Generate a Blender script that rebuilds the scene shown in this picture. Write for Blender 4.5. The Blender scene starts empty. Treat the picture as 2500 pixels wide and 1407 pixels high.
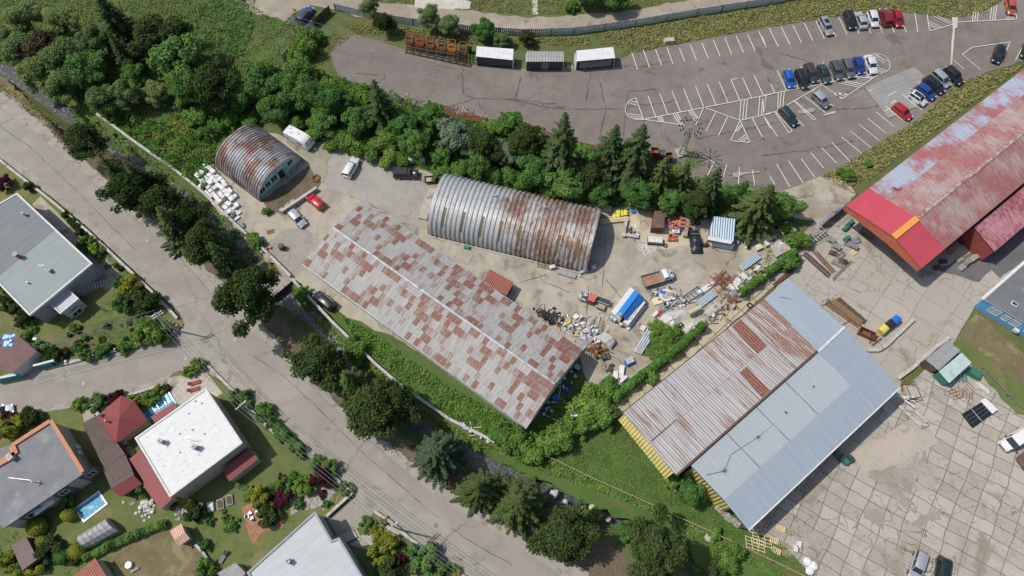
import bpy, math, random
import numpy as np
from mathutils import Vector
R = math.radians
S = bpy.context.scene
C = S.collection
# ---------------- camera, sky, sun, exposure
H, PITCH, F = 110.0, 67.0, 1700.0
cam = bpy.data.cameras.new('camera'); camo = bpy.data.objects.new('camera', cam); C.objects.link(camo)
camo.location = (0, 0, H); camo.rotation_euler = (R(90-PITCH), 0, 0)
cam.sensor_width = 36; cam.lens = 36*F/2500; cam.clip_end = 3000; cam.clip_start = 1
S.camera = camo
SUN_EL, SH_DIR = 56.0, -13.0        # shadows fall towards this angle on the ground
sl = bpy.data.lights.new('sun', 'SUN'); sl.energy = 3.9; sl.angle = R(0.5); sl.color = (1, .955, .88)
so = bpy.data.objects.new('sun', sl); C.objects.link(so); so.location = (-60, 30, 150)
d = Vector((math.cos(R(SH_DIR))*math.cos(R(SUN_EL)), math.sin(R(SH_DIR))*math.cos(R(SUN_EL)), -math.sin(R(SUN_EL))))
so.rotation_euler = d.to_track_quat('-Z', 'Y').to_euler()
w = bpy.data.worlds.new('World'); S.world = w; w.use_nodes = True
wn = w.node_tree; wn.nodes.clear()
sk = wn.nodes.new('ShaderNodeTexSky'); sk.sky_type = 'NISHITA'; sk.sun_disc = False
sk.sun_elevation = R(SUN_EL); sk.sun_rotation = math.atan2(-d.x, -d.y); sk.dust_density = 2.0
bg = wn.nodes.new('ShaderNodeBackground'); bg.inputs[1].default_value = .13
wo = wn.nodes.new('ShaderNodeOutputWorld')
wn.links.new(sk.outputs[0], bg.inputs[0]); wn.links.new(bg.outputs[0], wo.inputs[0])
S.view_settings.view_transform = 'Standard'; S.view_settings.look = 'None'
S.view_settings.exposure = -0.08; S.view_settings.gamma = 1
S.render.resolution_x, S.render.resolution_y = 1024, 576

def G(px, py, z=0.0):
    """ground (or height z) point that the photograph shows at this pixel"""
    x = (px-1250)/F; y = -(py-703.5)/F
    p = R(90-PITCH); wy = y*math.cos(p)+math.sin(p); wz = y*math.sin(p)-math.cos(p)
    t = (z-H)/wz
    return Vector((x*t, wy*t, z))
def GL(pts, z=0.0): return [G(p[0], p[1], p[2] if len(p) > 2 else z) for p in pts]

# ---------------- mesh helpers
OFF = {}
def tag(o, label=None, cat=None, group=None, kind=None):
    if label: o['label'] = label
    if cat: o['category'] = cat
    if group: o['group'] = group
    if kind: o['kind'] = kind
    return o
def thing(name, label, cat, loc=(0, 0, 0), rz=0, group=None):
    o = bpy.data.objects.new(name, None); C.objects.link(o); o.location = loc; o.rotation_euler = (0, 0, rz)
    o.empty_display_size = .3
    return tag(o, label, cat, group)
class MB:
    def __init__(s): s.v = []; s.f = []; s.uv = []; s.m = []
    def face(s, pts, m=0, uv=None):
        n = len(s.v); pts = [Vector(p) for p in pts]; s.v += [tuple(p) for p in pts]
        s.f.append(list(range(n, n+len(pts)))); s.m.append(m)
        if uv is None:
            u = pts[1]-pts[0]; L = u.length or 1; u = u/L; nrm = Vector((0, 0, 0))
            for i in range(len(pts)): nrm += pts[i].cross(pts[(i+1) % len(pts)])
            if nrm.length < 1e-9: nrm = Vector((0, 0, 1))
            vv = nrm.normalized().cross(u)
            uv = [((p-pts[0]).dot(u), (p-pts[0]).dot(vv)) for p in pts]
        s.uv.append(uv); return s
    def prism(s, pts, z0, z1, m=0, mt=None, bottom=True):
        pts = [Vector((p[0], p[1], 0)) for p in pts]
        a = sum(pts[i].x*pts[(i+1) % len(pts)].y-pts[(i+1) % len(pts)].x*pts[i].y for i in range(len(pts)))
        if a < 0: pts.reverse()
        lo = [Vector((p.x, p.y, z0)) for p in pts]; hi = [Vector((p.x, p.y, z1)) for p in pts]
        n = len(pts)
        for i in range(n): s.face([lo[i], lo[(i+1) % n], hi[(i+1) % n], hi[i]], m)
        s.face(hi, m if mt is None else mt)
        if bottom: s.face(lo[::-1], m)
        return s
    def slab(s, pts, t, m=0, ms=None):
        """sloping slab: pts = 3D top outline, thickness t downwards"""
        pts = [Vector(p) for p in pts]
        a = sum(pts[i].x*pts[(i+1) % len(pts)].y-pts[(i+1) % len(pts)].x*pts[i].y for i in range(len(pts)))
        if a < 0: pts = [pts[1], pts[0]]+pts[:1:-1]
        lo = [p-Vector((0, 0, t)) for p in pts]; n = len(pts)
        s.face(pts, m); s.face(lo[::-1], m if ms is None else ms)
        for i in range(n): s.face([lo[i], lo[(i+1) % n], pts[(i+1) % n], pts[i]], m if ms is None else ms)
        return s
    def box(s, x, y, z0, z1, lx, ly, rz=0, m=0, mt=None, tx=1, ty=1, dx=0):
        c, n = math.cos(rz), math.sin(rz)
        def q(a, b, z, kx=1, ky=1, ox=0): a, b = a*kx+ox, b*ky; return Vector((x+a*c-b*n, y+a*n+b*c, z))
        h = [(-lx/2, -ly/2), (lx/2, -ly/2), (lx/2, ly/2), (-lx/2, ly/2)]
        lo = [q(a, b, z0) for a, b in h]; hi = [q(a, b, z1, tx, ty, dx) for a, b in h]
        for i in range(4): s.face([lo[i], lo[(i+1) % 4], hi[(i+1) % 4], hi[i]], m)
        s.face(hi, m if mt is None else mt); s.face(lo[::-1], m); return s
    def bar(s, p, q, w, h, m=0):
        p, q = Vector(p), Vector(q); u = (q-p); L = u.length
        if L < 1e-6: return s
        u /= L; up = Vector((0, 0, 1)) if abs(u.z) < .95 else Vector((1, 0, 0))
        a = u.cross(up).normalized()*w/2; b = a.cross(u).normalized()*h/2
        A = [p-a-b, p+a-b, p+a+b, p-a+b]; B = [x+u*L for x in A]
        for i in range(4): s.face([A[i], B[i], B[(i+1) % 4], A[(i+1) % 4]], m)
        s.face(A, m); s.face(B[::-1], m); return s
    def tube(s, pts, r, n=6, m=0, r1=None, caps=True):
        pts = [Vector(p) for p in pts]; rings = []
        for i, p in enumerate(pts):
            u = (pts[min(i+1, len(pts)-1)]-pts[max(i-1, 0)]).normalized()
            up = Vector((0, 0, 1)) if abs(u.z) < .9 else Vector((1, 0, 0))
            a = u.cross(up).normalized(); b = a.cross(u)
            rr = r if r1 is None else r+(r1-r)*i/(len(pts)-1)
            rings.append([p+(a*math.cos(k*2*math.pi/n)+b*math.sin(k*2*math.pi/n))*rr for k in range(n)])
        for i in range(len(rings)-1):
            for k in range(n): s.face([rings[i][k], rings[i+1][k], rings[i+1][(k+1) % n], rings[i][(k+1) % n]], m)
        if caps: s.face(rings[0], m); s.face(rings[-1][::-1], m)
        return s
    def cyl(s, x, y, z0, z1, r0, r1=None, n=14, m=0):
        return s.tube([(x, y, z0), (x, y, z1)], r0, n, m, r0 if r1 is None else r1)
    def ball(s, c, r, m=0, sz=1, nu=10, nv=6, jit=0, rnd=None):
        c = Vector(c); g = []
        for j in range(nv+1):
            th = math.pi*j/nv; row = []
            for i in range(nu):
                k = 1+(rnd.uniform(-jit, jit) if rnd and 0 < j < nv else 0); ph = 2*math.pi*i/nu
                row.append(c+Vector((math.sin(th)*math.cos(ph)*r*k, math.sin(th)*math.sin(ph)*r*k, math.cos(th)*r*sz*k)))
            g.append(row)
        for j in range(nv):
            for i in range(nu): s.face([g[j][i], g[j+1][i], g[j+1][(i+1) % nu], g[j][(i+1) % nu]], m)
        return s
    def build(s, name, mats, parent=None, smooth=False, world=None):
        if not isinstance(mats, (list, tuple)): mats = [mats]
        me = bpy.data.meshes.new(name); off = Vector((0, 0, 0)); V = s.v
        o = bpy.data.objects.new(name, me)
        if parent is not None:
            if parent in OFF: off = OFF[parent]
            o.parent = parent; OFF[o] = off
        elif world:
            xs = [p[0] for p in V]; ys = [p[1] for p in V]; off = Vector(((min(xs)+max(xs))/2, (min(ys)+max(ys))/2, min(p[2] for p in V)))
            o.location = off; OFF[o] = off
        if off.length: V = [(p[0]-off.x, p[1]-off.y, p[2]-off.z) for p in V]
        me.from_pydata(V, [], s.f); uvl = me.uv_layers.new(name='UVMap')
        uvl.data.foreach_set('uv', [c for f in s.uv for p in f for c in p])
        me.polygons.foreach_set('material_index', s.m)
        if smooth:
            import bmesh
            bm = bmesh.new(); bm.from_mesh(me); bmesh.ops.remove_doubles(bm, verts=bm.verts, dist=.0005)
            bm.to_mesh(me); bm.free()
            me.polygons.foreach_set('use_smooth', [True]*len(me.polygons))
            try: me.set_sharp_from_angle(angle=R(38))
            except Exception: pass
        for m in mats: me.materials.append(m)
        C.objects.link(o); me.update(); return o
def wthing(name, label, cat, loc, group=None):
    """thing whose parts are written in world coordinates"""
    o = thing(name, label, cat, loc, 0, group); OFF[o] = Vector(loc); return o
def children(o): return [c for c in bpy.data.objects if c.parent == o]
KIDS = {}
def kids(o):
    if o.name not in KIDS: KIDS[o.name] = children(o)
    return KIDS[o.name]
def dup(src, loc, rz=0, label=None, scale=None, group=None, top=True):
    c = src.copy(); C.objects.link(c)
    if top:
        c.location = loc; c.rotation_euler = (0, 0, rz)
        if scale is not None: c.scale = scale if hasattr(scale, '__len__') else (scale,)*3
        if label: c['label'] = label
        if group: c['group'] = group
    for k in kids(src):
        q = dup(k, None, top=False); q.parent = c
    return c
def quickmesh(name, V, nper, mats, parent=None):
    """fast mesh of len(V)/nper separate n-gons; V = (N,3) array"""
    me = bpy.data.meshes.new(name); N = len(V); nf = N//nper
    me.vertices.add(N); me.vertices.foreach_set('co', np.asarray(V, dtype=np.float32).ravel())
    me.loops.add(N); me.loops.foreach_set('vertex_index', np.arange(N, dtype=np.int32))
    me.polygons.add(nf); me.polygons.foreach_set('loop_start', np.arange(0, N, nper, dtype=np.int32))
    me.update(calc_edges=True)
    for m in (mats if isinstance(mats, (list, tuple)) else [mats]): me.materials.append(m)
    o = bpy.data.objects.new(name, me); C.objects.link(o)
    if parent is not None: o.parent = parent
    return o

# ---------------- materials
class NT:
    def __init__(s, name):
        s.mat = bpy.data.materials.new(name); s.mat.use_nodes = True; s.t = s.mat.node_tree; s.t.nodes.clear()
    def n(s, typ, ins=None, **kw):
        q = s.t.nodes.new(typ)
        for k, v in kw.items(): setattr(q, k, v)
        for k, v in (ins or {}).items():
            if isinstance(v, bpy.types.NodeSocket): s.t.links.new(v, q.inputs[k])
            else: q.inputs[k].default_value = v
        return q
    def math(s, op, a, b=0.0, c=0.0):
        return s.n('ShaderNodeMath', {0: a, 1: b, 2: c}, operation=op).outputs[0]
    def noise(s, vec, scale, detail=5, rough=.55, dist=0):
        return s.n('ShaderNodeTexNoise', {'Vector': vec, 'Scale': scale, 'Detail': detail, 'Roughness': rough, 'Distortion': dist}).outputs[0]
    def step(s, x, a, b):
        return s.n('ShaderNodeMapRange', {0: x, 1: a, 2: b, 3: 0.0, 4: 1.0}, interpolation_type='SMOOTHSTEP').outputs[0]
    def mix(s, f, a, b):
        q = s.n('ShaderNodeMix', data_type='RGBA'); q.clamp_factor = True
        for i, v in ((0, f), (6, a), (7, b)):
            if isinstance(v, bpy.types.NodeSocket): s.t.links.new(v, q.inputs[i])
            else: q.inputs[i].default_value = v if i == 0 else (*v, 1)
        return q.outputs[2]
    def pos(s): return s.n('ShaderNodeNewGeometry').outputs['Position']
    def obj(s): return s.n('ShaderNodeTexCoord').outputs['Object']
    def uv(s): return s.n('ShaderNodeTexCoord').outputs['UV']
    def mapv(s, vec, sc=(1, 1, 1), rot=0, loc=(0, 0, 0)):
        return s.n('ShaderNodeMapping', {'Vector': vec, 'Scale': sc, 'Rotation': (0, 0, rot), 'Location': loc}).outputs[0]
    def out(s, col, rough=.8, metal=0, bump=None, bstr=.3, bdist=.05, spec=.5, coat=0):
        b = s.n('ShaderNodeBsdfPrincipled')
        for k, v in (('Base Color', col), ('Roughness', rough), ('Metallic', metal)):
            if isinstance(v, bpy.types.NodeSocket): s.t.links.new(v, b.inputs[k])
            else: b.inputs[k].default_value = (*v, 1) if k == 'Base Color' else v
        b.inputs['Specular IOR Level'].default_value = spec; b.inputs['Coat Weight'].default_value = coat
        if bump is not None:
            q = s.n('ShaderNodeBump', {'Height': bump, 'Strength': bstr, 'Distance': bdist}); s.t.links.new(q.outputs[0], b.inputs['Normal'])
        o = s.n('ShaderNodeOutputMaterial'); s.t.links.new(b.outputs[0], o.inputs[0]); return s.mat
def nmat(name, c1, c2, scale=3, rough=.8, metal=0, c3=None, s3=.4, t3=(.55, .65), bump=.2, bscale=12, world=False, spec=.4, stretch=None, bdist=.05, coat=0):
    t = NT(name); v = t.pos() if world else t.obj()
    if stretch: v = t.mapv(v, stretch)
    col = t.mix(t.step(t.noise(v, scale), .3, .7), c1, c2)
    if c3: col = t.mix(t.step(t.noise(v, s3, 6, .65), *t3), col, c3)
    return t.out(col, rough, metal, t.noise(v, bscale) if bump else None, bump, bdist, spec, coat)
def plain(name, c, rough=.5, metal=0, spec=.5, coat=0, var=.12):
    """painted or moulded surface with a little grime"""
    t = NT(name); v = t.obj(); f = t.step(t.noise(v, 1.7, 6, .6), .35, .75)
    return t.out(t.mix(f, c, tuple(x*(1-var)+.01 for x in c)), rough, metal, None, 0, .01, spec, coat)
def roofmat(name, b1, b2, r1, r2, amt=.5, panel=(1.0, 1.6), pw=.5, nw=.3, sw=.3, pitch=.22, soft=.08, bump=.6, nscale=.12, joint=None, jw=.05, rough=.6, metal=0, sscale=(5, .45), dark=None, cw=0.25, grad=None):
    t = NT(name); uv = t.uv(); sep = t.n('ShaderNodeSeparateXYZ', {0: uv}); u, v = sep.outputs[0], sep.outputs[1]
    row = t.math('FLOOR', t.math('DIVIDE', v, panel[1]))
    ush = t.math('ADD', u, t.math('MULTIPLY', t.n('ShaderNodeTexWhiteNoise', {'W': row}, noise_dimensions='1D').outputs[0], panel[0]))
    cell = t.n('ShaderNodeCombineXYZ', {0: t.math('FLOOR', t.math('DIVIDE', ush, panel[0])), 1: row}).outputs[0]
    wn_ = t.n('ShaderNodeTexWhiteNoise', {'Vector': cell}, noise_dimensions='2D').outputs[0]
    cell2 = t.n('ShaderNodeVectorMath', {0: cell, 1: (17.3, 5.1, 0)}, operation='ADD').outputs[0]
    wn2 = t.n('ShaderNodeTexWhiteNoise', {'Vector': cell2}, noise_dimensions='2D').outputs[0]
    big = t.noise(uv, nscale, 3, .5); st = t.noise(t.mapv(uv, (sscale[0], sscale[1], 1)), 1, 5, .6)
    st2 = t.noise(t.mapv(uv, (sscale[0]*1.7, sscale[1]*.7, 1), 0, (9, 3, 0)), 1, 5, .6)
    m = t.math('ADD', t.math('ADD', t.math('MULTIPLY', wn_, pw), t.math('MULTIPLY', big, nw*2)), t.math('MULTIPLY', st, sw*2))
    if grad: m = t.math('ADD', m, t.math('MULTIPLY', t.step(t.math('ADD', u, t.math('MULTIPLY', big, 6.0)), grad[0], grad[1]), grad[2]))
    tot = pw+nw*2+sw*2; thr = tot*(1-amt)
    mask = t.step(m, thr-soft, thr+soft)
    base = t.mix(t.step(st2, .35, .68), b1, b2)
    base = t.mix(t.math('MULTIPLY', wn2, cw), base, tuple(min(1, x*1.5) for x in b1))
    if dark: base = t.mix(t.math('MULTIPLY', t.step(st, .56, .7), t.step(t.noise(uv, 3.0, 3), .4, .55)), base, dark)
    rust = t.mix(t.step(t.noise(uv, 2.5, 5, .7), .35, .65), r1, r2)
    col = t.mix(mask, base, rust)
    if joint:
        fu = t.math('FRACT', t.math('DIVIDE', ush, panel[0])); fv = t.math('FRACT', t.math('DIVIDE', v, panel[1]))
        j = t.math('MAXIMUM', t.math('LESS_THAN', fv, jw/panel[1]), t.math('LESS_THAN', fu, jw/panel[0]))
        col = t.mix(t.math('MULTIPLY', j, .65), col, joint)
    wv = t.math('SINE', t.math('MULTIPLY', u, 2*math.pi/pitch))
    return t.out(col, rough, metal, wv, bump, pitch*.15, .35)
def leafmat(name, cols, tr=.3):
    t = NT(name); g = t.n('ShaderNodeNewGeometry'); rp = t.n('ShaderNodeValToRGB', {0: g.outputs['Random Per Island']})
    e = rp.color_ramp.elements; e[0].color = (*cols[0], 1); e[1].color = (*cols[-1], 1)
    for i, c in enumerate(cols[1:-1]): q = e.new((i+1)/(len(cols)-1)); q.color = (*c, 1)
    cl = t.noise(g.outputs['Position'], .6, 4)
    col = t.mix(t.math('MULTIPLY', t.step(cl, .4, .7), .45), rp.outputs[0], tuple(x*1.5 for x in cols[len(cols)//2]))
    oi = t.n('ShaderNodeObjectInfo'); hs = t.n('ShaderNodeHueSaturation', {'Hue': t.n('ShaderNodeMapRange', {0: oi.outputs['Random'], 3: .485, 4: .51}).outputs[0], 'Saturation': .95, 'Value': t.n('ShaderNodeMapRange', {0: oi.outputs['Random'], 3: 1.15, 4: .82}).outputs[0], 'Color': col})
    a = t.n('ShaderNodeBsdfDiffuse', {'Color': hs.outputs[0]}); b = t.n('ShaderNodeBsdfTranslucent', {'Color': hs.outputs[0]})
    mx = t.n('ShaderNodeMixShader', {0: tr, 1: a.outputs[0], 2: b.outputs[0]})
    o = t.n('ShaderNodeOutputMaterial'); t.t.links.new(mx.outputs[0], o.inputs[0]); return t.mat

def groundmat(name, c1, c2, c3=None, c4=None, s1=.35, s3=.12, s4=.5, t3=(.5, .65), t4=(.58, .66), fine=.25, crack=0, cs=.16, rough=.9, grain=6, bstr=.35):
    """c1/c2 mottled, c3 broad patches, c4 smaller stains, optional cracks"""
    t = NT(name); p = t.pos(); col = t.mix(t.step(t.noise(p, s1, 6, .6), .3, .7), c1, c2)
    if c3: col = t.mix(t.step(t.noise(p, s3, 6, .62, .6), *t3), col, c3)
    if c4: col = t.mix(t.math('MULTIPLY', t.step(t.noise(t.mapv(p, loc=(40, 9, 0)), s4, 7, .7, .8), *t4), .8), col, c4)
    f = t.noise(p, grain, 5, .7)
    col = t.mix(t.math('MULTIPLY', t.step(f, .35, .75), fine), col, tuple(x*.45 for x in c1))
    if crack:
        q = t.n('ShaderNodeVectorMath', {0: p, 1: t.n('ShaderNodeVectorMath', {0: t.n('ShaderNodeTexNoise', {'Vector': p, 'Scale': .5, 'Detail': 5.0}).outputs[1], 1: (3.5, 3.5, 0)}, operation='MULTIPLY').outputs[0]}, operation='ADD').outputs[0]
        dd = t.n('ShaderNodeTexVoronoi', {'Vector': q, 'Scale': cs}, feature='DISTANCE_TO_EDGE').outputs['Distance']
        k = t.math('MULTIPLY', t.math('SUBTRACT', 1.0, t.step(dd, .002, .012)), t.step(t.noise(p, .09, 3), .42, .6))
        col = t.mix(t.math('MULTIPLY', k, crack), col, (.03, .03, .026))
    return t.out(col, rough, 0, f, bstr, .06, .25)
# ---------------- ground
STREAM = GL([(-150, 95), (0, 160), (60, 200), (130, 250), (185, 292), (270, 350), (350, 410), (430, 465), (512, 528), (597, 607), (660, 690), (705, 733), (773, 784), (838, 869), (900, 940), (1000, 1020), (1150, 1115), (1300, 1190), (1430, 1232), (1570, 1288), (1700, 1365), (1850, 1440), (2000, 1520)])
def seg_dist(X, Y, pts):
    best = np.full(X.shape, 1e9)
    for a, b in zip(pts[:-1], pts[1:]):
        dx, dy = b.x-a.x, b.y-a.y; L = dx*dx+dy*dy
        t = np.clip(((X-a.x)*dx+(Y-a.y)*dy)/L, 0, 1)
        best = np.minimum(best, np.hypot(X-a.x-t*dx, Y-a.y-t*dy))
    return best
def gz(X, Y):
    dd = seg_dist(X, Y, STREAM); t = np.clip((dd-1.2)/1.6, 0, 1)
    return -1.5*(1-t*t*(3-2*t))-.03
_cx = np.concatenate([np.array([-900, -500, -300, -200]), np.arange(-150, 151, .75), np.array([200, 300, 500, 900])])
_cy = np.concatenate([np.array([-900, -500, -200, -80]), np.arange(-30, 141, .75), np.array([200, 350, 600, 1200])])
_X, _Y = np.meshgrid(_cx, _cy); _Z = gz(_X, _Y); nx, ny = len(_cx), len(_cy)
_v = np.stack([_X, _Y, _Z], -1).reshape(-1, 3); _i = np.arange(nx*ny).reshape(ny, nx)
_f = np.stack([_i[:-1, :-1], _i[:-1, 1:], _i[1:, 1:], _i[1:, :-1]], -1).reshape(-1, 4)
me = bpy.data.meshes.new('ground'); me.from_pydata(_v.tolist(), [], _f.tolist()); me.polygons.foreach_set('use_smooth', [True]*len(_f))
m_rough = groundmat('rough_grass', (.08, .11, .035), (.13, .155, .05), (.15, .13, .055), (.16, .13, .08), fine=.6, s1=.5, grain=4)
me.materials.append(m_rough); go = bpy.data.objects.new('ground', me); C.objects.link(go); tag(go, kind='structure')

rs = random.Random(5)
def ragged(P, amp, step=1.3):
    out = []
    for a, b in zip(P, P[1:]+P[:1]):
        n = max(1, int((b-a).length/step))
        for k in range(n):
            q = a.lerp(b, k/n)
            if k or amp > .3: q = q+Vector((rs.uniform(-amp, amp), rs.uniform(-amp, amp), 0))
            out.append(q)
    return out
LZ = [0.0]
def sheet(name, px, mat, amp=0.0, z=None, step=1.3):
    if z is None: LZ[0] += .004; z = LZ[0]
    P = [Vector(p) if len(p) == 3 and isinstance(p, Vector) else G(*p) for p in px]
    if amp: P = ragged(P, amp, step)
    P = [Vector((p.x, p.y, z)) for p in P]
    me = bpy.data.meshes.new(name)
    from mathutils.geometry import tessellate_polygon
    tr = tessellate_polygon([P]); fs = []
    for a, b, c in tr:
        n = (P[b]-P[a]).cross(P[c]-P[a]).z; fs.append((a, b, c) if n > 0 else (a, c, b))
    me.from_pydata([tuple(p) for p in P], [], fs); me.materials.append(mat)
    o = bpy.data.objects.new(name, me); C.objects.link(o); return tag(o, kind='structure')

m_road = groundmat('road_asphalt', (.265, .24, .208), (.305, .28, .245), (.33, .305, .265), (.22, .205, .185), fine=.2, grain=9, crack=.3, cs=.045, s4=.25)
m_lot = groundmat('lot_asphalt', (.172, .147, .13), (.207, .18, .16), (.228, .2, .18), (.13, .107, .092), fine=.25, grain=7, crack=.4, cs=.2, s3=.05, s4=.16)
m_walk = groundmat('sidewalk_gravel', (.30, .275, .235), (.37, .34, .30), (.25, .225, .18), (.12, .12, .06), fine=.35, grain=8, s3=.4)
m_yard = groundmat('yard_concrete', (.34, .305, .245), (.42, .38, .31), (.285, .245, .185), (.165, .14, .105), fine=.22, grain=5, crack=.6, cs=.12, s3=.09, s4=.22, t4=(.52, .68))
m_patch = groundmat('patched_asphalt', (.30, .28, .25), (.35, .33, .295), (.27, .25, .22), (.24, .22, .20), fine=.25, grain=8, s4=.5)
m_dirt = groundmat('dirt_track', (.33, .28, .215), (.27, .235, .185), (.38, .335, .26), (.14, .15, .07), fine=.3, grain=5, s3=.15)
m_lawn = groundmat('mown_lawn', (.105, .14, .04), (.15, .165, .06), (.20, .175, .08), (.075, .125, .03), fine=.45, grain=7, s3=.16)
m_lush = groundmat('lush_ground', (.06, .115, .024), (.09, .15, .036), (.11, .13, .04), (.14, .12, .07), fine=.5, grain=5, s3=.2)
m_dry = groundmat('dry_ground', (.19, .15, .085), (.14, .12, .06), (.26, .21, .12), (.09, .11, .035), fine=.4, grain=6, s3=.3)
m_soil = groundmat('brown_soil', (.13, .10, .065), (.17, .13, .09), (.09, .09, .04), (.22, .19, .15), fine=.4, grain=6, s3=.3)  # brown soil with greenish and paler blotches
m_curb = groundmat('kerb_stone', (.40, .37, .32), (.47, .44, .39), (.3, .28, .24), fine=.2, grain=8)
m_gravel = groundmat('pale_gravel', (.46, .44, .38), (.55, .53, .47), (.40, .36, .28), fine=.35, grain=9, s3=.4)
m_bedrock = groundmat('stream_stone', (.20, .19, .185), (.34, .33, .33), (.08, .08, .085), (.5, .5, .5), fine=.5, grain=4, s1=1.2, s3=.9, rough=.35)
def slabmat(name, rot, w, h, c1, c2, joint=(.085, .08, .055), jw=.05, dist=.12, holes=False):
    t = NT(name); p = t.pos(); q = t.n('ShaderNodeVectorMath', {0: p, 1: t.n('ShaderNodeVectorMath', {0: t.n('ShaderNodeTexNoise', {'Vector': p, 'Scale': .16, 'Detail': 4.0}).outputs[1], 1: (dist*4, dist*4, 0)}, operation='MULTIPLY').outputs[0]}, operation='ADD').outputs[0]
    m = t.mapv(q, rot=R(rot))
    b = t.n('ShaderNodeTexBrick', {'Vector': m, 'Color1': (*c1, 1), 'Color2': (*c2, 1), 'Mortar': (*joint, 1), 'Scale': 1.0, 'Mortar Size': jw, 'Mortar Smooth': .3, 'Bias': -.1, 'Brick Width': w, 'Row Height': h}); b.offset = .0
    col = b.outputs[0]
    st = t.noise(t.mapv(p, loc=(5, 5, 0)), .17, 7, .68, .8); col = t.mix(t.math('MULTIPLY', t.step(st, .52, .68), .85), col, (.235, .2, .155))
    col = t.mix(t.math('MULTIPLY', t.step(t.noise(p, .6, 6, .7), .5, .8), .5), col, (.36, .325, .25))
    hd = t.n('ShaderNodeTexVoronoi', {'Vector': m, 'Scale': .72, 'Randomness': .35}).outputs['Distance']; col = t.mix(t.math('MULTIPLY', t.math('SUBTRACT', 1.0, t.step(hd, .07, .1)), .6), col, (.12, .105, .08))
    k = t.math('MULTIPLY', t.step(t.noise(p, .3, 5), .5, .62), t.step(b.outputs[1], .3, .8)); col = t.mix(t.math('MULTIPLY', k, .6), col, (.055, .075, .02))
    q2 = t.n('ShaderNodeVectorMath', {0: p, 1: t.n('ShaderNodeVectorMath', {0: t.n('ShaderNodeTexNoise', {'Vector': p, 'Scale': .8, 'Detail': 5.0}).outputs[1], 1: (2.2, 2.2, 0)}, operation='MULTIPLY').outputs[0]}, operation='ADD').outputs[0]
    dd = t.n('ShaderNodeTexVoronoi', {'Vector': q2, 'Scale': .34}, feature='DISTANCE_TO_EDGE').outputs['Distance']
    kk = t.math('MULTIPLY', t.math('SUBTRACT', 1.0, t.step(dd, .004, .02)), t.step(t.noise(p, .09, 3), .42, .55))
    col = t.mix(t.math('MULTIPLY', kk, .9), col, joint)
    f = t.noise(p, 6, 5, .7); col = t.mix(t.math('MULTIPLY', t.step(f, .4, .75), .25), col, tuple(x*.5 for x in c1))
    return t.out(col, .9, 0, t.math('SUBTRACT', f, b.outputs[1]), .4, .05, .25)
m_slab = slabmat('concrete_slabs', 31, 2.9, 2.05, (.33, .295, .255), (.43, .39, .345), joint=(.145, .13, .09), jw=.062, dist=.34)
m_slab2 = slabmat('tan_slabs', -42, 3.2, 1.9, (.40, .35, .255), (.44, .39, .29), jw=.07)
m_slab3 = slabmat('big_slabs', 38, 5.5, 4.2, (.35, .315, .27), (.39, .355, .31), joint=(.17, .15, .12), jw=.035, dist=.3)
m_pav = slabmat('block_paving', 42, .55, .3, (.33, .30, .26), (.36, .33, .29), joint=(.22, .2, .17), jw=.03, dist=.02)
m_redpav = slabmat('red_paving', 20, .5, .3, (.34, .15, .09), (.42, .2, .13), joint=(.2, .13, .1), jw=.02, dist=.06)
m_terr = slabmat('terrace_tiles', 35, .8, .8, (.44, .39, .34), (.47, .42, .37), joint=(.3, .27, .23), jw=.03, dist=.0)

# ground zones (painted order = stacking order)
sheet('meadow', [(-120, 90), (0, 140), (130, 235), (240, 300), (420, 420), (500, 410), (620, 240), (690, 150), (700, 60), (600, 15), (640, -60), (-300, -80)], m_lush, .6)
sheet('shoulder_soil', [(-160, 90), (-60, 160), (0, 200), (60, 245), (120, 300), (200, 350), (300, 420), (420, 500), (520, 580), (600, 660), (640, 720), (700, 790), (760, 880), (830, 950), (930, 1030), (1060, 1120), (1230, 1200), (1380, 1270), (1500, 1330), (1640, 1440), (1300, 1440), (1100, 1270), (900, 1100), (740, 930), (620, 800), (540, 720), (400, 590), (250, 450), (90, 320), (-60, 210)], m_soil, .5)
sheet('dry_verge', [(-40, 150), (0, 190), (60, 240), (120, 300), (190, 350), (170, 390), (100, 320), (0, 225)], m_dry, .6)
sheet('gravel_verge', [(-10, 215), (30, 235), (80, 280), (150, 345), (240, 420), (330, 500), (420, 580), (520, 670), (600, 740), (640, 790), (720, 880), (800, 960), (880, 1030), (980, 1110), (1090, 1190), (1200, 1260), (1320, 1330), (1440, 1400), (1430, 1450), (1300, 1400), (1100, 1290), (900, 1120), (740, 960), (610, 830), (430, 660), (260, 480), (100, 350), (-10, 270)], m_walk, .35)
sheet('hall_grass', [(800, 745), (905, 800), (1290, 1050), (1440, 900), (1500, 960), (1420, 1060), (1330, 1110), (1290, 1120), (1100, 1020), (975, 930), (870, 835), (770, 735)], m_lush, .4)
sheet('meadow', [(1330, 1110), (1430, 1050), (1520, 1000), (1645, 1165), (1700, 1150), (1830, 1300), (1920, 1330), (2000, 1407), (1990, 1440), (1870, 1365), (1730, 1296), (1540, 1210)], m_lush, .3)
sheet('stream_bank', [(1260, 1115), (1330, 1115), (1540, 1212), (1735, 1300), (1990, 1450), (1800, 1450), (1640, 1320), (1500, 1260), (1400, 1210), (1280, 1160), (1150, 1080)], m_lush, .5)
sheet('dirt_track', [(520, -60), (600, 25), (690, 50), (760, 15), (815, 22), (900, 48), (1010, 63), (1150, 75), (1280, 80), (1400, 75), (1550, 55), (1700, 30), (1880, 0), (2000, -30), (1760, -30), (1700, -5), (1560, 22), (1420, 38), (1330, 45), (1290, 42), (1130, 25), (1010, 12), (900, 3), (840, -8), (800, -60)], m_dirt, .4)
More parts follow.
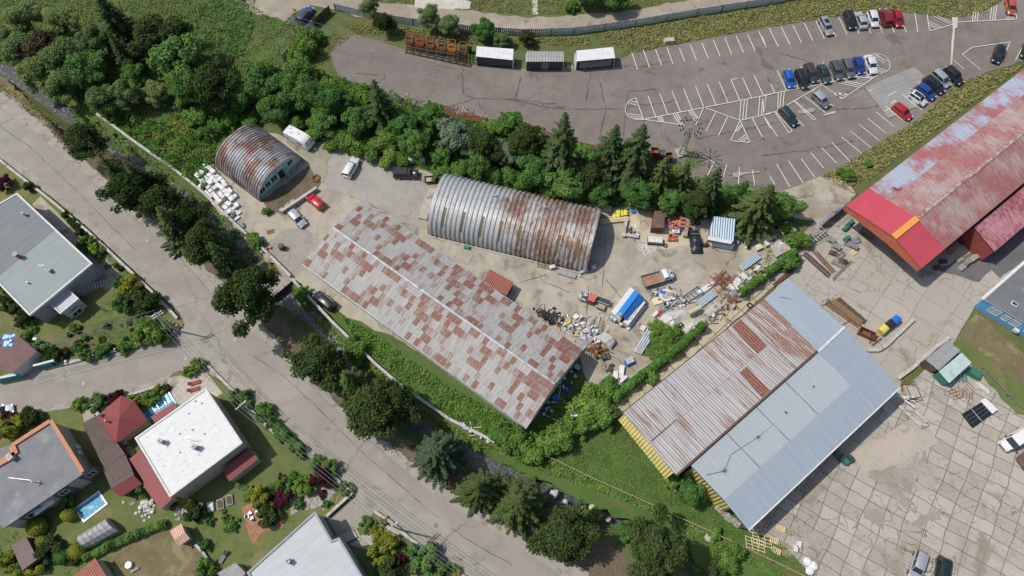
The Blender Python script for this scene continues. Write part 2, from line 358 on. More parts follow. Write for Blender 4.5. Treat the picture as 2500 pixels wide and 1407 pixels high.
sheet('concrete_patch', [(1012, -20), (1070, -20), (1150, 5), (1147, 22), (1100, 24), (1012, 18)], m_gravel, .2)
sheet('footpath', [(1299, 0), (1312, 0), (1314, 36), (1300, 36)], m_gravel, .1)
sheet('parking_lot', [(805, 130), (828, 98), (868, 84), (985, 120), (1150, 160), (1290, 170), (1500, 155), (1545, 130), (1680, 104), (1870, 68), (1990, 50), (2140, 27), (2230, 33), (2335, 47), (2400, 30), (2470, -10), (2600, -50), (2620, 110), (2500, 150), (2400, 180), (2335, 205), (2275, 262), (2240, 292), (2150, 348), (2065, 402), (2005, 432), (1930, 467), (1800, 478), (1700, 445), (1640, 405), (1500, 375), (1330, 332), (1170, 284), (1060, 272), (960, 247), (880, 208), (825, 185)], m_lot, .18)
sheet('concrete_apron', [(1905, 470), (2000, 432), (2070, 440), (2090, 475), (2060, 512), (1990, 540), (1930, 530), (1900, 500)], m_yard, .2)
sheet('yard', [(505, 405), (560, 400), (640, 320), (700, 335), (770, 345), (860, 365), (960, 395), (1060, 425), (1100, 520), (1450, 500), (1500, 505), (1600, 500), (1700, 540), (1800, 520), (1900, 560), (1945, 600), (1880, 660), (1800, 730), (1700, 800), (1600, 870), (1500, 960), (1440, 960), (1420, 870), (1300, 1000), (800, 745), (760, 720), (735, 690), (715, 690), (640, 625), (500, 480), (500, 440)], m_yard, .35)
sheet('block_paving', [(655, 620), (640, 600), (700, 560), (750, 560), (790, 590), (740, 660), (700, 690)], m_pav, .1)
sheet('patched_asphalt', [(810, 375), (880, 380), (1040, 440), (1030, 560), (990, 545), (885, 490), (790, 455)], m_patch, .15)
sheet('hut_forecourt', [(640, 490), (755, 405), (785, 445), (775, 465), (690, 522), (655, 520)], m_soil, .15)
sheet('weedy_gravel', [(700, 320), (760, 345), (815, 365), (790, 450), (770, 430), (752, 395), (700, 350)], groundmat('weedy_gravel', (.30, .28, .22), (.24, .23, .15), (.34, .31, .25), (.10, .13, .05), fine=.4, grain=4, s4=.9), .3)
sheet('sand', [(1530, 560), (1590, 500), (1640, 520), (1680, 560), (1690, 600), (1640, 610), (1580, 600)], groundmat('pale_sand', (.45, .39, .28), (.5, .44, .32), (.38, .32, .22), fine=.3), .4)
sheet('works_yard', [(1930, 600), (1990, 540), (2060, 512), (2110, 480), (2400, 540), (2560, 520), (2560, 700), (2500, 640), (2377, 752), (2330, 835), (2300, 860), (2200, 925), (2200, 960), (2340, 880), (2390, 900), (2480, 980), (2560, 1040), (2560, 1450), (2010, 1450), (1960, 1330), (1830, 1300), (1700, 1100), (1900, 690), (1860, 700), (1520, 1010), (1480, 960), (1700, 800)], m_slab3, .1)
sheet('tan_slabs', [(1430, 1010), (1700, 800), (1850, 670), (1900, 690), (1720, 850), (1520, 1015), (1470, 1040)], m_slab2, .1)
sheet('concrete_slabs', [(2200, 960), (2260, 900), (2350, 960), (2440, 960), (2560, 1050), (2560, 1450), (2030, 1450), (1900, 1320), (1830, 1290), (2060, 1110), (2250, 1200), (2290, 1180), (2240, 1100), (2120, 1010)], m_slab, .1)
sheet('stained_concrete', [(2070, 1110), (2250, 1010), (2290, 1080), (2200, 1130), (2110, 1155)], groundmat('stained_concrete', (.37, .33, .275), (.41, .37, .315), (.43, .37, .30), (.3, .26, .21), fine=.2, grain=6), .15)
m_bare = groundmat('bare_soil', (.27, .235, .195), (.34, .30, .25), (.38, .35, .30), (.19, .16, .125), fine=.35, grain=5, s4=.7)
for q_ in ([(2110, 1160), (2190, 1135), (2225, 1165), (2215, 1200), (2190, 1180), (2150, 1172)], [(2150, 1170), (2195, 1190), (2222, 1240), (2200, 1240), (2170, 1200)], [(2110, 1245), (2150, 1240), (2160, 1290), (2130, 1285), (2112, 1270)], [(2190, 1265), (2235, 1270), (2300, 1250), (2262, 1295), (2215, 1290)], [(2120, 1320), (2170, 1318), (2200, 1360), (2215, 1420), (2180, 1400), (2150, 1350)], [(1950, 1310), (1985, 1290), (2010, 1320), (1990, 1370), (1965, 1350)]): sheet('bare_soil', q_, m_bare, .55)
sheet('asphalt_drive', [(2285, 660), (2420, 590), (2560, 500), (2560, 590), (2440, 680), (2420, 660), (2390, 690)], groundmat('dark_asphalt', (.12, .115, .115), (.15, .145, .145), fine=.2), .2)
sheet('rear_lawn', [(2330, 835), (2380, 760), (2560, 920), (2560, 1030), (2480, 1010), (2400, 920), (2360, 880), (2310, 850)], m_lawn, .3)
sheet('dry_lawn', [(2345, 820), (2385, 765), (2560, 925), (2560, 960), (2480, 930), (2400, 870)], m_dry, .5)
# gardens of the houses
sheet('garden_soil', [(-40, 250+120), (0, 390), (60, 440), (140, 500), (240, 590), (330, 670), (420, 750), (450, 790), (440, 815), (340, 840), (230, 870), (120, 895), (0, 925), (-80, 940), (-80, 500)], m_lawn, .1)
sheet('concrete_path', [(80, 500), (100, 480), (200, 580), (290, 660), (300, 690), (270, 710), (240, 700), (190, 640), (120, 560)], m_yard, .1)
sheet('vegetable_bed', [(190, 800), (330, 760), (420, 790), (400, 830), (150, 875), (110, 860)], m_rough, .4)
sheet('house_garden', [(0, 1015), (200, 990), (330, 965), (400, 940), (420, 910), (500, 905), (550, 940), (620, 1010), (700, 1080), (780, 1150), (860, 1210), (950, 1280), (1100, 1370), (1160, 1440), (-60, 1450), (-60, 1020)], m_lawn, .1)
sheet('terrace', [(405, 925), (500, 905), (545, 960), (480, 1000), (430, 985)], m_terr)
sheet('garden_path', [(200, 1000), (250, 985), (260, 1040), (330, 1100), (330, 1180), (290, 1180), (250, 1130), (215, 1060)], m_yard, .1)
sheet('dry_grass', [(270, 1350), (340, 1310), (430, 1300), (500, 1340), (490, 1430), (300, 1430)], m_dry, .9)
sheet('side_lawn', [(600, 1080), (640, 1040), (740, 1120), (770, 1150), (700, 1180), (640, 1190)], m_lawn, .2)
sheet('red_terrace', [(590, 1240), (620, 1225), (640, 1260), (680, 1250), (700, 1270), (690, 1290), (640, 1300), (620, 1330), (605, 1300)], m_redpav, .15)
sheet('gravel_bed', [(700, 1200), (740, 1185), (830, 1195), (800, 1230), (760, 1240), (710, 1260)], m_walk, .3)
sheet('garage_drive', [(800, 1270), (880, 1205), (925, 1240), (865, 1300), (830, 1320)], m_pav)
sheet('path_to_steps', [(850, 1330), (930, 1280), (985, 1290), (950, 1340), (890, 1340)], m_terr, .1)
# roads
SWL = [(-60, 345), (0, 385), (61, 432), (125, 480), (220, 560), (300, 635), (385, 715), (440, 765), (452, 795), (436, 812), (341, 838), (235, 866), (119, 890), (0, 920), (-60, 930)]
sheet('sidewalk', SWL+[(-60, 975), (200, 920), (480, 860), (480, 740), (300, 600), (150, 450), (0, 330)], m_walk, .08)
sheet('sidewalk', [(-60, 1030), (28, 1020), (205, 992), (307, 968), (395, 945), (430, 905), (510, 912), (560, 940), (610, 985), (680, 1050), (760, 1120), (850, 1200), (920, 1255), (1000, 1318), (1130, 1400), (1200, 1440), (1300, 1450), (1050, 1260), (750, 1000), (600, 880), (420, 890), (200, 940), (-60, 960)], m_walk, .08)
ROADR = [(-60, 212), (0, 263), (58, 309), (102, 341), (150, 382), (205, 427), (259, 474), (338, 545), (416, 607), (470, 665), (546, 753), (593, 800), (640, 832), (671, 859), (726, 917), (763, 947), (811, 995), (872, 1046), (947, 1118), (1046, 1200), (1132, 1255), (1260, 1333), (1355, 1400), (1420, 1450)]
ROADL = [(1270, 1450), (1200, 1407), (1132, 1367), (1002, 1289), (927, 1227), (879, 1186), (811, 1121), (756, 1067), (681, 995), (620, 937), (587, 907), (566, 893), (546, 887), (505, 887), (470, 893), (399, 922), (307, 953), (205, 978), (27, 1004), (-60, 1015), (-60, 952), (0, 938), (119, 907), (239, 885), (341, 859), (440, 830), (458, 815), (462, 794), (454, 760), (392, 702), (307, 624), (239, 559), (147, 480), (61, 409), (0, 362), (-60, 320)]
sheet('road', ROADR+ROADL, m_road, .03, step=3)
sheet('bridge_deck', [(650, 660), (715, 685), (655, 735), (610, 690)], m_walk, z=.06)
# kerbs: real 0.1 m steps
def kerb(px, name='kerb', w=.16, h=.1):
    b = MB(); P = GL(px)
    for a, c in zip(P[:-1], P[1:]): b.bar(a+Vector((0, 0, h/2+.01)), c+Vector((0, 0, h/2+.01)), w, h, 0)
    return tag(b.build(name, m_curb), kind='structure')
kerb(ROADR[:-1]); kerb(ROADL[1:15]); kerb(ROADL[14:20]); kerb(ROADL[20:-1])
# seams and cracks as thin dark strips
m_seam = groundmat('tar_seam', (.06, .055, .05), (.09, .08, .075), fine=.3)
def strip(name, lines, mat, wd=.09, jit=0, z=None, step=1.0):
    if z is None: LZ[0] += .004; z = LZ[0]
    b = MB()
    for ln in lines:
        P = GL(ln); Q = [P[0]]
        for a, c in zip(P[:-1], P[1:]):
            n = max(1, int((c-a).length/step)) if jit else 1
            for k in range(1, n+1):
                q = a.lerp(c, k/n)
                if jit and k < n: q += Vector((rs.gauss(0, jit), rs.gauss(0, jit), 0))
                Q.append(q)
        for i, (a, c) in enumerate(zip(Q[:-1], Q[1:])):
            u = (c-a); u.z = 0
            if u.length < 1e-4: continue
            ww = wd*(rs.uniform(.4, 1.3) if jit else 1)
            n = Vector((-u.y, u.x, 0)).normalized()*ww/2; e = u.normalized()*.03
            zz = Vector((0, 0, z+(.0008*(i % 3) if jit else 0)))
            A, B_ = Vector((a.x, a.y, 0))-e, Vector((c.x, c.y, 0))+e
            b.face([A-n+zz, B_-n+zz, B_+n+zz, A+n+zz])
    return tag(b.build(name, mat), kind='structure')
strip('road_seam', [[(0, 308), (80, 365), (160, 440), (250, 530), (330, 610)], [(620, 870), (700, 925), (790, 1010), (880, 1100), (960, 1170), (1050, 1250), (1070, 1262)], [(1100, 1290), (1180, 1340), (1250, 1380)]], m_seam, .09, .05)
CR = [[(955, 240), (1010, 245), (1100, 262), (1160, 240), (1300, 248), (1380, 262)], [(1240, 243), (1330, 262), (1420, 268), (1530, 266)], [(1530, 262), (1580, 258), (1650, 245)], [(1128, 160), (1130, 230), (1160, 245), (1185, 275)], [(1020, 145), (1090, 165), (1150, 175)],
      [(1460, 190), (1478, 260), (1466, 330), (1463, 360)], [(1530, 230), (1525, 290), (1520, 335)], [(1530, 318), (1580, 315)], [(1500, 160), (1560, 165), (1640, 150)], [(1575, 175), (1600, 185)], [(1530, 225), (1610, 218)], [(1270, 190), (1255, 250)], [(1330, 265), (1350, 290)], [(1440, 178), (1430, 250)],
      [(1860, 380), (1960, 370), (2080, 345)], [(2000, 270), (2120, 265), (2150, 255)], [(1700, 340), (1900, 300)], [(1650, 300), (1700, 290), (1740, 300)], [(1900, 130), (2000, 160)], [(905, 215), (940, 190), (938, 180)], [(870, 180), (920, 185)], [(1690, 440), (1850, 420)]]
strip('asphalt_crack', CR, groundmat('crack_dust', (.085, .072, .062), (.13, .11, .095), fine=.3), .085, .12, step=.5)
strip('slab_joint', [[(1470, 700), (1480, 560)], [(1436, 700), (1430, 790)], [(1270, 690), (1330, 672)], [(1330, 690), (1390, 715)]], m_seam, .06, .05)
# painted bay markings of the car park, each line from the photograph's pixels
def c3(x, y): return (1240+x/2.9313, y/2.9313)
def c4(x, y): return (1860+x/2.9313, y/2.9313)
LN = []
for a in [((885, 382), (927, 505)), ((968, 364), (1014, 490)), ((1054, 358), (1100, 475)), ((1136, 345), (1180, 462)), ((1226, 350), (1265, 448)), ((1303, 325), (1348, 437)), ((1387, 314), (1432, 424)), ((1468, 293), (1517, 410)), ((1552, 280), (1600, 396)), ((1632, 264), (1684, 383)), ((1716, 258), (1766, 369)), ((1793, 230), (1849, 354)),
          ((1001, 692), (1056, 840)), ((1086, 676), (1142, 825)), ((1172, 658), (1234, 806)), ((1256, 642), (1316, 790)), ((1342, 625), (1400, 773)), ((1426, 608), (1486, 754)), ((1510, 592), (1572, 737)), ((1594, 576), (1656, 721)), ((1594, 576), (1645, 568)), ((1676, 561), (1741, 705)), ((1760, 546), (1826, 690)), ((1841, 528), (1876, 606)),
          ((970, 860), (1876, 682)), ((914, 707), (970, 860)), ((970, 860), (1262, 902)), ((1400, 775), (1340, 905)), ((1484, 812), (1416, 946)), ((1570, 844), (1501, 984)), ((1400, 773), (1660, 868)), ((1660, 868), (1876, 818)), ((1660, 868), (1592, 1012)), ((1592, 1012), (1729, 1025)), ((1729, 1025), (1660, 868)), ((1745, 850), (1832, 1010)), ((1826, 832), (1876, 925)),
          ((1666, 728), (1656, 862)), ((1690, 724), (1678, 860)), ((1711, 720), (1700, 856)), ((1800, 700), (1790, 836)), ((1822, 696), (1812, 832)), ((1845, 692), (1832, 830)),
          ((857, 738), (920, 762)), ((872, 724), (930, 746)), ((860, 822), (960, 832)), ((880, 838), (962, 846)), ((900, 852), (966, 858)),
          ((1068, 842), (1090, 876)), ((1083, 840), (1104, 878)), ((1096, 838), (1118, 880)), ((1180, 822), (1222, 893)), ((1196, 818), (1238, 898)), ((1210, 815), (1254, 900)), ((1292, 800), (1340, 875)), ((1305, 798), (1352, 860)), ((1318, 796), (1358, 850)),
          ((1630, 945), (1668, 895)), ((1640, 950), (1672, 908)), ((1650, 1008), (1695, 972)), ((1665, 1014), (1703, 984)), ((1680, 1018), (1711, 996)),
          ((1380, 1112), (1476, 1170)), ((1472, 1172), (1423, 1270)), ((1564, 1184), (1538, 1280)), ((1655, 1203), (1647, 1336)), ((1747, 1222), (1764, 1335)), ((1832, 1200), (1876, 1270))]:
    LN.append([c3(*a[0]), c3(*a[1])])
for a in [((0, 265), (32, 354)), ((50, 209), (115, 340)), ((136, 200), (198, 325)), ((219, 186), (280, 311)), ((300, 172), (363, 298)), ((385, 158), (444, 282)), ((470, 140), (526, 268)), ((545, 127), (606, 253)), ((632, 110), (692, 250)), ((718, 110), (776, 247)), ((804, 110), (861, 243)), ((890, 100), (944, 240)), ((975, 100), (1029, 237)), ((1090, 98), (1112, 234)),
          ((1178, 110), (1197, 229)), ((1197, 229), (1365, 180)), ((1400, 165), (1818, 143)), ((1818, 143), (1812, 80)), ((1197, 160), (1280, 203)), ((1190, 172), (1262, 208)), ((1192, 186), (1245, 214)), ((1225, 120), (1340, 178)), ((1250, 118), (1358, 172)),
          ((1510, 95), (1502, 158)), ((1528, 92), (1518, 157)), ((1545, 90), (1536, 156)), ((1640, 60), (1628, 152)), ((1660, 50), (1646, 150)), ((1678, 42), (1662, 149)), ((1740, 145), (1772, 112)), ((1762, 144), (1790, 112)), ((1786, 142), (1805, 115)),
          ((22, 528), (91, 672)), ((107, 511), (175, 656)), ((192, 496), (258, 640)), ((276, 482), (300, 530)), ((436, 450), (510, 592)), ((360, 570), (428, 610)), ((520, 500), (590, 570)), ((600, 420), (690, 570)), ((690, 420), (760, 555)),
          ((0, 690), (830, 528)), ((0, 828), (100, 803)), ((100, 803), (428, 612)), ((428, 612), (572, 716)), ((572, 716), (830, 540)), ((10, 832), (108, 982)), ((92, 810), (190, 955)), ((98, 806), (216, 944)), ((190, 955), (216, 944)), ((230, 732), (367, 867)), ((234, 728), (382, 857)), ((367, 867), (382, 857)), ((296, 690), (450, 812)), ((360, 655), (512, 768)), ((200, 800), (295, 908)), ((0, 985), (15, 1010)),
          ((4, 700), (12, 820)), ((25, 692), (14, 822)), ((114, 670), (112, 797)), ((136, 668), (125, 790)), ((158, 664), (147, 775)),
          ((560, 588), (712, 620)), ((545, 598), (700, 632)), ((590, 585), (722, 608)), ((700, 562), (790, 566)), ((735, 556), (800, 560)), ((515, 682), (580, 712)), ((530, 672), (600, 698)), ((548, 670), (612, 690)), ((510, 672), (625, 684)),
          ((800, 395), (880, 450)), ((820, 400), (896, 445)), ((800, 410), (870, 460)), ((825, 500), (885, 525)), ((828, 490), (890, 512)), ((828, 512), (868, 530)),
          ((16, 1202), (90, 1326)), ((104, 1180), (197, 1342)), ((191, 1160), (292, 1312)), ((278, 1140), (376, 1276)), ((349, 1100), (438, 1207)), ((424, 1062), (530, 1172)), ((496, 1023), (630, 1165)), ((567, 985), (712, 1106)), ((628, 941), (777, 1063)), ((692, 897), (836, 1012)), ((753, 853), (888, 962)), ((816, 809), (944, 914)), ((880, 765), (1018, 878)), ((1000, 680), (1143, 797)), ((938, 720), (990, 765)), ((1118, 594), (1160, 630)), ((1060, 636), (1100, 665)),
          ((1306, 477), (1350, 510)), ((1368, 436), (1442, 502)), ((1430, 397), (1558, 506)), ((1430, 397), (1500, 345)), ((1500, 345), (1774, 306)), ((1774, 306), (1728, 405)), ((1876, 312), (1810, 438)),
          ((760, 660), (790, 645)), ((900, 690), (950, 662)), ((920, 745), (945, 732)), ((876, 800), (916, 780))]:
    LN.append([c4(*a[0]), c4(*a[1])])
def arc(cv, pts):
    out = []; n = len(pts)
    for i in range(n-1):
        p0, p1, p2, p3 = pts[max(i-1, 0)], pts[i], pts[i+1], pts[min(i+2, n-1)]
        for k in range(4):
            t = k/4; out.append(tuple(.5*((2*p1[j])+(-p0[j]+p2[j])*t+(2*p0[j]-5*p1[j]+4*p2[j]-p3[j])*t*t+(-p0[j]+3*p1[j]-3*p2[j]+p3[j])*t**3) for j in (0, 1)))
    out.append(pts[-1]); return [cv(*p) for p in out]
LN.append(arc(c3, [(914, 707), (875, 722), (846, 757), (840, 800), (860, 835), (910, 860), (970, 862)]))
LN.append(arc(c4, [(780, 395), (840, 393), (890, 420), (912, 465), (905, 505), (870, 528), (830, 532)]))
m_line = groundmat('worn_road_paint', (.72, .70, .67), (.62, .60, .57), (.42, .40, .38), fine=.2, grain=6, s3=1.6, t3=(.6, .75))
sheet('asphalt_patch', [c4(733, 633), c4(1085, 482), c4(1180, 570), c4(1130, 600), c4(1060, 650), c4(1105, 770), c4(900, 853)], groundmat('grey_patch', (.25, .245, .24), (.28, .275, .265), (.23, .225, .215), fine=.15), .05)
sheet('asphalt_patch', [c4(250, 800), c4(360, 775), c4(382, 790), c4(370, 805), c4(262, 820)], m_patch, .1)
sheet('asphalt_patch', [c4(432, 828), c4(460, 815), c4(530, 798), c4(525, 815), c4(450, 832)], m_gravel, .1)
sheet('asphalt_patch', [c3(1606, 1240), c3(1800, 1228), c3(1800, 1240), c3(1700, 1250), c3(1640, 1275), c3(1610, 1270)], m_patch, .1)
sheet('trench_patch', [c4(1358, 130), c4(1400, 130), c4(1394, 205), c4(1378, 210), c4(1358, 476), c4(1342, 476), c4(1362, 200)], m_gravel, .03)
strip('parking_lines', LN, m_line, .13)
m_lat = groundmat('light_tar', (.10, .09, .085), (.13, .12, .11), fine=.2)
# ---------------- buildings
m_white = plain('white_paint', (.66, .66, .65), .5)
m_offw = nmat('weathered_white', (.52, .51, .485), (.63, .62, .60), 1.5, .7, c3=(.34, .32, .29), s3=.9, t3=(.62, .8))
m_membrane = None
m_black = plain('black_plastic', (.02, .02, .022), .45)
m_dark = plain('dark_grey_metal', (.06, .062, .065), .5, .3)
m_grey = nmat('grey_metal', (.30, .31, .32), (.42, .43, .44), 2, .45, .6, bump=.1)
m_galv = nmat('galvanised_steel', (.42, .44, .46), (.56, .58, .60), 1.5, .4, .7, c3=(.25, .24, .23), s3=1.0, bump=.1)
m_rust = nmat('rusty_steel', (.16, .06, .032), (.26, .11, .06), 3, .85, .1, c3=(.10, .045, .03), s3=1.2)
m_rust2 = nmat('brown_steel', (.11, .07, .055), (.17, .11, .085), 2, .8, .2, c3=(.24, .12, .07), s3=1.0)
m_wood = nmat('weathered_wood', (.28, .22, .15), (.38, .31, .22), 3, .85, c3=(.18, .14, .10), s3=1.0, stretch=(1, 1, 1))
m_newwood = nmat('fresh_timber', (.62, .48, .27), (.72, .58, .36), 3, .8)
m_brownwood = nmat('brown_boards', (.09, .06, .045), (.13, .09, .07), 3, .8)
m_glass = plain('window_glass', (.03, .035, .04), .08, 0, .9)
m_conc = nmat('old_concrete', (.33, .31, .27), (.42, .40, .36), 1.2, .9, c3=(.19, .18, .15), s3=.7)
m_lconc = nmat('pale_concrete', (.38, .365, .335), (.46, .445, .415), 1.2, .85, c3=(.26, .245, .21), s3=.7)
m_blue = plain('blue_plastic', (.02, .13, .55), .4)
m_yellow = plain('yellow_plastic', (.62, .52, .10), .45)
m_green = plain('green_paint', (.03, .16, .11), .5)
m_red = plain('red_paint', (.45, .035, .03), .4)
m_orange = nmat('orange_paint', (.55, .20, .05), (.45, .14, .04), 2, .6, c3=(.2, .09, .05), s3=1.5)
m_brick = nmat('orange_brick', (.42, .15, .09), (.35, .12, .075), 5, .8)
m_tarp = nmat('black_tarpaulin', (.012, .014, .02), (.03, .033, .04), 2, .4, bump=.5, bscale=3)
m_hall = roofmat('patchwork_iron_roof', (.26, .25, .235), (.43, .425, .41), (.16, .068, .046), (.26, .135, .10), amt=.46, panel=(.9, 1.3), pw=.52, nw=.32, sw=.3, pitch=.2, soft=.13, joint=(.45, .44, .43), jw=.035, dark=(.2, .17, .145), sscale=(5, .5), rough=.55)
m_hut = roofmat('rusty_arched_iron', (.30, .31, .325), (.44, .45, .465), (.19, .095, .065), (.30, .195, .15), amt=.5, panel=(.52, 1.9), pw=.25, nw=.6, sw=.3, pitch=.17, soft=.16, joint=(.2, .13, .1), jw=.03, nscale=.28, rough=.45, metal=.3)
m_quon = roofmat('streaked_arched_iron', (.35, .355, .35), (.50, .505, .50), (.18, .085, .055), (.29, .18, .13), amt=.34, panel=(.52, 2.2), pw=.14, nw=.55, sw=.5, pitch=.17, soft=.2, nscale=.16, grad=(11, 20, .4), sscale=(4, .9), dark=(.29, .26, .23), rough=.45, metal=.3)
m_rroof = roofmat('striped_rusty_iron_roof', (.27, .26, .255), (.42, .41, .405), (.18, .085, .06), (.28, .18, .14), amt=.42, grad=(15, 2, .2), panel=(.9, 6.0), pw=.2, nw=.2, sw=.55, pitch=.45, soft=.12, bump=.5, joint=(.19, .13, .10), jw=.09, sscale=(2.6, .22), dark=(.22, .17, .14), rough=.6)
m_rrust = roofmat('solid_rust_iron', (.24, .10, .065), (.20, .085, .055), (.16, .06, .04), (.29, .14, .10), amt=.5, pitch=.45, bump=1)
m_bluesheet = roofmat('new_blue_grey_sheet', (.27, .315, .36), (.30, .345, .39), (.27, .315, .36), (.26, .305, .35), amt=.3, panel=(1.0, 20), pitch=.25, bump=.25, joint=(.31, .36, .41), jw=.02, sscale=(1, .05), rough=.5, cw=.03)
m_oldblue = roofmat('older_pale_sheet', (.33, .365, .39), (.39, .425, .45), (.26, .20, .17), (.34, .3, .28), amt=.2, panel=(1.1, 3.4), pw=.0, nw=.35, sw=.6, pitch=.3, bump=.5, joint=(.36, .38, .40), jw=.03, sscale=(5, .25), soft=.04, rough=.5, cw=.05)
m_redsheet = roofmat('new_red_sheet', (.46, .065, .09), (.48, .07, .095), (.45, .065, .09), (.44, .06, .085), panel=(1, 20), pitch=.25, bump=.3, cw=.02, rough=.55)
m_redold = roofmat('faded_red_roof', (.33, .245, .23), (.42, .34, .32), (.27, .075, .07), (.34, .15, .14), amt=.52, panel=(1.1, 1.6), pw=.12, nw=.7, sw=.35, pitch=.3, soft=.16, nscale=.09, joint=(.27, .17, .16), jw=.05, sscale=(3, .5), dark=(.20, .09, .065), rough=.6, cw=.1)
m_redblue = roofmat('faded_red_and_blue_roof', (.30, .35, .44), (.36, .40, .48), (.28, .075, .075), (.35, .13, .13), amt=.50, panel=(1.1, 1.6), pw=.08, nw=.8, sw=.3, pitch=.3, soft=.14, nscale=.13, joint=(.3, .17, .17), jw=.05, sscale=(3, .5), rough=.6, cw=.06)
m_pink = roofmat('pinkish_red_roof', (.40, .17, .20), (.48, .27, .30), (.22, .045, .05), (.28, .08, .09), amt=.5, panel=(1.0, 1.5), pw=.1, nw=.4, sw=.4, pitch=.3, soft=.12, joint=(.2, .07, .08), jw=.07, sscale=(3, 1.0), rough=.6)
m_yellowcor = roofmat('yellow_corrugated', (.55, .46, .14), (.62, .54, .24), (.45, .36, .1), (.4, .35, .2), amt=.2, pitch=.55, bump=1, sscale=(2, .5))
m_redtile = roofmat('red_ribbed_tiles', (.30, .105, .075), (.38, .16, .12), (.26, .09, .06), (.24, .09, .065), amt=.25, pitch=.32, bump=1.2, joint=(.3, .09, .06), panel=(.32, .4), jw=.05)
m_peach = roofmat('peach_tiles', (.52, .30, .22), (.58, .36, .28), (.42, .22, .16), (.4, .2, .15), amt=.25, pitch=.3, bump=.8)
m_ltblue = roofmat('light_blue_corrugated', (.42, .53, .62), (.48, .58, .66), (.45, .54, .62), (.35, .42, .48), amt=.25, pitch=.42, bump=1.2, joint=(.3, .36, .42), panel=(.42, 9), jw=.1, rough=.45)
m_greycor = roofmat('grey_corrugated', (.34, .33, .32), (.44, .43, .42), (.25, .2, .17), (.3, .27, .25), amt=.3, pitch=.3, bump=1.2, joint=(.2, .19, .18), panel=(.3, 1.2), jw=.08)
m_mint = nmat('mint_sheet', (.36, .47, .44), (.44, .54, .51), 1.5, .6, c3=(.28, .34, .32), s3=.8)
m_browncor = roofmat('brown_corrugated', (.13, .09, .08), (.19, .145, .13), (.10, .07, .06), (.15, .11, .1), amt=.3, pitch=.3, bump=1.2, joint=(.07, .05, .045), panel=(.3, 3), jw=.08)
m_maroon = roofmat('maroon_sheet', (.20, .045, .045), (.225, .055, .055), (.19, .045, .045), (.18, .04, .04), amt=.2, pitch=.2, bump=.2, cw=.03)
m_memb = roofmat('white_roof_membrane', (.56, .56, .555), (.63, .63, .625), (.48, .48, .47), (.54, .54, .53), amt=.38, panel=(1.1, 5.0), pw=.1, nw=.3, sw=.35, pitch=99, soft=.1, bump=0, joint=(.72, .72, .71), jw=.05, sscale=(2, 1), dark=(.38, .37, .35), cw=.05)
m_feltg = roofmat('green_grey_felt', (.20, .24, .23), (.235, .27, .262), (.185, .22, .212), (.215, .25, .242), amt=.35, panel=(1.0, 14), pw=.3, nw=.3, sw=.2, pitch=99, bump=0, joint=(.22, .26, .25), jw=.025, sscale=(1, .4), soft=.2, cw=.05)
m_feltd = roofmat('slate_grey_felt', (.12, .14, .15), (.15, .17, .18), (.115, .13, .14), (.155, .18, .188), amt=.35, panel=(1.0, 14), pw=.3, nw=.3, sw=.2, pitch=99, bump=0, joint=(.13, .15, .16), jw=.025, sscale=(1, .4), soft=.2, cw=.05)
m_feltl = roofmat('light_grey_felt', (.39, .41, .42), (.44, .46, .47), (.36, .38, .39), (.41, .43, .44), amt=.3, panel=(1.0, 14), pw=.2, nw=.3, sw=.2, pitch=99, bump=0, joint=(.36, .38, .39), jw=.03, sscale=(1, .4), soft=.2, cw=.05)
m_feltm = nmat('grey_bitumen', (.17, .175, .18), (.21, .215, .22), .5, .9, c3=(.25, .255, .255), s3=.3, bump=.2)
m_teal = nmat('teal_render', (.34, .54, .49), (.38, .58, .53), 1, .85, c3=(.22, .33, .3), s3=.8)
m_beige = nmat('beige_render', (.40, .32, .24), (.44, .36, .28), .7, .9)
m_greyr = nmat('grey_render', (.27, .27, .27), (.33, .33, .325), .7, .9)
m_cream = nmat('cream_render', (.36, .33, .25), (.40, .37, .29), .7, .9)
m_umber = nmat('brown_render', (.11, .085, .075), (.13, .10, .09), .7, .9)
m_bluer = nmat('blue_render', (.12, .33, .60), (.14, .37, .65), .7, .8, c3=(.1, .27, .5), s3=.5)
m_redr = nmat('dark_red_boards', (.24, .05, .04), (.29, .065, .05), 2, .8)
m_rusto = nmat('orange_red_fascia', (.45, .12, .065), (.50, .15, .08), 1, .7)
m_whcor = roofmat('white_corrugated_wall', (.60, .61, .62), (.68, .69, .70), (.5, .5, .5), (.45, .45, .45), amt=.2, pitch=.25, bump=1)

def walls(b, P, zt, z0=0.0, m=0):
    n = len(P)
    for i in range(n):
        a, c = P[i], P[(i+1) % n]; ta = a.z if zt is None else zt; tc = c.z if zt is None else zt
        b.face([(a.x, a.y, z0), (c.x, c.y, z0), (c.x, c.y, tc), (a.x, a.y, ta)], m)
def ccw(P):
    a = sum(P[i].x*P[(i+1) % len(P)].y-P[(i+1) % len(P)].x*P[i].y for i in range(len(P)))
    return P if a > 0 else P[::-1]
def inset(P, d):
    P = ccw(P); n = len(P); out = []
    for i in range(n):
        a, b, c = P[i-1], P[i], P[(i+1) % n]
        u = Vector((b.x-a.x, b.y-a.y)).normalized(); v = Vector((c.x-b.x, c.y-b.y)).normalized()
        n1 = Vector((-u.y, u.x)); n2 = Vector((-v.y, v.x)); k = (n1+n2); k = k/max(.3, k.dot(n1))
        out.append(Vector((b.x+k.x*d, b.y+k.y*d, b.z)))
    return out
def centre(P): return sum((Vector((p.x, p.y, 0)) for p in P), Vector((0, 0, 0)))/len(P)
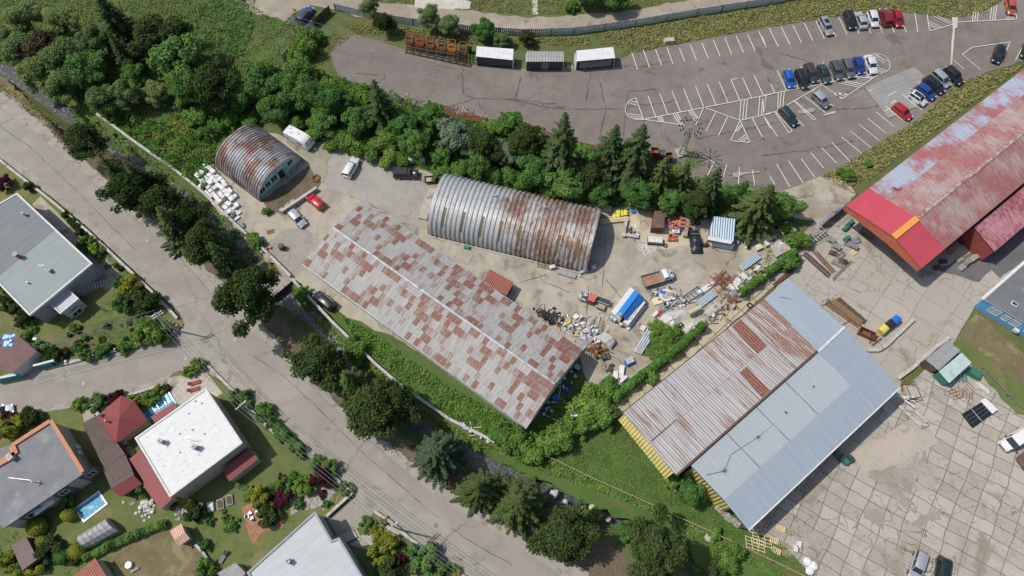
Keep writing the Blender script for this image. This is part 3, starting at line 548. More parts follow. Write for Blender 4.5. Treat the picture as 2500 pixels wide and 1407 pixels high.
def window(parent, a, c, u0, u1, z0, z1, mats=None, out=.04, bars=1, name='window'):
    """window on the wall a->c (world, outward to the right of a->c), between u0..u1 metres"""
    u = Vector((c.x-a.x, c.y-a.y, 0)).normalized(); n = Vector((u.y, -u.x, 0)); p = lambda s, z, o: Vector((a.x, a.y, 0))+u*s+n*o+Vector((0, 0, z))
    f = MB(); fw = .08
    for s0, s1, q0, q1 in ((u0, u1, z0, z0+fw), (u0, u1, z1-fw, z1), (u0, u0+fw, z0+fw, z1-fw), (u1-fw, u1, z0+fw, z1-fw)):
        f.bar(p((s0+s1)/2, (q0+q1)/2, -.02) if False else p(s0, (q0+q1)/2, out/2), p(s1, (q0+q1)/2, out/2), out+.04, q1-q0)
    for k in range(bars):
        s = u0+(u1-u0)*(k+1)/(bars+1); f.bar(p(s-.03, (z0+z1)/2, out/2), p(s+.03, (z0+z1)/2, out/2), out+.03, z1-z0-2*fw)
    wo_ = f.build(name, (mats or [m_white, m_glass])[0], parent)
    g = MB(); g.face([p(u0+fw, z0+fw, .012), p(u1-fw, z0+fw, .012), p(u1-fw, z1-fw, .012), p(u0+fw, z1-fw, .012)])
    g.build('pane', (mats or [m_white, m_glass])[1], wo_); return wo_
def flat_house(name, label, pxs, z, mwall, mroof, mpar, par=.25, pw=.35, z0=0.0, inw=.25, cat='house', parapet_name='parapet', slab=.3):
    P = ccw(GL(pxs, z)); c = centre(P); r = wthing(name, label, cat, (c.x, c.y, 0))
    W = inset(P, inw); b = MB(); walls(b, W, z-slab, z0); b.build('wall', mwall, r)
    b = MB(); b.slab([(p.x, p.y, z) for p in P], slab, 0, 1); b.build('roof', [mroof, mpar], r)
    if par:
        b = MB(); I = inset(P, pw); n = len(P)
        for i in range(n):
            a, c2, d2, e = P[i], P[(i+1) % n], I[(i+1) % n], I[i]
            b.prism([(a.x, a.y), (c2.x, c2.y), (d2.x, d2.y), (e.x, e.y)], z+.003, z+par, 0)
        b.build(parapet_name, mpar, r)
    return r, P, W
def rotframe(ang): a = R(ang); return Vector((math.cos(a), math.sin(a), 0)), Vector((-math.sin(a), math.cos(a), 0))

# --- big gabled hall with patchwork rust
ze, zr = 4.5, 6.3
A, B_, C_, D = G(738, 644, ze), G(888, 486, ze), G(1424, 854, ze), G(1286, 1045, ze); E, Fr = G(813, 556, zr), G(1356, 938, zr)
c = centre([A, B_, C_, D]); hall = wthing('gabled_hall', 'long gabled hall with patchwork of rusty and silver roof sheets in the yard centre', 'warehouse', (c.x, c.y, 0))
b = MB(); b.slab([A, D, Fr, E], .12, 0, 1); b.build('roof_slope', [m_hall, m_galv], hall)
b = MB(); b.slab([E, Fr, C_, B_], .12, 0, 1); b.build('roof_slope', [m_hall, m_galv], hall)
u = (Fr-E).normalized(); b = MB(); b.tube([E+u*.1+Vector((0, 0, .0)), Fr-u*.1+Vector((0, 0, .0))], .26, 8)
b.build('ridge_cap', nmat('ridge_tin', (.34, .345, .35), (.5, .51, .52), 1.2, .6, .2, c3=(.28, .25, .22), s3=.7, bump=.5, bscale=2), hall)
W = inset([A, D, C_, B_], .35); W = [Vector((p.x, p.y, 0)) for p in W]
iA, iD, iC, iB = W if (W[0]-Vector((A.x, A.y, 0))).length < 2 else [W[0], W[1], W[2], W[3]]
b = MB(); zw = ze-.14
for a, q in ((iA, iD), (iC, iB)): b.face([a, q, q+Vector((0, 0, zw)), a+Vector((0, 0, zw))])
for a, q, rr in ((iD, iC, Fr), (iB, iA, E)):
    mid = (a+q)/2; b.face([a, q, q+Vector((0, 0, zw)), Vector((mid.x, mid.y, zr-.2)), a+Vector((0, 0, zw))])
b.build('wall', m_whcor, hall)
b = MB(); off = Vector(((D-A).normalized().y, -(D-A).normalized().x, 0))*.08+Vector((0, 0, -.1)); b.tube([A+off, D+off], .08, 6); b.build('gutter', m_galv, hall)

# --- arched huts
def arch(name, label, p0, ang_len, L, hw, h, mat, ribs, nose=None, seg=22):
    """p0 = near-left base corner (world); length along ang_len; width to the left of it"""
    U, V = rotframe(ang_len); c = p0+U*L/2+V*hw; r = wthing(name, label, 'arched hut', (c.x, c.y, 0))
    def prof(t): a = math.pi*t; return hw-hw*math.copysign(abs(math.cos(a))**.92, math.cos(a)), h*math.sin(a)**.92 if 0 < t < 1 else 0
    b = MB(); n = int(L/ribs); arcl = [0]
    pr = [prof(i/seg) for i in range(seg+1)]
    for i in range(seg): arcl.append(arcl[-1]+math.dist(pr[i], pr[i+1]))
    def pt(x, i, k=0.0):
        w_, z_ = pr[i]; nx_, nz_ = (w_-hw)/hw, z_/h; return p0+U*x+V*(w_+nx_*k)+Vector((0, 0, z_+nz_*k))
    for j in range(n):
        x0, x1 = j*L/n, (j+1)*L/n; xs = [x0, x0+(x1-x0)*.3, x0+(x1-x0)*.5, x0+(x1-x0)*.8, x1]; ks = [0, .0, .17, .17, 0]
        for s_ in range(4):
            for i in range(seg):
                b.face([pt(xs[s_], i, ks[s_]), pt(xs[s_+1], i, ks[s_+1]), pt(xs[s_+1], i+1, ks[s_+1]), pt(xs[s_], i+1, ks[s_])], 0,
                       [(xs[s_], arcl[i]), (xs[s_+1], arcl[i]), (xs[s_+1], arcl[i+1]), (xs[s_], arcl[i+1])])
    b.build('arched_roof', mat, r)
    return r, U, V, pt, prof
m_edge = nmat('rusty_edge', (.3, .2, .15), (.42, .38, .35), 2, .7)
p0 = G(531, 412); Uh = rotframe(-38)[0]
hut, U, V, pt, prof = arch('arched_hut', 'small arched corrugated hut with rusty crown and teal end wall', p0, -38, 11.4, 5.5, 4.5, m_hut, .55)
b = MB(); seg = 22
front = [pt(10.9, i) for i in range(seg+1)]; b.face(front); b.build('end_wall', m_teal, hut); b = MB(); back = [pt(.4, i) for i in range(seg+1)]; b.face(back[::-1]); b.build('end_wall', m_teal, hut)
b = MB()
for i in range(seg): b.bar(pt(11.42, i, .02), pt(11.42, i+1, .02), .14, .12)
b.build('arch_edge', m_edge, hut)
fa, fb = pt(10.9, 0), pt(10.9, seg); fa.z = fb.z = 0
for u0, u1, z0_, z1_ in ((.9, 2.2, .8, 2.0), (2.4, 3.6, .9, 2.3), (3.8, 5.2, .9, 2.4), (8.0, 9.3, 1.3, 2.5)): window(hut, fa, fb, u0, u1, z0_, z1_, bars=1)
n_ = Vector(((fb-fa).normalized().y, -(fb-fa).normalized().x, 0)); uu = (fb-fa).normalized()
b = MB(); b.bar(fa+uu*5.6+n_*.03+Vector((0, 0, 1.05)), fa+uu*6.7+n_*.03+Vector((0, 0, 1.05)), .08, 2.1); b.build('doorway', m_black, hut)
b = MB(); b.bar(fa+uu*6.75+n_*.05+Vector((0, 0, 1.05)), fa+uu*7.1+n_*1.1+Vector((0, 0, 1.05)), .05, 2.1); dr = b.build('door', m_teal, hut)
b = MB(); b.bar(fa+uu*6.9+n_*.40+Vector((0, 0, 1.45)), fa+uu*7.06+n_*.85+Vector((0, 0, 1.45)), .09, .8); b.build('pane', m_glass, dr)

p0 = G(1045, 573)-rotframe(-15)[1]*0
quon, U, V, pt, prof = arch('arched_hut', 'long arched corrugated hall with a row of narrow skylights on its silver side', p0, -15.1, 28.7, 6.0, 5.2, m_quon, .84, seg=24)
b = MB(); seg = 24; b.face([pt(28.3, i) for i in range(seg+1)]); b.build('end_wall', m_rust2, quon); b = MB(); b.face([pt(.5, i) for i in range(seg+1)][::-1]); b.build('end_wall', m_rust2, quon)
m_sky = plain('amber_fibreglass', (.13, .105, .04), .5)
for k in range(8):
    x = 2.55+k*3.36; b = MB()
    for i in range(4, 9):
        q = [pt(x, i, .05), pt(x+.42, i, .05), pt(x+.42, i+1, .05), pt(x, i+1, .05)]; nn = (q[1]-q[0]).cross(q[3]-q[0]).normalized()*.07
        if nn.z < 0: nn = -nn
        b.face([p+nn for p in q]); b.face([q[0], q[1], q[1]+nn, q[0]+nn]); b.face([q[1], q[2], q[2]+nn, q[1]+nn]); b.face([q[3], q[0], q[0]+nn, q[3]+nn])
    b.build('skylight', m_sky, quon)
for k in range(5):
    x = 2.9+k*3.4; b = MB()
    for i in range(18, 21):
        q = [pt(x, i, .1), pt(x+.5, i, .1), pt(x+.5, i+1, .1), pt(x, i+1, .1)]; b.face([p+Vector((0, 0, .03)) for p in q])
    b.build('roof_patch', m_rust, quon)
b = MB(); q = pt(10.3, 14); b.cyl(q.x, q.y, q.z, q.z+.5, .13); b.cyl(q.x, q.y, q.z+.45, q.z+.6, .22); b.build('vent', m_galv, quon)
b = MB(); q = pt(19.2, 14); b.cyl(q.x, q.y, q.z, q.z+.5, .13); b.cyl(q.x, q.y, q.z+.45, q.z+.6, .22); b.build('vent', m_galv, quon)
b = MB(); Up, Vp = U, V
b.box(*(G(1140, 606).xy), 0, .5, 1.0, .6, R(-15)); tag(b.build('junction_box', m_green, world=True), 'pale green box standing on the base rail of the long arched hall', 'box')
b = MB(); b.bar(pt(0, 0)-V*.35+Vector((0, 0, .12)), pt(28.7, 0)-V*.35+Vector((0, 0, .12)), .3, .22); b.build('base_rail', m_conc, quon)
b = MB(); c0 = G(1045, 500); b.box(c0.x, c0.y, 0, .5, 1.6, 6.5, R(-15)); tag(b.build('concrete_ramp', m_conc, world=True), 'pale concrete plinth at the left end of the long arched hall', 'plinth')

# --- small annexe with red ribbed roof behind the hall
P = GL([(1195, 657, 2.6), (1254, 690, 2.2), (1236, 722, 2.2), (1178, 690, 2.6)]); P = ccw(P)
c = centre(P); r = wthing('lean_to', 'small lean-to with red ribbed roof against the back of the gabled hall', 'lean-to', (c.x, c.y, 0))
b = MB(); b.slab(P, .1, 0, 1); b.build('roof', [m_redtile, m_rust2], r)
W = inset(P, .15); b = MB(); walls(b, [Vector((p.x, p.y, p.z-.12)) for p in W], None); b.build('wall', m_brownwood, r)

# --- right hall: rusty half and blue-grey half
c = G(1850, 980, 0); rh = wthing('workshop_hall', 'wide workshop hall, one roof half of striped rusty iron and the other of blue-grey sheet', 'warehouse', (c.x, c.y, 0))
a1, b1, c1, d1 = G(1521, 1007, 5), G(1867, 728, 5), G(1995, 857, 6.6), G(1651, 1161, 6.6)
b = MB(); b.slab([b1, a1, d1, c1], .15, 0, 1); b.build('roof_slope', [m_rroof, m_rust2], rh)
def onroof(P4, s, t): a, bb, cc, dd = P4; return (a.lerp(bb, s)).lerp(dd.lerp(cc, s), t)
RQ = (a1, b1, c1, d1)
for s0, s1, t0, t1 in ((.745, .815, .02, .52), (.60, .655, .56, .98)):
    q = [onroof(RQ, s0, t0), onroof(RQ, s1, t0), onroof(RQ, s1, t1), onroof(RQ, s0, t1)]; b = MB()
    b.slab([p+Vector((0, 0, .05)) for p in (q[1], q[0], q[3], q[2])], .04); b.build('rusted_panel', m_rrust, rh)
e1, f1, g1, h1 = G(1687, 1137, 6.4), G(1996, 861, 6.4), G(2196, 948, 5.0), G(1828, 1295, 5.0)
i1 = G(1925, 678, 5.4); j1 = G(2061, 799, 5.4); k1 = G(1867, 729, 5.4)
t_ = lambda q, z: G(q[0], q[1], z)
m1, m2 = G(1767, 1221, 5.75), G(2078, 941, 5.75)
n1 = G(2061, 799, 6.1)
b = MB(); b.slab([f1, e1, m1, m2], .12, 0, 1); b.build('roof_slope', [m_oldblue, m_galv], rh)
b = MB(); b.slab([m2, m1, h1, g1], .12, 0, 1); b.build('roof_slope', [m_bluesheet, m_galv], rh)
b = MB(); b.slab([f1, m2, g1, G(2063, 800, 6.0)], .12, 0, 1); b.build('roof_slope', [m_bluesheet, m_galv], rh)
b = MB(); b.slab([G(1925, 678, 5.2), G(1866, 730, 5.2), G(1996, 858, 6.2), G(2061, 800, 6.0)], .12, 0, 1); b.build('roof_slope', [m_bluesheet, m_galv], rh)
cab = [(1725, 1160), (1768, 1150), (1785, 1110), (1850, 1068), (1885, 1040), (1918, 1008), (1950, 975), (1985, 945), (2020, 905)]
zc = lambda q: 6.38-.65*max(0, min(1, ((G(q[0], q[1], 6).xy-e1.xy).dot(Vector((m1.x-e1.x, m1.y-e1.y)).normalized()))/(m1.xy-e1.xy).length))
b = MB(); b.tube([G(q[0], q[1], zc(q)+.08) for q in cab], .045, 5); b.build('cable', m_dark, rh)
for q in ((1768, 1150), (1850, 1068), (1918, 1008), (1985, 945)):
    p = G(q[0], q[1], zc(q)); b = MB(); b.box(p.x, p.y, p.z, p.z+.2, .35, .35, .3)
    for a in (.4, 1.6, 2.8): b.bar(p+Vector((-math.cos(a)*.6, -math.sin(a)*.6, .08)), p+Vector((math.cos(a)*.6, math.sin(a)*.6, .08)), .05, .05)
    b.build('bracket', m_rust2, rh)
b = MB(); b.tube([G(1905+60*math.sin(k*.45)*(1-k*.012), 775-50*math.cos(k*.45)+k*1.5, 5.45) for k in range(11)], .035, 4); b.build('loose_cable', m_dark, rh)
for s_ in (.27, .5, .73):
    b = MB(); b.bar(e1.lerp(f1, s_)+Vector((0, 0, .03)), m1.lerp(m2, s_)+Vector((0, 0, .03)), .1, .03); b.build('sheet_lap', m_rust2, rh)
for s_ in (.12, .3, .38, .55, .7, .86):
    b = MB(); b.bar(m1.lerp(m2, s_)+Vector((0, 0, .02)), m1.lerp(m2, s_)+(h1-m1)*.98+Vector((0, 0, .02)), .12, .02); b.build('sheet_lap', m_oldblue, rh)
b = MB(); b.bar(G(1590, 1077, 5.8), G(1652, 1024, 5.75), .12, .12); b.build('roof_rail', m_dark, rh)
b = MB(); b.bar(G(1996, 860, 6.42), G(2062, 799, 6.1), .35, .1); b.build('flashing', m_offw, rh)
b = MB(); b.bar(d1+Vector((0, 0, .06)), c1+Vector((0, 0, .06)), .3, .16); b.build('ridge_flashing', m_brownwood, rh)
b = MB(); b.bar(a1+Vector((0, 0, -.05)), b1+Vector((0, 0, -.05)), .16, .14); b.build('gutter', m_brownwood, rh)
b = MB(); b.bar(h1+Vector((0, 0, -.1)), g1+Vector((0, 0, -.1)), .2, .28); b.build('eave_beam', m_offw, rh)
W = [Vector((p.x, p.y, p.z-.2)) for p in (a1, d1, c1, b1)]; I = inset(W, .45)
b = MB(); walls(b, I, None); b.build('wall', m_cream, rh)
g0 = [Vector((p.x, p.y, 0)) for p in (a1, d1)]; uu = (g0[1]-g0[0]).normalized(); b = MB()
s0, s1 = g0[0]+uu*.3, g0[1]-uu*.5; out = Vector((uu.y, -uu.x, 0))
b.face([s0+out*.75+Vector((0, 0, 2.6)), s1+out*.75+Vector((0, 0, 3.2)), s1-out*.25+Vector((0, 0, 6.2)), s0-out*.25+Vector((0, 0, 4.7))]); b.build('yellow_cladding', m_yellowcor, rh)
# back part walls: open shed along the right eave, posts and rear wall
mid_a, mid_b = G(1745, 1185, 0), G(2085, 905, 0)
q0, q1 = Vector((e1.x, e1.y, 0)), Vector((m1.x, m1.y, 0)); uu = (q1-q0).normalized()
b = MB(); b.face([q0+uu*.4, q1+uu*1.5, q1+uu*1.5+Vector((0, 0, 5.2)), q0+uu*.4+Vector((0, 0, 6.1))]); r0 = Vector((G(2096, 915, 0).x, G(2096, 915, 0).y, 0))
b.face([q1+uu*1.5, r0+uu*1.5, r0+uu*1.5+Vector((0, 0, 5.2)), q1+uu*1.5+Vector((0, 0, 5.2))])
b.face([r0+uu*1.5, Vector((f1.x, f1.y, 0)), Vector((f1.x, f1.y, 6.0)), r0+uu*1.5+Vector((0, 0, 5.2))]); b.build('wall', m_yellowcor, rh)
hh, gg = Vector((h1.x, h1.y, 0)), Vector((g1.x, g1.y, 0)); u3 = (gg-hh).normalized(); n3 = Vector((-u3.y, u3.x, 0))
for k in range(7):
    p = hh+u3*(.5+k*(gg-hh).length*.98/6.2)+n3*.5; b = MB(); b.bar(p, p+Vector((0, 0, 4.8)), .2, .2); b.build('post', m_rust2, rh)

# --- red hall with new red gable end
ra, rb, rc = G(2065, 503, 6), G(2182, 579, 7.6), G(2249, 656, 6)
ax = rotframe(37.1)[0]; LN_ = 62
c = centre([ra, rc])+ax*30; red = wthing('red_hall', 'long faded red hall with a fresh red and orange gable end', 'warehouse', (c.x, c.y, 0))
NL = 5.85
def sl2(name, p, q, o0, o1, mat, dz=0.0):
    b = MB(); Z = Vector((0, 0, dz)); b.slab([p+ax*o0+Z, q+ax*o0+Z, q+ax*o1+Z, p+ax*o1+Z], .12, 0, 1); return b.build(name, [mat, m_rust2], red)
sl2('new_roof_slope', ra, rb, 0, NL, m_redsheet, .02); sl2('new_roof_slope', rb, rc, 0, NL, m_redsheet, .02)
# the left slope is bluish near the eave, faded red above
mL = ra.lerp(rb, .42)
for p, q, mt in ((ra, mL, m_redblue), (mL, rb, m_redold), (rb, rc, m_redold)):
    b = MB(); P0, P1, P2, P3 = p+ax*NL, q+ax*NL, q+ax*LN_, p+ax*LN_; b.slab([P3, P0, P1, P2], .1, 0, 1); b.build('old_roof_slope', [mt, m_rust2], red)
b = MB(); b.bar(rb+ax*(NL+.1)+Vector((0, 0, .05)), rb+ax*LN_+Vector((0, 0, .05)), .55, .08); b.build('ridge_cap', nmat('flaking_ridge', (.22, .11, .09), (.42, .37, .34), 2, .7, c3=(.3, .07, .06), s3=.8), red)
b = MB(); b.bar(rb+ax*(-.05)+Vector((0, 0, .06)), rb+ax*(NL+.05)+Vector((0, 0, .06)), 1.05, .07); b.build('ridge_cap', plain('orange_flashing', (.72, .30, .06), .5), red)
b = MB(); dn = Vector((0, 0, -.15)); hgt = Vector((0, 0, -1.15)); sh = ax*.1
for p, q in ((ra, rb), (rb, rc)): b.face([p+sh+dn, q+sh+dn, q+sh+hgt*(2.2 if q is rb else 1.2), p+sh+hgt*(2.2 if p is rb else 1.2)])
b.build('gable_fascia', m_rusto, red)
inn = ax*5.2; b = MB(); g0, g1_ = Vector((ra.x, ra.y, 0)), Vector((rc.x, rc.y, 0)); v3 = (g1_-g0).normalized()
w0, w1 = g0+inn+v3*.3, g1_+inn-v3*.5; top = 5.6
b.face([w0, w1, w1+Vector((0, 0, top)), Vector((rb.x, rb.y, 7.2))+inn, w0+Vector((0, 0, top))])
b.face([w1, w1+ax*(LN_-2), w1+ax*(LN_-2)+Vector((0, 0, top)), w1+Vector((0, 0, top))]); b.face([w0+ax*(LN_-2), w0, w0+Vector((0, 0, top)), w0+ax*(LN_-2)+Vector((0, 0, top))]); b.build('wall', nmat('shade_dark_wall', (.03, .028, .028), (.05, .045, .045), 1, .9), red)  # near-black wall colour stands in for the shade inside the open hall
b = MB(); q = ra.lerp(rb, .35)+ax*8.5; b.bar(q+Vector((-.5, .5, .3)), q+Vector((0, 0, .3)), .1, .1); b.bar(q+Vector((0, 0, .3)), q+Vector((.8, .1, .3)), .1, .1); b.build('snow_guard', m_dark, red)
# annexe
pa, pb = G(2378, 555, 5), G(2428, 615, 4.2)
c = centre([pa, pb])+ax*15; an = wthing('red_annexe', 'lower red annexe with pinkish ribbed roof beside the red hall', 'warehouse', (c.x, c.y, 0))
b = MB(); b.slab([pa+ax*40, pa, pb, pb+ax*40], .12, 0, 1); b.build('roof', [m_pink, m_rust2], an)
fa, fb = Vector((pa.x, pa.y, 0))+ax*.2, Vector((pb.x, pb.y, 0))+ax*.2; b = MB()
b.face([fa, fb, fb+Vector((0, 0, 4.0)), fa+Vector((0, 0, 4.8))]); vv = (fb-fa).normalized()
b.face([fb-vv*.3, fb-vv*.3+ax*39, fb-vv*.3+ax*39+Vector((0, 0, 4.0)), fb-vv*.3+Vector((0, 0, 4.0))]); b.build('wall', m_redr, an)

# --- blue building at the right edge
P = [G(2404, 731, 3.6), G(2404, 731, 3.6)+rotframe(-37)[0]*22, None, None]; P[2] = P[1]+ax*14; P[3] = P[0]+ax*30
P[2] = P[1]+ax*30; c = centre([P[0], P[1]])+ax*8; bb = wthing('blue_office', 'light blue single-storey office with white windows under a grey roof', 'building', (c.x, c.y, 0))
P = [P[0], P[1], P[2], P[3]]; W = inset(P, .12); b = MB(); walls(b, W, 3.5); b.build('wall', m_bluer, bb)
b = MB(); b.slab(P, .25, 0, 1); b.build('roof', [nmat('dark_slate_sheet', (.13, .135, .145), (.155, .16, .17), .6, .7), m_offw], bb)
Pi = [P[0]+ax*5.2+rotframe(-37)[0]*2.8, P[1]+ax*5.2, P[2], P[3]+rotframe(-37)[0]*2.8]; b = MB(); b.prism([(p.x, p.y) for p in Pi], 3.605, 4.3, 0, 1); b.build('upper_roof', [m_lconc, m_feltl], bb)
b = MB(); b.prism([(p.x, p.y) for p in [P[0]-rotframe(-37)[0]*.5, P[0]-rotframe(-37)[0]*.02, P[3]-rotframe(-37)[0]*.02, P[3]-rotframe(-37)[0]*.5]], 2.9, 3.3, 0); b.build('eave_strip', m_offw, bb)
m_blind = plain('pale_blinds', (.42, .46, .5), .3)
for k, (s0, s1) in enumerate(((1.6, 3.4), (3.9, 5.0), (5.3, 6.7), (7.9, 9.6), (10.0, 11.6), (13, 15))): window(bb, W[0], W[1], s0, s1, 1.2, 2.8, mats=[m_white, m_blind], bars=1)
b = MB(); q = W[0].lerp(W[1], .33)+rotframe(-37)[0]*0-ax*.3; b.box(q.x, q.y, .5, 1.2, .8, .5, R(-37)); b.build('air_conditioner', m_offw, bb)
b = MB(); q = P[0]+ax*2.2+rotframe(-37)[0]*3.6; b.box(q.x, q.y, 3.605, 3.75, 1.0, .7, R(-37)); b.box(q.x, q.y, 3.75, 3.76, .8, .5, R(-37), 1); b.build('skylight', [m_white, m_glass], bb)

# --- small sheds right
def shed(name, label, px, mroof, mwall, t=.08, ins=.12, cat='shed', kind='roof', z0=0):
    P = ccw(GL(px)); c = centre(P); r = wthing(name, label, cat, (c.x, c.y, z0)); b = MB(); b.slab(P, t, 0, 1); b.build(kind, [mroof, mwall], r)
    W = inset(P, ins); b = MB(); walls(b, [Vector((p.x, p.y, p.z-t-.02)) for p in W], None, z0); b.build('wall', mwall, r); return r
shed('tool_shed', 'open shed with grey corrugated roof beside the concrete kerb', [(2258, 878, 2.6), (2316, 831, 2.6), (2345, 856, 2.3), (2292, 905, 2.3)], m_greycor, m_rust2)
r = shed('store_shed', 'shed with mint green flat roof behind the grey corrugated shed', [(2292, 907, 2.4), (2348, 861, 2.4), (2372, 886, 2.2), (2317, 936, 2.2)], m_mint, m_green)
shed('bay_shelter', 'clean white flat-roofed open bay left of the weathered bay', [(1164, 113, 2.6), (1254, 120, 2.6), (1252, 147, 2.6), (1162, 138, 2.6)], m_memb, m_dark, .12)
shed('bay_shelter', 'weathered bay with grey moss-stained tile roof between the two white bays', [(1286, 125, 2.6), (1376, 126, 2.6), (1376, 151, 2.6), (1285, 151, 2.6)], m_greycor, m_dark, .12)
shed('bay_shelter', 'white bay with a hanging grey curtain beside the first parking spaces', [(1407, 124, 2.7), (1497, 115, 2.7), (1502, 142, 2.7), (1408, 150, 2.7)], m_memb, m_dark, .12)
# bay shelters: pale side cheeks, curtain
for (x0, y0, x1, y1, cur) in ((1163, 139, 1252, 147, 0), (1285, 151, 1376, 151, 1), (1408, 150, 1501, 142, 2)):
    a, q = G(x0, y0, 2.5), G(x1, y1, 2.5); sh_ = [o for o in bpy.data.objects if o.name.startswith('bay_shelter')][(0, 1, 2)[cur]]
    u = (q-a).normalized(); n = Vector((u.y, -u.x, 0))
    for e in (a, q):
        b = MB(); b.bar(Vector((e.x, e.y, 1.2))+n*.1, Vector((e.x, e.y, 1.2))-n*2.2, .12, 2.4); b.build('side_panel', m_offw, sh_)
    if cur:
        b = MB(); N_ = 26 if cur == 2 else 7; s0, s1 = (.1, .93) if cur == 2 else (.42, .6)
        for k in range(N_):
            t0, t1 = s0+(s1-s0)*k/N_, s0+(s1-s0)*(k+1)/N_; k0, k1 = (.08, -.06) if k % 2 else (-.06, .08)
            p, r_ = a.lerp(q, t0), a.lerp(q, t1); lo = .5+.15*math.sin(k*1.3)
            b.face([Vector((p.x, p.y, lo))+n*(k0+.12), Vector((r_.x, r_.y, lo))+n*(k1+.12), Vector((r_.x, r_.y, 2.3))+n*(k1+.05), Vector((p.x, p.y, 2.3))+n*(k0+.05)])
        b.build('curtain', plain('grey_tarp', (.25, .26, .27), .6), sh_)
# light-blue roofed shed in the yard, brown container
r = shed('corrugated_shed', 'shed with light blue corrugated roof at the edge of the spruce row', [(1741, 528, 2.6), (1797, 535, 2.6), (1790, 592, 2.3), (1729, 583, 2.3)], m_ltblue, m_greycor)
b = MB(); P = GL([(1729, 577), (1788, 588), (1785, 596), (1727, 585)], 2.45); b.slab(P, .08); b.build('eave_board', m_offw, r)
r = shed('steel_container', 'rust brown steel container with debris on its flat lid', [(1598, 515, 2.0), (1624, 515, 2.0), (1621, 557, 2.0), (1591, 556, 2.0)], m_rust2, m_rust, .08, .02, cat='container', kind='lid')
# ---------------- houses
h1o, P1, W1 = flat_house('flat_roof_house', 'flat grey-green roofed bungalow with roadside stairs, at the left edge', [(43, 472), (227, 644), (73, 772), (-125, 568)], 4.6, m_greyr, m_feltg, m_offw, .14, .28)
P = P1; 
# darker half of the roof
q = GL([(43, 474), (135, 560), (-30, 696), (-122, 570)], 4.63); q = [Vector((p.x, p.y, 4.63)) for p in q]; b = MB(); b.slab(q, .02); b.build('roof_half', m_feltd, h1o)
def chimney(parent, px, z, lx=.5, ly=.5, h=1.1, m=m_conc, rz=-40, cap=True, name='chimney'):
    c = G(px[0], px[1], z); b = MB(); b.box(c.x, c.y, z, z+h, lx, ly, R(rz)); o = b.build(name, m, parent)
    if cap: b = MB(); b.box(c.x, c.y, z+h, z+h+.1, lx+.16, ly+.16, R(rz)); b.box(c.x, c.y, z+h+.1, z+h+.103, lx*.5, ly*.5, R(rz), 1); b.build('chimney_cap', [m_lconc, m_black], o)
    return o
chimney(h1o, (48, 628), 4.65, .6, .5, 1.2, m_brick); chimney(h1o, (62, 526), 4.65, .3, .3, .8, m_offw); chimney(h1o, (122, 662), 4.65, .8, .35, .6, m_grey); chimney(h1o, (70, 692), 4.65, .2, .2, .5, m_grey, cap=False)
b = MB(); c = G(112, 657, 4.65); b.tube([c, c+Vector((0, 0, 1.6))], .03); b.tube([c+Vector((-.5, 0, 1.4)), c+Vector((.5, .1, 1.4))], .03); b.tube([c+Vector((-.3, 0, 1.1)), c+Vector((.3, .1, 1.1))], .03); b.build('antenna', m_galv, h1o)
# porch extension
r, Pq, Wq = flat_house('porch_block', 'small white porch block with a flat roof on the bungalow\'s garden side', [(166, 705), (194, 730), (148, 768), (123, 744)], 3.2, m_offw, m_feltl, m_offw, .2, .2, cat='porch')
window(r, Wq[0] if False else Vector((G(155, 770, 3.2).x, G(155, 770, 3.2).y, 0)), Vector((G(193, 738, 3.2).x, G(193, 738, 3.2).y, 0)), .7, 2.4, .9, 2.2, out=.1)
b = MB(); a, q = G(200, 716, 0), G(262, 690, 0)
for k in range(11):
    t = k/10; p = a.lerp(q, t); b.box(p.x, p.y, 0, .17*(11-k), .34, 1.3, R(22))
tag(b.build('outdoor_stairs', m_conc, world=True), 'concrete outdoor staircase beside the bungalow', 'stairs')
# white-roofed house
h2o, P2, W2 = flat_house('flat_roof_house', 'house with bright white flat roof and beige walls beside the pool', [(503, 947), (593, 1082), (415, 1215), (329, 1070)], 5.5, m_beige, m_memb, m_offw, .12, .3)
chimney(h2o, (398, 1080), 5.5, .5, .5, 1.1, m_grey); chimney(h2o, (480, 1094), 5.5, .5, .6, 1.1, m_grey)
for k in range(7):
    x, y = [(478, 980), (493, 985), (462, 1010), (440, 1060), (500, 1060), (440, 1105), (470, 1050)][k]; c = G(x, y, 5.5); b = MB(); b.box(c.x, c.y, 5.5, 5.53, .3, .22, R(40)); b.build('roof_vent', m_dark, h2o)
c = G(468, 1075, 5.5); b = MB(); b.tube([c, c+Vector((0, 0, 1.8))], .03); b.tube([c+Vector((-.4, 0, 1.6)), c+Vector((.4, .2, 1.6))], .03); b.build('antenna', m_galv, h2o)
def leanroof(name, label, px, m=m_maroon, mw=m_beige, **k): return shed(name, label, px, m, mw, cat=k.pop('cat', 'lean-to'), **k)
leanroof('lean_to', 'long maroon lean-to roof along the left side of the white-roofed house', [(316, 1121, 2.6), (342, 1099, 2.7), (420, 1218, 2.7), (392, 1245, 2.5), (352, 1190, 2.5), (350, 1175, 2.5)])
leanroof('porch_roof', 'maroon porch roof on the garden side of the white-roofed house', [(542, 1146, 2.8), (611, 1094, 2.8), (630, 1121, 2.5), (560, 1176, 2.5)], cat='porch')
leanroof('pool_canopy', 'small maroon canopy between the pool and the white roof', [(368, 1018, 2.6), (425, 982, 2.6), (432, 994, 2.6), (378, 1032, 2.6)], cat='canopy')
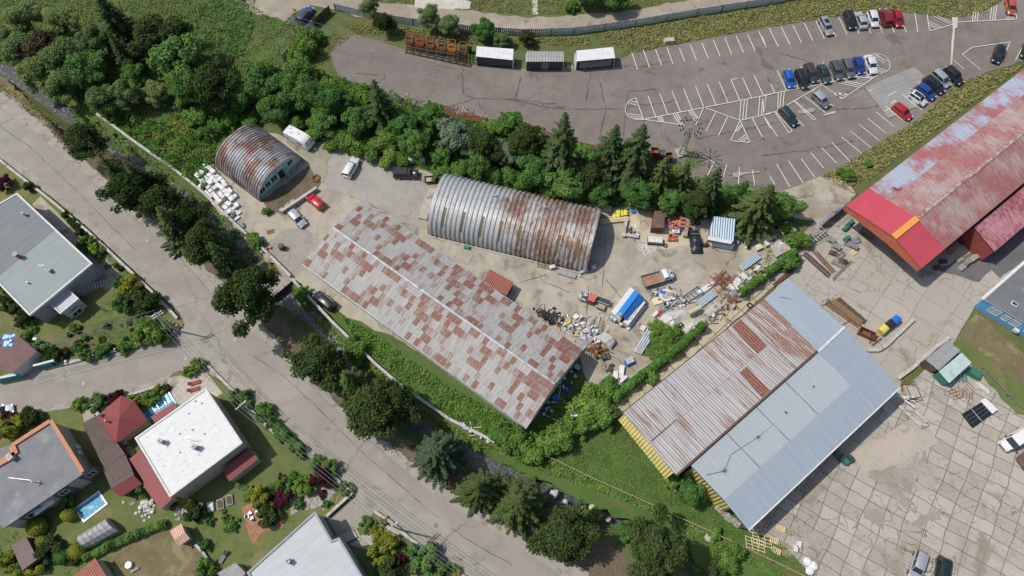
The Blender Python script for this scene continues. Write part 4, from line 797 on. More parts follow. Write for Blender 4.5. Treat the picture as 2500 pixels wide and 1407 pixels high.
# red gazebo-like pavilion with hipped roof
E_ = GL([(237, 1016), (295, 966), (326, 977), (360, 1028), (283, 1084)], 2.6); pk = G(291, 1021, 4.1); E_ = ccw(E_)
c = centre(E_); r = wthing('garden_pavilion', 'red hipped-roof pavilion between pool and brown shed', 'pavilion', (c.x, c.y, 0)); b = MB(); n = len(E_)
for i in range(n): b.face([E_[i], E_[(i+1) % n], pk])
b.face([p-Vector((0, 0, .02)) for p in E_[::-1]]); b.build('roof', m_maroon, r)
W = inset(E_, .35); b = MB(); walls(b, W, 2.55); b.build('wall', m_beige, r); chimney(r, (246, 1014), 2.9, .35, .35, .9, m_offw)
c = G(264, 1030, 3.2); b = MB(); b.cyl(c.x, c.y, 3.0, 3.9, .12); b.ball((c.x, c.y, 3.95), .22); b.build('vent_pipe', m_galv, r)
leanroof('long_shed', 'long dark brown boarded shed below the red pavilion', [(201, 1034, 2.5), (236, 1014, 2.5), (305, 1109, 2.5), (256, 1147, 2.5)], m_browncor, m_brownwood, cat='shed')
c = G(295, 1138, 0); r = wthing('gabled_shed', 'brown corrugated gabled shed at the end of the long brown shed', 'shed', (c.x, c.y, 0))
b = MB(); q = GL([(251, 1146, 2.5), (306, 1110, 2.5), (327, 1160, 3.1), (271, 1194, 3.1)]); b.slab(q, .1); b.build('roof_slope', m_browncor, r)
b = MB(); q = GL([(271, 1195, 3.1), (327, 1161, 3.1), (347, 1182, 2.3), (295, 1214, 2.3)]); b.slab(q, .1); b.build('roof_slope', m_maroon, r)
W = inset(GL([(251, 1146, 2.3), (306, 1110, 2.3), (347, 1182, 2.2), (295, 1214, 2.2)]), .2); b = MB(); walls(b, W, 2.2); b.build('wall', m_brownwood, r)
# third house, orange parapet
h3o, P3, W3 = flat_house('flat_roof_house', 'cream and brown house with orange tiled parapet round its grey flat roof', [(126, 1024), (206, 1155), (8, 1291), (-110, 1130), (38, 1082)], 4.8, m_cream, m_feltm, m_feltm, .0, .35)
b = MB(); z = 4.8; mo = nmat('orange_parapet_tiles', (.44, .19, .10), (.5, .24, .14), 2, .8)
def rim(b, pxs, w, h):
    Q = GL(pxs, z)
    for a, q in zip(Q[:-1], Q[1:]): b.bar(a+Vector((0, 0, h/2)), q+Vector((0, 0, h/2)), w, h)
rim(b, [(126, 1027), (204, 1153)], .55, .28); b.build('parapet', mo, h3o); b = MB(); rim(b, [(124, 1029), (32, 1088)], .6, .3); rim(b, [(32, 1090), (40, 1110), (-30, 1150)], .9, .35); b.build('parapet', mo, h3o)
chimney(h3o, (32, 1118), 4.8, .9, .6, .9, m_beige)
for i, (s0, s1, z0_, z1_) in enumerate(((4.0, 4.7, 2.2, 2.9), (5.2, 5.9, 1.6, 2.3))):
    a = Vector((G(126, 1024, 4.8).x, G(126, 1024, 4.8).y, 0)); q = Vector((G(206, 1155, 4.8).x, G(206, 1155, 4.8).y, 0)); uu = (q-a).normalized(); nn = Vector((-uu.y, uu.x, 0)); 
    window(h3o, q-nn*-.0-nn*0+Vector((0, 0, 0))-Vector((nn.x, nn.y, 0))*0+nn*-0+(-nn*0), a, s0, s1, z0_, z1_, out=.3)
a3 = Vector((G(8, 1291, 4.8).x, G(8, 1291, 4.8).y, 0)); q3 = Vector((G(206, 1155, 4.8).x, G(206, 1155, 4.8).y, 0)); u3_ = (q3-a3).normalized(); n3_ = Vector((u3_.y, -u3_.x, 0))
a3i = a3-n3_*.22; q3i = q3-n3_*.22
for s0, s1 in ((2.5, 4.4), (7.6, 8.8), (11.8, 13.2)):
    b = MB(); b.bar(a3i+u3_*(s0-.6)+n3_*.02+Vector((0, 0, 2.0)), a3i+u3_*(s1+.6)+n3_*.02+Vector((0, 0, 2.0)), .05, 4.0); b.build('brown_panel', m_umber, h3o)
    window(h3o, a3i+n3_*.05, q3i+n3_*.05, s0, s1, 2.2, 3.7, out=.05)
b = MB(); P = GL([(80, 1245, 3.4), (128, 1219, 3.4), (133, 1227, 3.2), (85, 1261, 3.2)]); b.slab(P, .08); b.build('awning', m_offw, h3o)
c = G(95, 1180, 4.8); b = MB(); b.tube([c, c+Vector((0, 0, 1.8))], .035); b.tube([c+Vector((-3.6, .6, 1.5)), c+Vector((-.2, .2, 1.7))], .03)
for k in range(9): q = c+Vector((-3.4+k*.36, .57-k*.04, 1.5+k*.02)); b.tube([q+Vector((-.05, -.25, 0)), q+Vector((.05, .25, 0))], .015, 4)
for k in range(4): q = c+Vector((-1.2+k*.25, -.1, 1.1)); b.tube([q+Vector((0, -.35, 0)), q+Vector((0, .35, 0))], .015, 4)
b.build('antenna', m_galv, h3o); b = MB(); b.cyl(c.x, c.y, 4.8, 4.95, .35, .35, 16); b.build('antenna_base', m_dark, h3o)
# fourth house, bottom
h4o, P4, W4 = flat_house('flat_roof_house', 'house with pale grey flat roof and grey-blue walls at the bottom edge', [(770, 1248), (811, 1319), (829, 1312), (905, 1440), (700, 1560), (603, 1398)], 5.2, nmat('grey_blue_render', (.30, .35, .40), (.34, .39, .44), .7, .9), m_feltl, m_greyr, .18, .3)
chimney(h4o, (706, 1371), 5.2, .6, .45, .9, m_grey)
b = MB(); a, q = G(822, 1326, 0), G(872, 1300, 0)
for k in range(9):
    p = a.lerp(q, k/8); b.box(p.x, p.y, 0, .2*(9-k), .4, 1.5, R(30))
for sd in (-.8, .8):
    nn = Vector((-math.sin(R(30)), math.cos(R(30)), 0))*sd; b.bar(a+nn+Vector((0, 0, 2.6)), q+nn+Vector((0, 0, .9)), .05, .05, 1)
    for k in range(6): p = a.lerp(q, k/5)+nn; b.bar(p, p+Vector((0, 0, 2.6-1.7*k/5)), .04, .04, 1)
tag(b.build('outdoor_stairs', [m_conc, m_dark], world=True), 'roadside staircase with handrails on the pale-roofed bottom house', 'stairs')
# garden sheds
c = G(440, 1310, 0); r = wthing('garden_hut', 'small garden hut with peach tiled roof on the lawn', 'shed', (c.x, c.y, 0))
b = MB(); b.slab(GL([(414, 1297, 2.2), (443, 1278, 2.3), (452, 1300, 2.6), (426, 1318, 2.6)]), .08); b.build('roof_slope', m_peach, r)
b = MB(); b.slab(GL([(426, 1318, 2.6), (452, 1300, 2.6), (464, 1315, 2.2), (434, 1335, 2.1)]), .08); b.build('roof_slope', m_peach, r)
W = inset(GL([(414, 1297, 2), (443, 1278, 2), (464, 1315, 2), (434, 1335, 2)]), .25); b = MB(); walls(b, W, 2.1); b.build('wall', m_cream, r)
leanroof('garden_shed', 'plum brown garden shed among the round bushes', [(27, 1332, 2.3), (63, 1309, 2.3), (92, 1365, 2.3), (54, 1393, 2.3)], nmat('plum_felt', (.16, .11, .105), (.19, .135, .13), 1, .85), m_brownwood, cat='shed')
c = G(225, 1390, 0); r = wthing('tiled_shed', 'shed with salmon ribbed tile roof cut by the bottom edge', 'shed', (c.x, c.y, 0))
b = MB(); b.slab(GL([(180, 1407, 2.5), (232, 1362, 2.6), (264, 1415, 2.9), (215, 1460, 2.9)]), .1); b.build('roof', m_redtile, r); W = inset(GL([(180, 1407, 2.5), (232, 1362, 2.6), (264, 1415, 2.9), (215, 1460, 2.9)]), .2); b = MB(); walls(b, W, 2.4); b.build('wall', m_beige, r)
leanroof('thatched_shed', 'small grey-brown board shed beside the pale-roofed bottom house', [(530, 1400, 2.2), (575, 1374, 2.3), (600, 1400, 2.2), (570, 1440, 2.2)], m_greycor, m_wood, cat='shed')
# brown roofed garage with blue tarpaulin
r = leanroof('brown_garage', 'garage with flat brown roof and a blue tarpaulin, left edge', [(-30, 838, 2.8), (38, 815, 2.8), (90, 858, 2.8), (28, 912, 2.8), (-60, 880, 2.8)], nmat('brown_felt', (.15, .085, .075), (.18, .105, .095), .8, .85), m_offw, cat='garage')
b = MB(); rr = random.Random(3); cc = G(8, 833, 2.85)
for k in range(14): b.box(cc.x+rr.uniform(-1.8, 1.8), cc.y+rr.uniform(-.8, .9), 2.81, 2.9+rr.uniform(0, .15), rr.uniform(.5, 1.2), rr.uniform(.4, .9), rr.uniform(0, 3), 0, tx=.7, ty=.7)
tag(b.build('tarpaulin', plain('pale_blue_tarp', (.12, .35, .72), .4), world=True), 'crumpled bright blue tarpaulin on the flat brown garage roof', 'tarpaulin')
for px, lb in (([(-5, 935), (58, 922)], 'left'), ([(98, 901), (148, 888)], 'right')):
    a, q = G(*px[0], 0), G(*px[1], 0); b = MB(); u = (q-a).normalized(); n = Vector((-u.y, u.x, 0))
    b.bar(a+Vector((0, 0, .9)), q+Vector((0, 0, .9)), .12, 1.8, 0); w_ = MB(); w_.bar(a+Vector((0, 0, 1.84)), q+Vector((0, 0, 1.84)), .35, .08)
    r = wthing('garden_fence', 'turquoise panel fence with pale coping, '+('long piece cut by the left edge' if lb == 'left' else 'short piece by the sidewalk bend'), 'fence', (a+q)/2); b.build('panel', nmat('turquoise_panel', (.02, .28, .26), (.03, .33, .30), 1, .6), r); w_.build('coping', m_offw, r)
# pools
def pool(label, px, mt, rimm, cover=None):
    P = ccw(GL(px)); c = centre(P); r = wthing('swimming_pool', label, 'pool', (c.x, c.y, 0)); I = inset(P, .28); b = MB(); n = len(P)
    for i in range(n): a, q, q2, a2 = P[i], P[(i+1) % n], I[(i+1) % n], I[i]; b.prism([(a.x, a.y), (q.x, q.y), (q2.x, q2.y), (a2.x, a2.y)], 0.02, .28)
    b.build('rim', rimm, r); b = MB(); b.prism([(p.x, p.y) for p in I], .03, .2); b.build('water', mt, r); return r, I
t = NT('rippled_pool_water'); p = t.pos(); wv = t.noise(t.mapv(p, (1, 1, 1)), 1.4, 4, .6, 1.5); wat = t.out(t.mix(t.step(wv, .52, .64), (.05, .27, .45), (.36, .5, .58)), .45, 0, wv, .1, .05, .15)
pool('white-rimmed pool with rippled pale water in the lower garden', [(181, 1244), (244, 1198), (266, 1231), (206, 1277)], wat, m_white)
r, I = pool('narrow turquoise pool under a ribbed cover beside the white-roofed house', [(343, 995), (413, 954), (434, 985), (362, 1032)], plain('pool_blue', (.02, .30, .52), .15), plain('pool_rim_blue', (.06, .38, .58), .4))
for k in range(7):
    a, q = G(372+k*8.6, 1010-k*5.2, .3), G(360+k*8.6, 990-k*5.4, .3); b = MB(); b.bar(a, q, .55 if k % 2 else .3, .06); b.build('cover_slat', plain('pool_cover_slat', (.22, .55, .72) if k % 2 else (.55, .72, .8), .4), r)
# greenhouse
c = G(258, 1302, 0); r = wthing('greenhouse', 'old greenhouse with grey translucent sheeting beside the hedge', 'greenhouse', (c.x, c.y, 0))
a0, a1_, b1_, b0 = GL([(200, 1308, 0), (268, 1266, 0), (300, 1300, 0), (222, 1342, 0)]); b = MB(); fr = MB(); N_ = 6; Sg = 6
mfilm = nmat('cloudy_film', (.28, .28, .27), (.36, .36, .35), 1.5, .35, c3=(.2, .21, .18), s3=.9)
for i in range(N_+1):
    p, q = a0.lerp(a1_, i/N_), b0.lerp(b1_, i/N_); arc_ = [p.lerp(q, .5-.5*math.cos(math.pi*k/Sg))+Vector((0, 0, 2.2*math.sin(math.pi*k/Sg)**.8 if 0 < k < Sg else 0)) for k in range(Sg+1)]
    fr.tube([x+Vector((0, 0, .03)) for x in arc_], .035, 4)
    if i: 
        for k in range(Sg): b.face([pr_[k], arc_[k], arc_[k+1], pr_[k+1]])
    else: ends = [arc_]
    pr_ = arc_
b.face(ends[0]); b.face(pr_[::-1]); b.build('cover', mfilm, r); fr.build('frame', m_grey, r)
# ---------------- vehicles
m_tyre = plain('tyre_rubber', (.015, .015, .016), .8); m_rim = plain('alloy_rim', (.35, .36, .37), .3, .8)
m_lamp = plain('clear_lamp', (.55, .57, .6), .1, 0, .9); m_tail = plain('red_lamp', (.30, .01, .01), .2); m_cglass = plain('car_glass', (.018, .022, .026), .06, 0, 1.0, .3)
PAINT = {}
def paint(c, rough=.3, met=.3):
    k = (c, rough, met)
    if k not in PAINT: PAINT[k] = plain('car_paint', c, rough, met, .5, .6, .05)
    return PAINT[k]
def loft(b, rings, m=0, cap=True):
    for r0, r1 in zip(rings[:-1], rings[1:]):
        n = len(r0)
        for k in range(n): b.face([r0[k], r1[k], r1[(k+1) % n], r0[(k+1) % n]], m)
    if cap: b.face(rings[0], m); b.face(rings[-1][::-1], m)
# kind: length, width, height, belt z, bonnet z, (rear base, rear top, front top, front base) of the glasshouse, boot z
KINDS = {'hatch': (4.1, 1.75, 1.46, .93, .90, (-1.95, -1.55, .35, 1.05), .93), 'wagon': (4.65, 1.80, 1.47, .94, .90, (-2.2, -1.85, .45, 1.15), .94),
         'sedan': (4.55, 1.78, 1.43, .92, .88, (-1.65, -1.05, .35, 1.05), .95), 'suv': (4.45, 1.86, 1.68, 1.05, 1.02, (-2.1, -1.85, .45, 1.05), 1.05),
         'mpv': (4.3, 1.80, 1.62, 1.0, .93, (-2.05, -1.8, .55, 1.4), 1.0), 'small': (3.7, 1.66, 1.5, .95, .92, (-1.75, -1.45, .35, 1.0), .95)}
def wheels(r, L, Wd, wr=.33, xs=None, tw=.22):
    for x in (xs or (-L*.295, L*.31)):
        for sy in (-1, 1):
            b = MB(); b.tube([(x, sy*(Wd/2-tw-.0), wr), (x, sy*(Wd/2+.015), wr)], wr, 16); w_ = b.build('wheel', m_tyre, r)
            b = MB(); b.tube([(x, sy*(Wd/2-.02), wr), (x, sy*(Wd/2+.03), wr)], wr*.62, 10); b.build('rim', m_rim, w_)
def car(kind, label, rear, front, col, roofcol=None, sunroof=False, rails=False, cat='car', group='parked cars', z=.6, hn=None, plate=True):
    L, Wd, Hh, zb, zh, (xr0, xr1, xf1, xf0), zt = KINDS[kind]
    a, q = G(rear[0], rear[1], z), G(front[0], front[1], z); c = (a+q)/2; ang = math.atan2(q.y-a.y, q.x-a.x)
    r = thing(cat if False else 'parked_car', label, cat, (c.x, c.y, .012), ang, group); pm = paint(col)
    b = MB(); hw = Wd/2; rings = []
    st = [(-L/2, .42, zt-.28, .80), (-L/2+.08, .30, zt-.1, .88), (-L/2+.25, .24, zt-.01, .95), (xr0+.15, .2, zb, .985), (-.4, .18, zb, 1), (xf0-.35, .18, zb, 1), (xf0+.1, .18, zh, .99), (L/2-.75, .2, zh-.05, .96), (L/2-.3, .22, zh-.13, .9), (L/2-.08, .28, zh-.27, .80), (L/2, .36, zh-.36, .70)]
    for x, z0, z1, k in st:
        w_ = hw*k; rings.append([Vector(p) for p in ((x, -w_*.94, z0), (x, -w_, z0+(z1-z0)*.35), (x, -w_*.985, z0+(z1-z0)*.8), (x, -w_*.86, z1), (x, 0, z1+.035), (x, w_*.86, z1), (x, w_*.985, z0+(z1-z0)*.8), (x, w_, z0+(z1-z0)*.35), (x, w_*.94, z0))])
    loft(b, rings); b.build('body', pm, r, smooth=True)
    g0, g1 = hw*.88, hw*.73; zr_ = Hh-.05
    P = {n: [Vector((x, s*w_, zz)) for s in (-1, 1)] for n, x, w_, zz in (('r0', xr0, g0, zb), ('r1', xr1, g1, zr_), ('m0', (xr0+xf0)/2, g0*1.02, zb), ('m1', (xr1+xf1)/2, g1*1.03, zr_+.02), ('f1', xf1, g1, zr_), ('f0', xf0, g0*.95, zb-.02))}
    b = MB(); b.face([P['f0'][0], P['f0'][1], P['f1'][1], P['f1'][0]]); b.build('windscreen', m_cglass, r)
    b = MB(); b.face([P['r0'][1], P['r0'][0], P['r1'][0], P['r1'][1]]); b.build('rear_window', m_cglass, r)
    for s in (0, 1):
        b = MB()
        b.face([P['r0'][s], P['m0'][s], P['m1'][s], P['r1'][s]]); b.face([P['m0'][s], P['f0'][s], P['f1'][s], P['m1'][s]]); b.build('side_window', m_cglass, r)
    b = MB(); rc = []
    for x, k, dz in ((xr1-.1, .9, -.03), (xr1+.08, 1.0, .02), ((xr1+xf1)/2, 1.06, .055), (xf1-.1, 1.02, .03), (xf1+.08, .92, -.03)):
        w_ = g1*k; rc.append([Vector(p) for p in ((x, -w_, zr_-.03+dz*.3), (x, -w_*.8, zr_+dz+.02), (x, 0, zr_+dz+.045), (x, w_*.8, zr_+dz+.02), (x, w_, zr_-.03+dz*.3))])
    loft(b, rc); 
    for s in (0, 1):
        for e0, e1 in (('r0', 'r1'), ('f0', 'f1'), ('m0', 'm1')): b.bar(P[e0][s], P[e1][s], .09, .07)
        b.bar(P['r1'][s], P['m1'][s], .08, .07); b.bar(P['m1'][s], P['f1'][s], .08, .07)
    ro = b.build('roof', paint(roofcol) if roofcol else pm, r, smooth=True)
    if sunroof: b = MB(); b.box((xr1+xf1)/2+.15, 0, zr_+.085, zr_+.115, 1.0 if sunroof == 1 else 1.5, g1*1.4); b.build('sunroof', m_cglass, ro)
    if rails:
        for s in (-1, 1): b = MB(); b.bar((xr1, s*g1*.93, zr_+.09), (xf1, s*g1*.93, zr_+.09), .05, .05); b.build('roof_rail', m_rim, ro)
    for s in (-1, 1):
        b = MB(); b.box(xf0-.3, s*(hw+.08), zb-.02, zb+.13, .14, .2); b.build('mirror', pm, r)
        b = MB(); b.box(L/2-.2, s*hw*.62, zh-.33, zh-.17, .32, .34, -s*.35); b.build('headlight', m_lamp, r)
        b = MB(); b.box(-L/2+.1, s*hw*.70, zt-.3, zt-.08, .14, .28, s*.25); b.build('taillight', m_tail, r)
    b = MB(); b.box(L/2-.0, 0, .34, .52, .05, hw*1.0); b.build('grille', m_black, r)
    wheels(r, L, Wd); return r
B4 = c4 if 'c4' in globals() else None
K = (.018, .02, .024)
# cars of the top row of the lot
T = 'parked cars'
car('wagon', 'silver grey estate car alone in the top row of bays', c4(440, 150), c4(480, 228), (.32, .33, .34), sunroof=1)
car('suv', 'black estate car with roof rails, first of the five by the grass', c4(612, 105), c4(645, 195), K, rails=True)
car('sedan', 'pale silver saloon between the black estate and the white hatchback', c4(722, 180), c4(695, 112), (.42, .44, .46))
car('hatch', 'white hatchback between the silver saloon and the dark red car', c4(782, 95), c4(810, 180), (.72, .73, .74))
car('suv', 'dark red crossover with its nose to the grass beside the white hatchback', c4(895, 165), c4(868, 90), (.22, .015, .02))
car('hatch', 'bright red hatchback, last of the five by the grass', c4(958, 95), c4(984, 180), (.38, .012, .016))
car('hatch', 'orange hatchback at the top right corner of the lot', c4(1774, 12), c4(1786, 92), (.50, .10, .05))
# middle island
car('hatch', 'bright blue hatchback, leftmost of the island row', c4(178, 520), c4(212, 620), (.01, .11, .50))
car('wagon', 'black estate with silver rails beside the bright blue hatchback', c4(262, 510), c4(310, 625), K, rails=True)
car('wagon', 'brown estate car in the island row', c4(330, 475), c4(378, 575), (.065, .045, .035), rails=True)
car('sedan', 'dark green-grey saloon with sunroof in the island row', c4(422, 478), c4(470, 585), (.05, .065, .07), sunroof=1)
car('wagon', 'dark grey estate with rails in the middle of the island row', c4(512, 450), c4(562, 565), (.09, .095, .105), rails=True)
car('wagon', 'slate grey estate beside the royal blue hatchback', c4(595, 440), c4(640, 545), (.12, .13, .14))
car('hatch', 'royal blue hatchback next to the white saloon', c4(675, 425), c4(712, 522), (.015, .05, .30))
car('sedan', 'white saloon at the rounded end of the island', c4(760, 410), c4(802, 515), (.74, .75, .75))
car('hatch', 'grey compact with silver roof alone between two white lines', c4(380, 675), c4(465, 755), (.17, .18, .19), roofcol=(.40, .41, .42))
car('wagon', 'dark green estate alone at the tip of the white wedge', c4(148, 785), c4(235, 885), (.02, .045, .045), rails=True)
# lower row
car('hatch', 'red hatchback on the edge of the grey asphalt patch', c4(955, 765), c4(1052, 838), (.50, .02, .025))
car('small', 'white compact with black panoramic roof beside the blue car', c4(1068, 675), c4(1162, 740), (.74, .75, .75), sunroof=2)
car('hatch', 'blue car squeezed between the white compact and a black estate', c4(1130, 625), c4(1218, 695), (.02, .06, .30))
car('wagon', 'black estate between the blue car and the silver people carrier', c4(1185, 570), c4(1278, 650), K)
car('mpv', 'silver people carrier in the lower row', c4(1228, 520), c4(1332, 615), (.38, .40, .43))
car('suv', 'black car with silver trim at the end of the lower row', c4(1320, 500), c4(1418, 592), K, rails=True)
car('wagon', 'black car inside the white-lined area by the red hall slope', c4(1708, 340), c4(1672, 440), K)
car('hatch', 'black car cut by the right edge of the photo', c4(1905, 330), c4(1880, 400), K)
# yard
car('suv', 'white car with roof rails on the pale asphalt of the yard', (847, 428), (867, 392), (.74, .75, .75), rails=True)
car('hatch', 'red hatchback beside the low wall of the arched hut', (785, 505), (757, 481), (.50, .015, .02))
car('hatch', 'silver hatchback next to the red one by the low wall', (712, 520), (739, 548), (.40, .44, .46))
car('suv', 'black off-road car on the grid slabs left of the gabled hall', (808, 747), (777, 722), K, rails=True)
car('wagon', 'silver saloon parked on broken slabs at the bottom edge', (2248, 1356), (2232, 1406), (.38, .40, .42), sunroof=0)
car('wagon', 'dark green estate parked on broken slabs at the bottom edge', (2304, 1374), (2296, 1424), (.015, .03, .03))
car('hatch', 'white car at the left edge of the side street', (-14, 1014), (16, 1003), (.72, .74, .75))
car('wagon', 'blue estate on the dirt beside the rusty gate', (735, 48), (754, 25), (.02, .07, .28), roofcol=(.06, .08, .12))
# black pickup
def box_vehicle(name, label, cat, rear, front, z=.8, group=None):
    a, q = G(rear[0], rear[1], z), G(front[0], front[1], z); c = (a+q)/2
    return thing(name, label, cat, (c.x, c.y, .012), math.atan2(q.y-a.y, q.x-a.x), group)
r = box_vehicle('off_road_vehicle', 'boxy black off-road vehicle facing right beside the ivy thicket', 'car', (968, 424), (1015, 425), group='parked cars'); pm = paint(K)
b = MB(); b.box(-.1, 0, .45, 1.05, 4.5, 1.7, tx=.99, ty=.98); b.box(1.95, 0, .45, .8, .5, 1.5); b.build('body', pm, r, smooth=False)
b = MB(); b.box(-.95, 0, 1.05, 1.8, 2.6, 1.6, tx=.96, ty=.92); b.build('canopy', m_tarp, r); b = MB(); b.box(.62, 0, 1.05, 1.72, .75, 1.5, tx=.6, ty=.85); b.build('windscreen', m_cglass, r)
b = MB(); b.box(1.35, 0, 1.05, 1.12, 1.3, 1.3); b.build('bonnet', paint((.03, .034, .04)), r); b = MB(); b.tube([(1.5, 0, 1.12), (1.5, 0, 1.15)], .22, 12); b.build('badge', m_white, r)
for s in (-1, 1): b = MB(); b.box(2.17, s*.6, .62, .8, .06, .2); b.build('headlight', m_lamp, r)
wheels(r, 4.5, 1.8, .4)
# caravan
r = box_vehicle('caravan', 'white touring caravan beside the arched hut', 'caravan', (705, 324), (756, 352), 1.3)
b = MB(); R6 = [(-2.75, .7, 2.15, .9), (-2.65, .5, 2.45, .98), (-1.5, .45, 2.55, 1), (1.2, .45, 2.55, 1), (1.9, .45, 2.45, 1), (2.55, .5, 1.9, .98), (2.75, .6, 1.3, .92)]
loft(b, [[Vector((x, -1.1*k, z0)), Vector((x, -1.12*k, (z0+z1)/2)), Vector((x, -1.0*k, z1)), Vector((x, 0, z1+.05)), Vector((x, 1.0*k, z1)), Vector((x, 1.12*k, (z0+z1)/2)), Vector((x, 1.1*k, z0))] for x, z0, z1, k in R6])
b.build('body', m_white, r, smooth=True)
b = MB(); b.face([(2.28, -.85, 2.18), (2.64, -.85, 1.62), (2.64, .85, 1.62), (2.28, .85, 2.18)]); b.v = [(p[0]+.04, p[1], p[2]+.04) for p in b.v]; b.build('front_window', m_cglass, r)
b = MB(); b.box(.9, -1.12, 1.3, 1.9, 1.1, .05); b.build('side_window', m_cglass, r); b = MB(); b.box(-1.9, -1.12, 1.3, 1.8, .6, .05); b.build('side_window', m_cglass, r)
for x, y in ((-2.0, .4), (-1.3, -.3), (0, .2)): b = MB(); b.box(x, y, 2.56, 2.68, .5, .45); b.build('roof_hatch', m_offw, r)
b = MB(); b.bar((2.6, .4, .5), (3.7, 0, .5), .08, .08); b.bar((2.6, -.4, .5), (3.7, 0, .5), .08, .08); b.build('drawbar', m_grey, r); wheels(r, 1, 2.1, .33, xs=(-.2,))
# flatbed truck
r = box_vehicle('flatbed_truck', 'old light truck with pale blue cab and empty rusty flatbed', 'truck', (1568, 688), (1640, 668), 1.0)
b = MB(); b.box(-.95, 0, .72, .82, 3.5, 2.0); b.build('bed_floor', nmat('rusty_bed', (.24, .125, .08), (.34, .20, .13), 1.2, .8, c3=(.34, .28, .22), s3=.9), r)
ms = nmat('bed_side_boards', (.30, .29, .28), (.38, .36, .34), 2, .8)
for p, q in (((-2.7, -1.02), (.8, -1.02)), ((-2.7, 1.02), (.8, 1.02)), ((-2.7, -1.0), (-2.7, 1.0)), ((.8, -1.0), (.8, 1.0))):
    b = MB(); b.bar((p[0], p[1], 1.02), (q[0], q[1], 1.02), .07, .5); b.build('side_board', ms, r)
pc = plain('pale_blue_cab', (.56, .62, .64), .35); b = MB(); loft(b, [[Vector((x, -w_, .5)), Vector((x, -w_, z1*.75)), Vector((x, -w_*.85, z1)), Vector((x, w_*.85, z1)), Vector((x, w_, z1*.75)), Vector((x, w_, .5))] for x, z1, w_ in ((.98, 1.85, .88), (1.15, 1.98, .92), (1.75, 1.98, .92), (2.05, 1.45, .92), (2.65, 1.32, .88), (2.95, 1.05, .78))]); b.build('cab', pc, r, smooth=True)
b = MB(); b.face([(1.78, -.72, 1.97), (2.07, -.8, 1.46), (2.07, .8, 1.46), (1.78, .72, 1.97)]); b.v = [(p[0]+.03, p[1], p[2]+.03) for p in b.v]; b.build('windscreen', m_cglass, r)
for s in (-1, 1): b = MB(); b.face([(1.2, s*.93, 1.45), (1.8, s*.94, 1.45), (1.7, s*.86, 1.85), (1.25, s*.86, 1.85)]); b.build('side_window', m_cglass, r); b = MB(); b.box(2.92, s*.55, .75, .95, .12, .2); b.build('headlight', m_lamp, r)
b = MB(); b.box(2.5, 0, 1.36, 1.42, .3, .3); b.build('air_scoop', m_black, r); b = MB(); b.box(-.3, 0, .45, .62, 4.8, .8); b.build('chassis', m_black, r)
wheels(r, 1, 1.9, .36, xs=(-1.6, 2.1))
# small red-cab loader with two beds
r = box_vehicle('utility_truck', 'stubby red-cabbed utility truck loaded with white scrap, split dark flatbed behind', 'truck', (1492, 748), (1412, 720), .9)
b = MB(); b.box(.55, 0, .5, 1.0, 1.1, 1.45); b.box(.55, 0, 1.0, 1.75, .95, 1.35, ty=.9, tx=.9); b.build('cab', nmat('faded_dark_red', (.16, .04, .035), (.22, .06, .05), 1.5, .6), r)
b = MB(); b.box(.55, 0, 1.76, 1.84, 1.2, 1.45); b.build('cab_roof', nmat('faded_red_roof_paint', (.48, .09, .08), (.55, .13, .12), 1.5, .6), r)
b = MB(); b.box(.03, 0, 1.1, 1.6, .04, 1.1); b.build('rear_window', m_cglass, r)
b = MB(); b.box(1.9, 0, .6, .7, 1.7, 1.4); b.bar((1.1, -.7, .85), (2.7, -.7, .85), .05, .3); b.bar((1.1, .7, .85), (2.7, .7, .85), .05, .3); b.build('load_bed', m_grey, r)
rr = random.Random(8); 
for k in range(14): b = MB(); b.box(1.2+rr.random()*1.4, rr.uniform(-.55, .55), .72, .95+rr.random()*.3, rr.uniform(.15, .6), rr.uniform(.1, .3), rr.uniform(0, 3)); b.build('scrap_piece', [m_white, m_galv, m_dark][k % 3], r)
b = MB(); b.box(-1.35, -.45, .95, 1.02, 2.3, .95); b.build('dark_panel', m_dark, r)
for s in (-.93, .03): b = MB(); b.bar((-2.5, s, 1.06), (-.2, s, 1.06), .06, .14); b.build('bed_rail', m_offw, r)
b = MB(); b.box(-1.2, .62, .7, .78, 1.6, .95); b.build('wooden_bed', m_wood, r)
for y in (.15, 1.1): b = MB(); b.bar((-2.0, y, .9), (-.4, y, .9), .05, .2); b.build('bed_rail', m_rust2, r)
wheels(r, 1, 1.4, .3, xs=(-1.5, .6, 2.1))
# delivery van
r = box_vehicle('delivery_van', 'white panel van at the right edge of the slab yard', 'van', (2520, 1046), (2448, 1094), 1.2)
b = MB(); loft(b, [[Vector((x, -w_, .3)), Vector((x, -w_, z1*.6)), Vector((x, -w_*.82, z1)), Vector((x, w_*.82, z1)), Vector((x, w_, z1*.6)), Vector((x, w_, .3))] for x, z1, w_ in ((-2.7, 2.3, .95), (-2.6, 2.4, 1.0), (1.0, 2.4, 1.0), (1.25, 2.3, 1.0), (1.95, 1.45, .98), (2.55, 1.15, .9), (2.75, .8, .8))]); b.build('body', m_white, r, smooth=True)
b = MB(); b.face([(1.34, -.78, 2.22), (1.95, -.84, 1.47), (1.95, .84, 1.47), (1.34, .78, 2.22)]); b.v = [(p[0]+.03, p[1], p[2]+.03) for p in b.v]; b.build('windscreen', m_cglass, r)
for s in (-1, 1): b = MB(); b.face([(.6, s*1.01, 1.45), (1.7, s*1.0, 1.45), (1.25, s*.9, 2.0), (.7, s*.9, 2.0)]); b.build('side_window', m_cglass, r); b = MB(); b.box(2.55, s*.72, .8, 1.05, .3, .25); b.build('headlight', m_lamp, r); b = MB(); b.box(1.6, s*1.15, 1.35, 1.65, .15, .25); b.build('mirror', m_black, r)
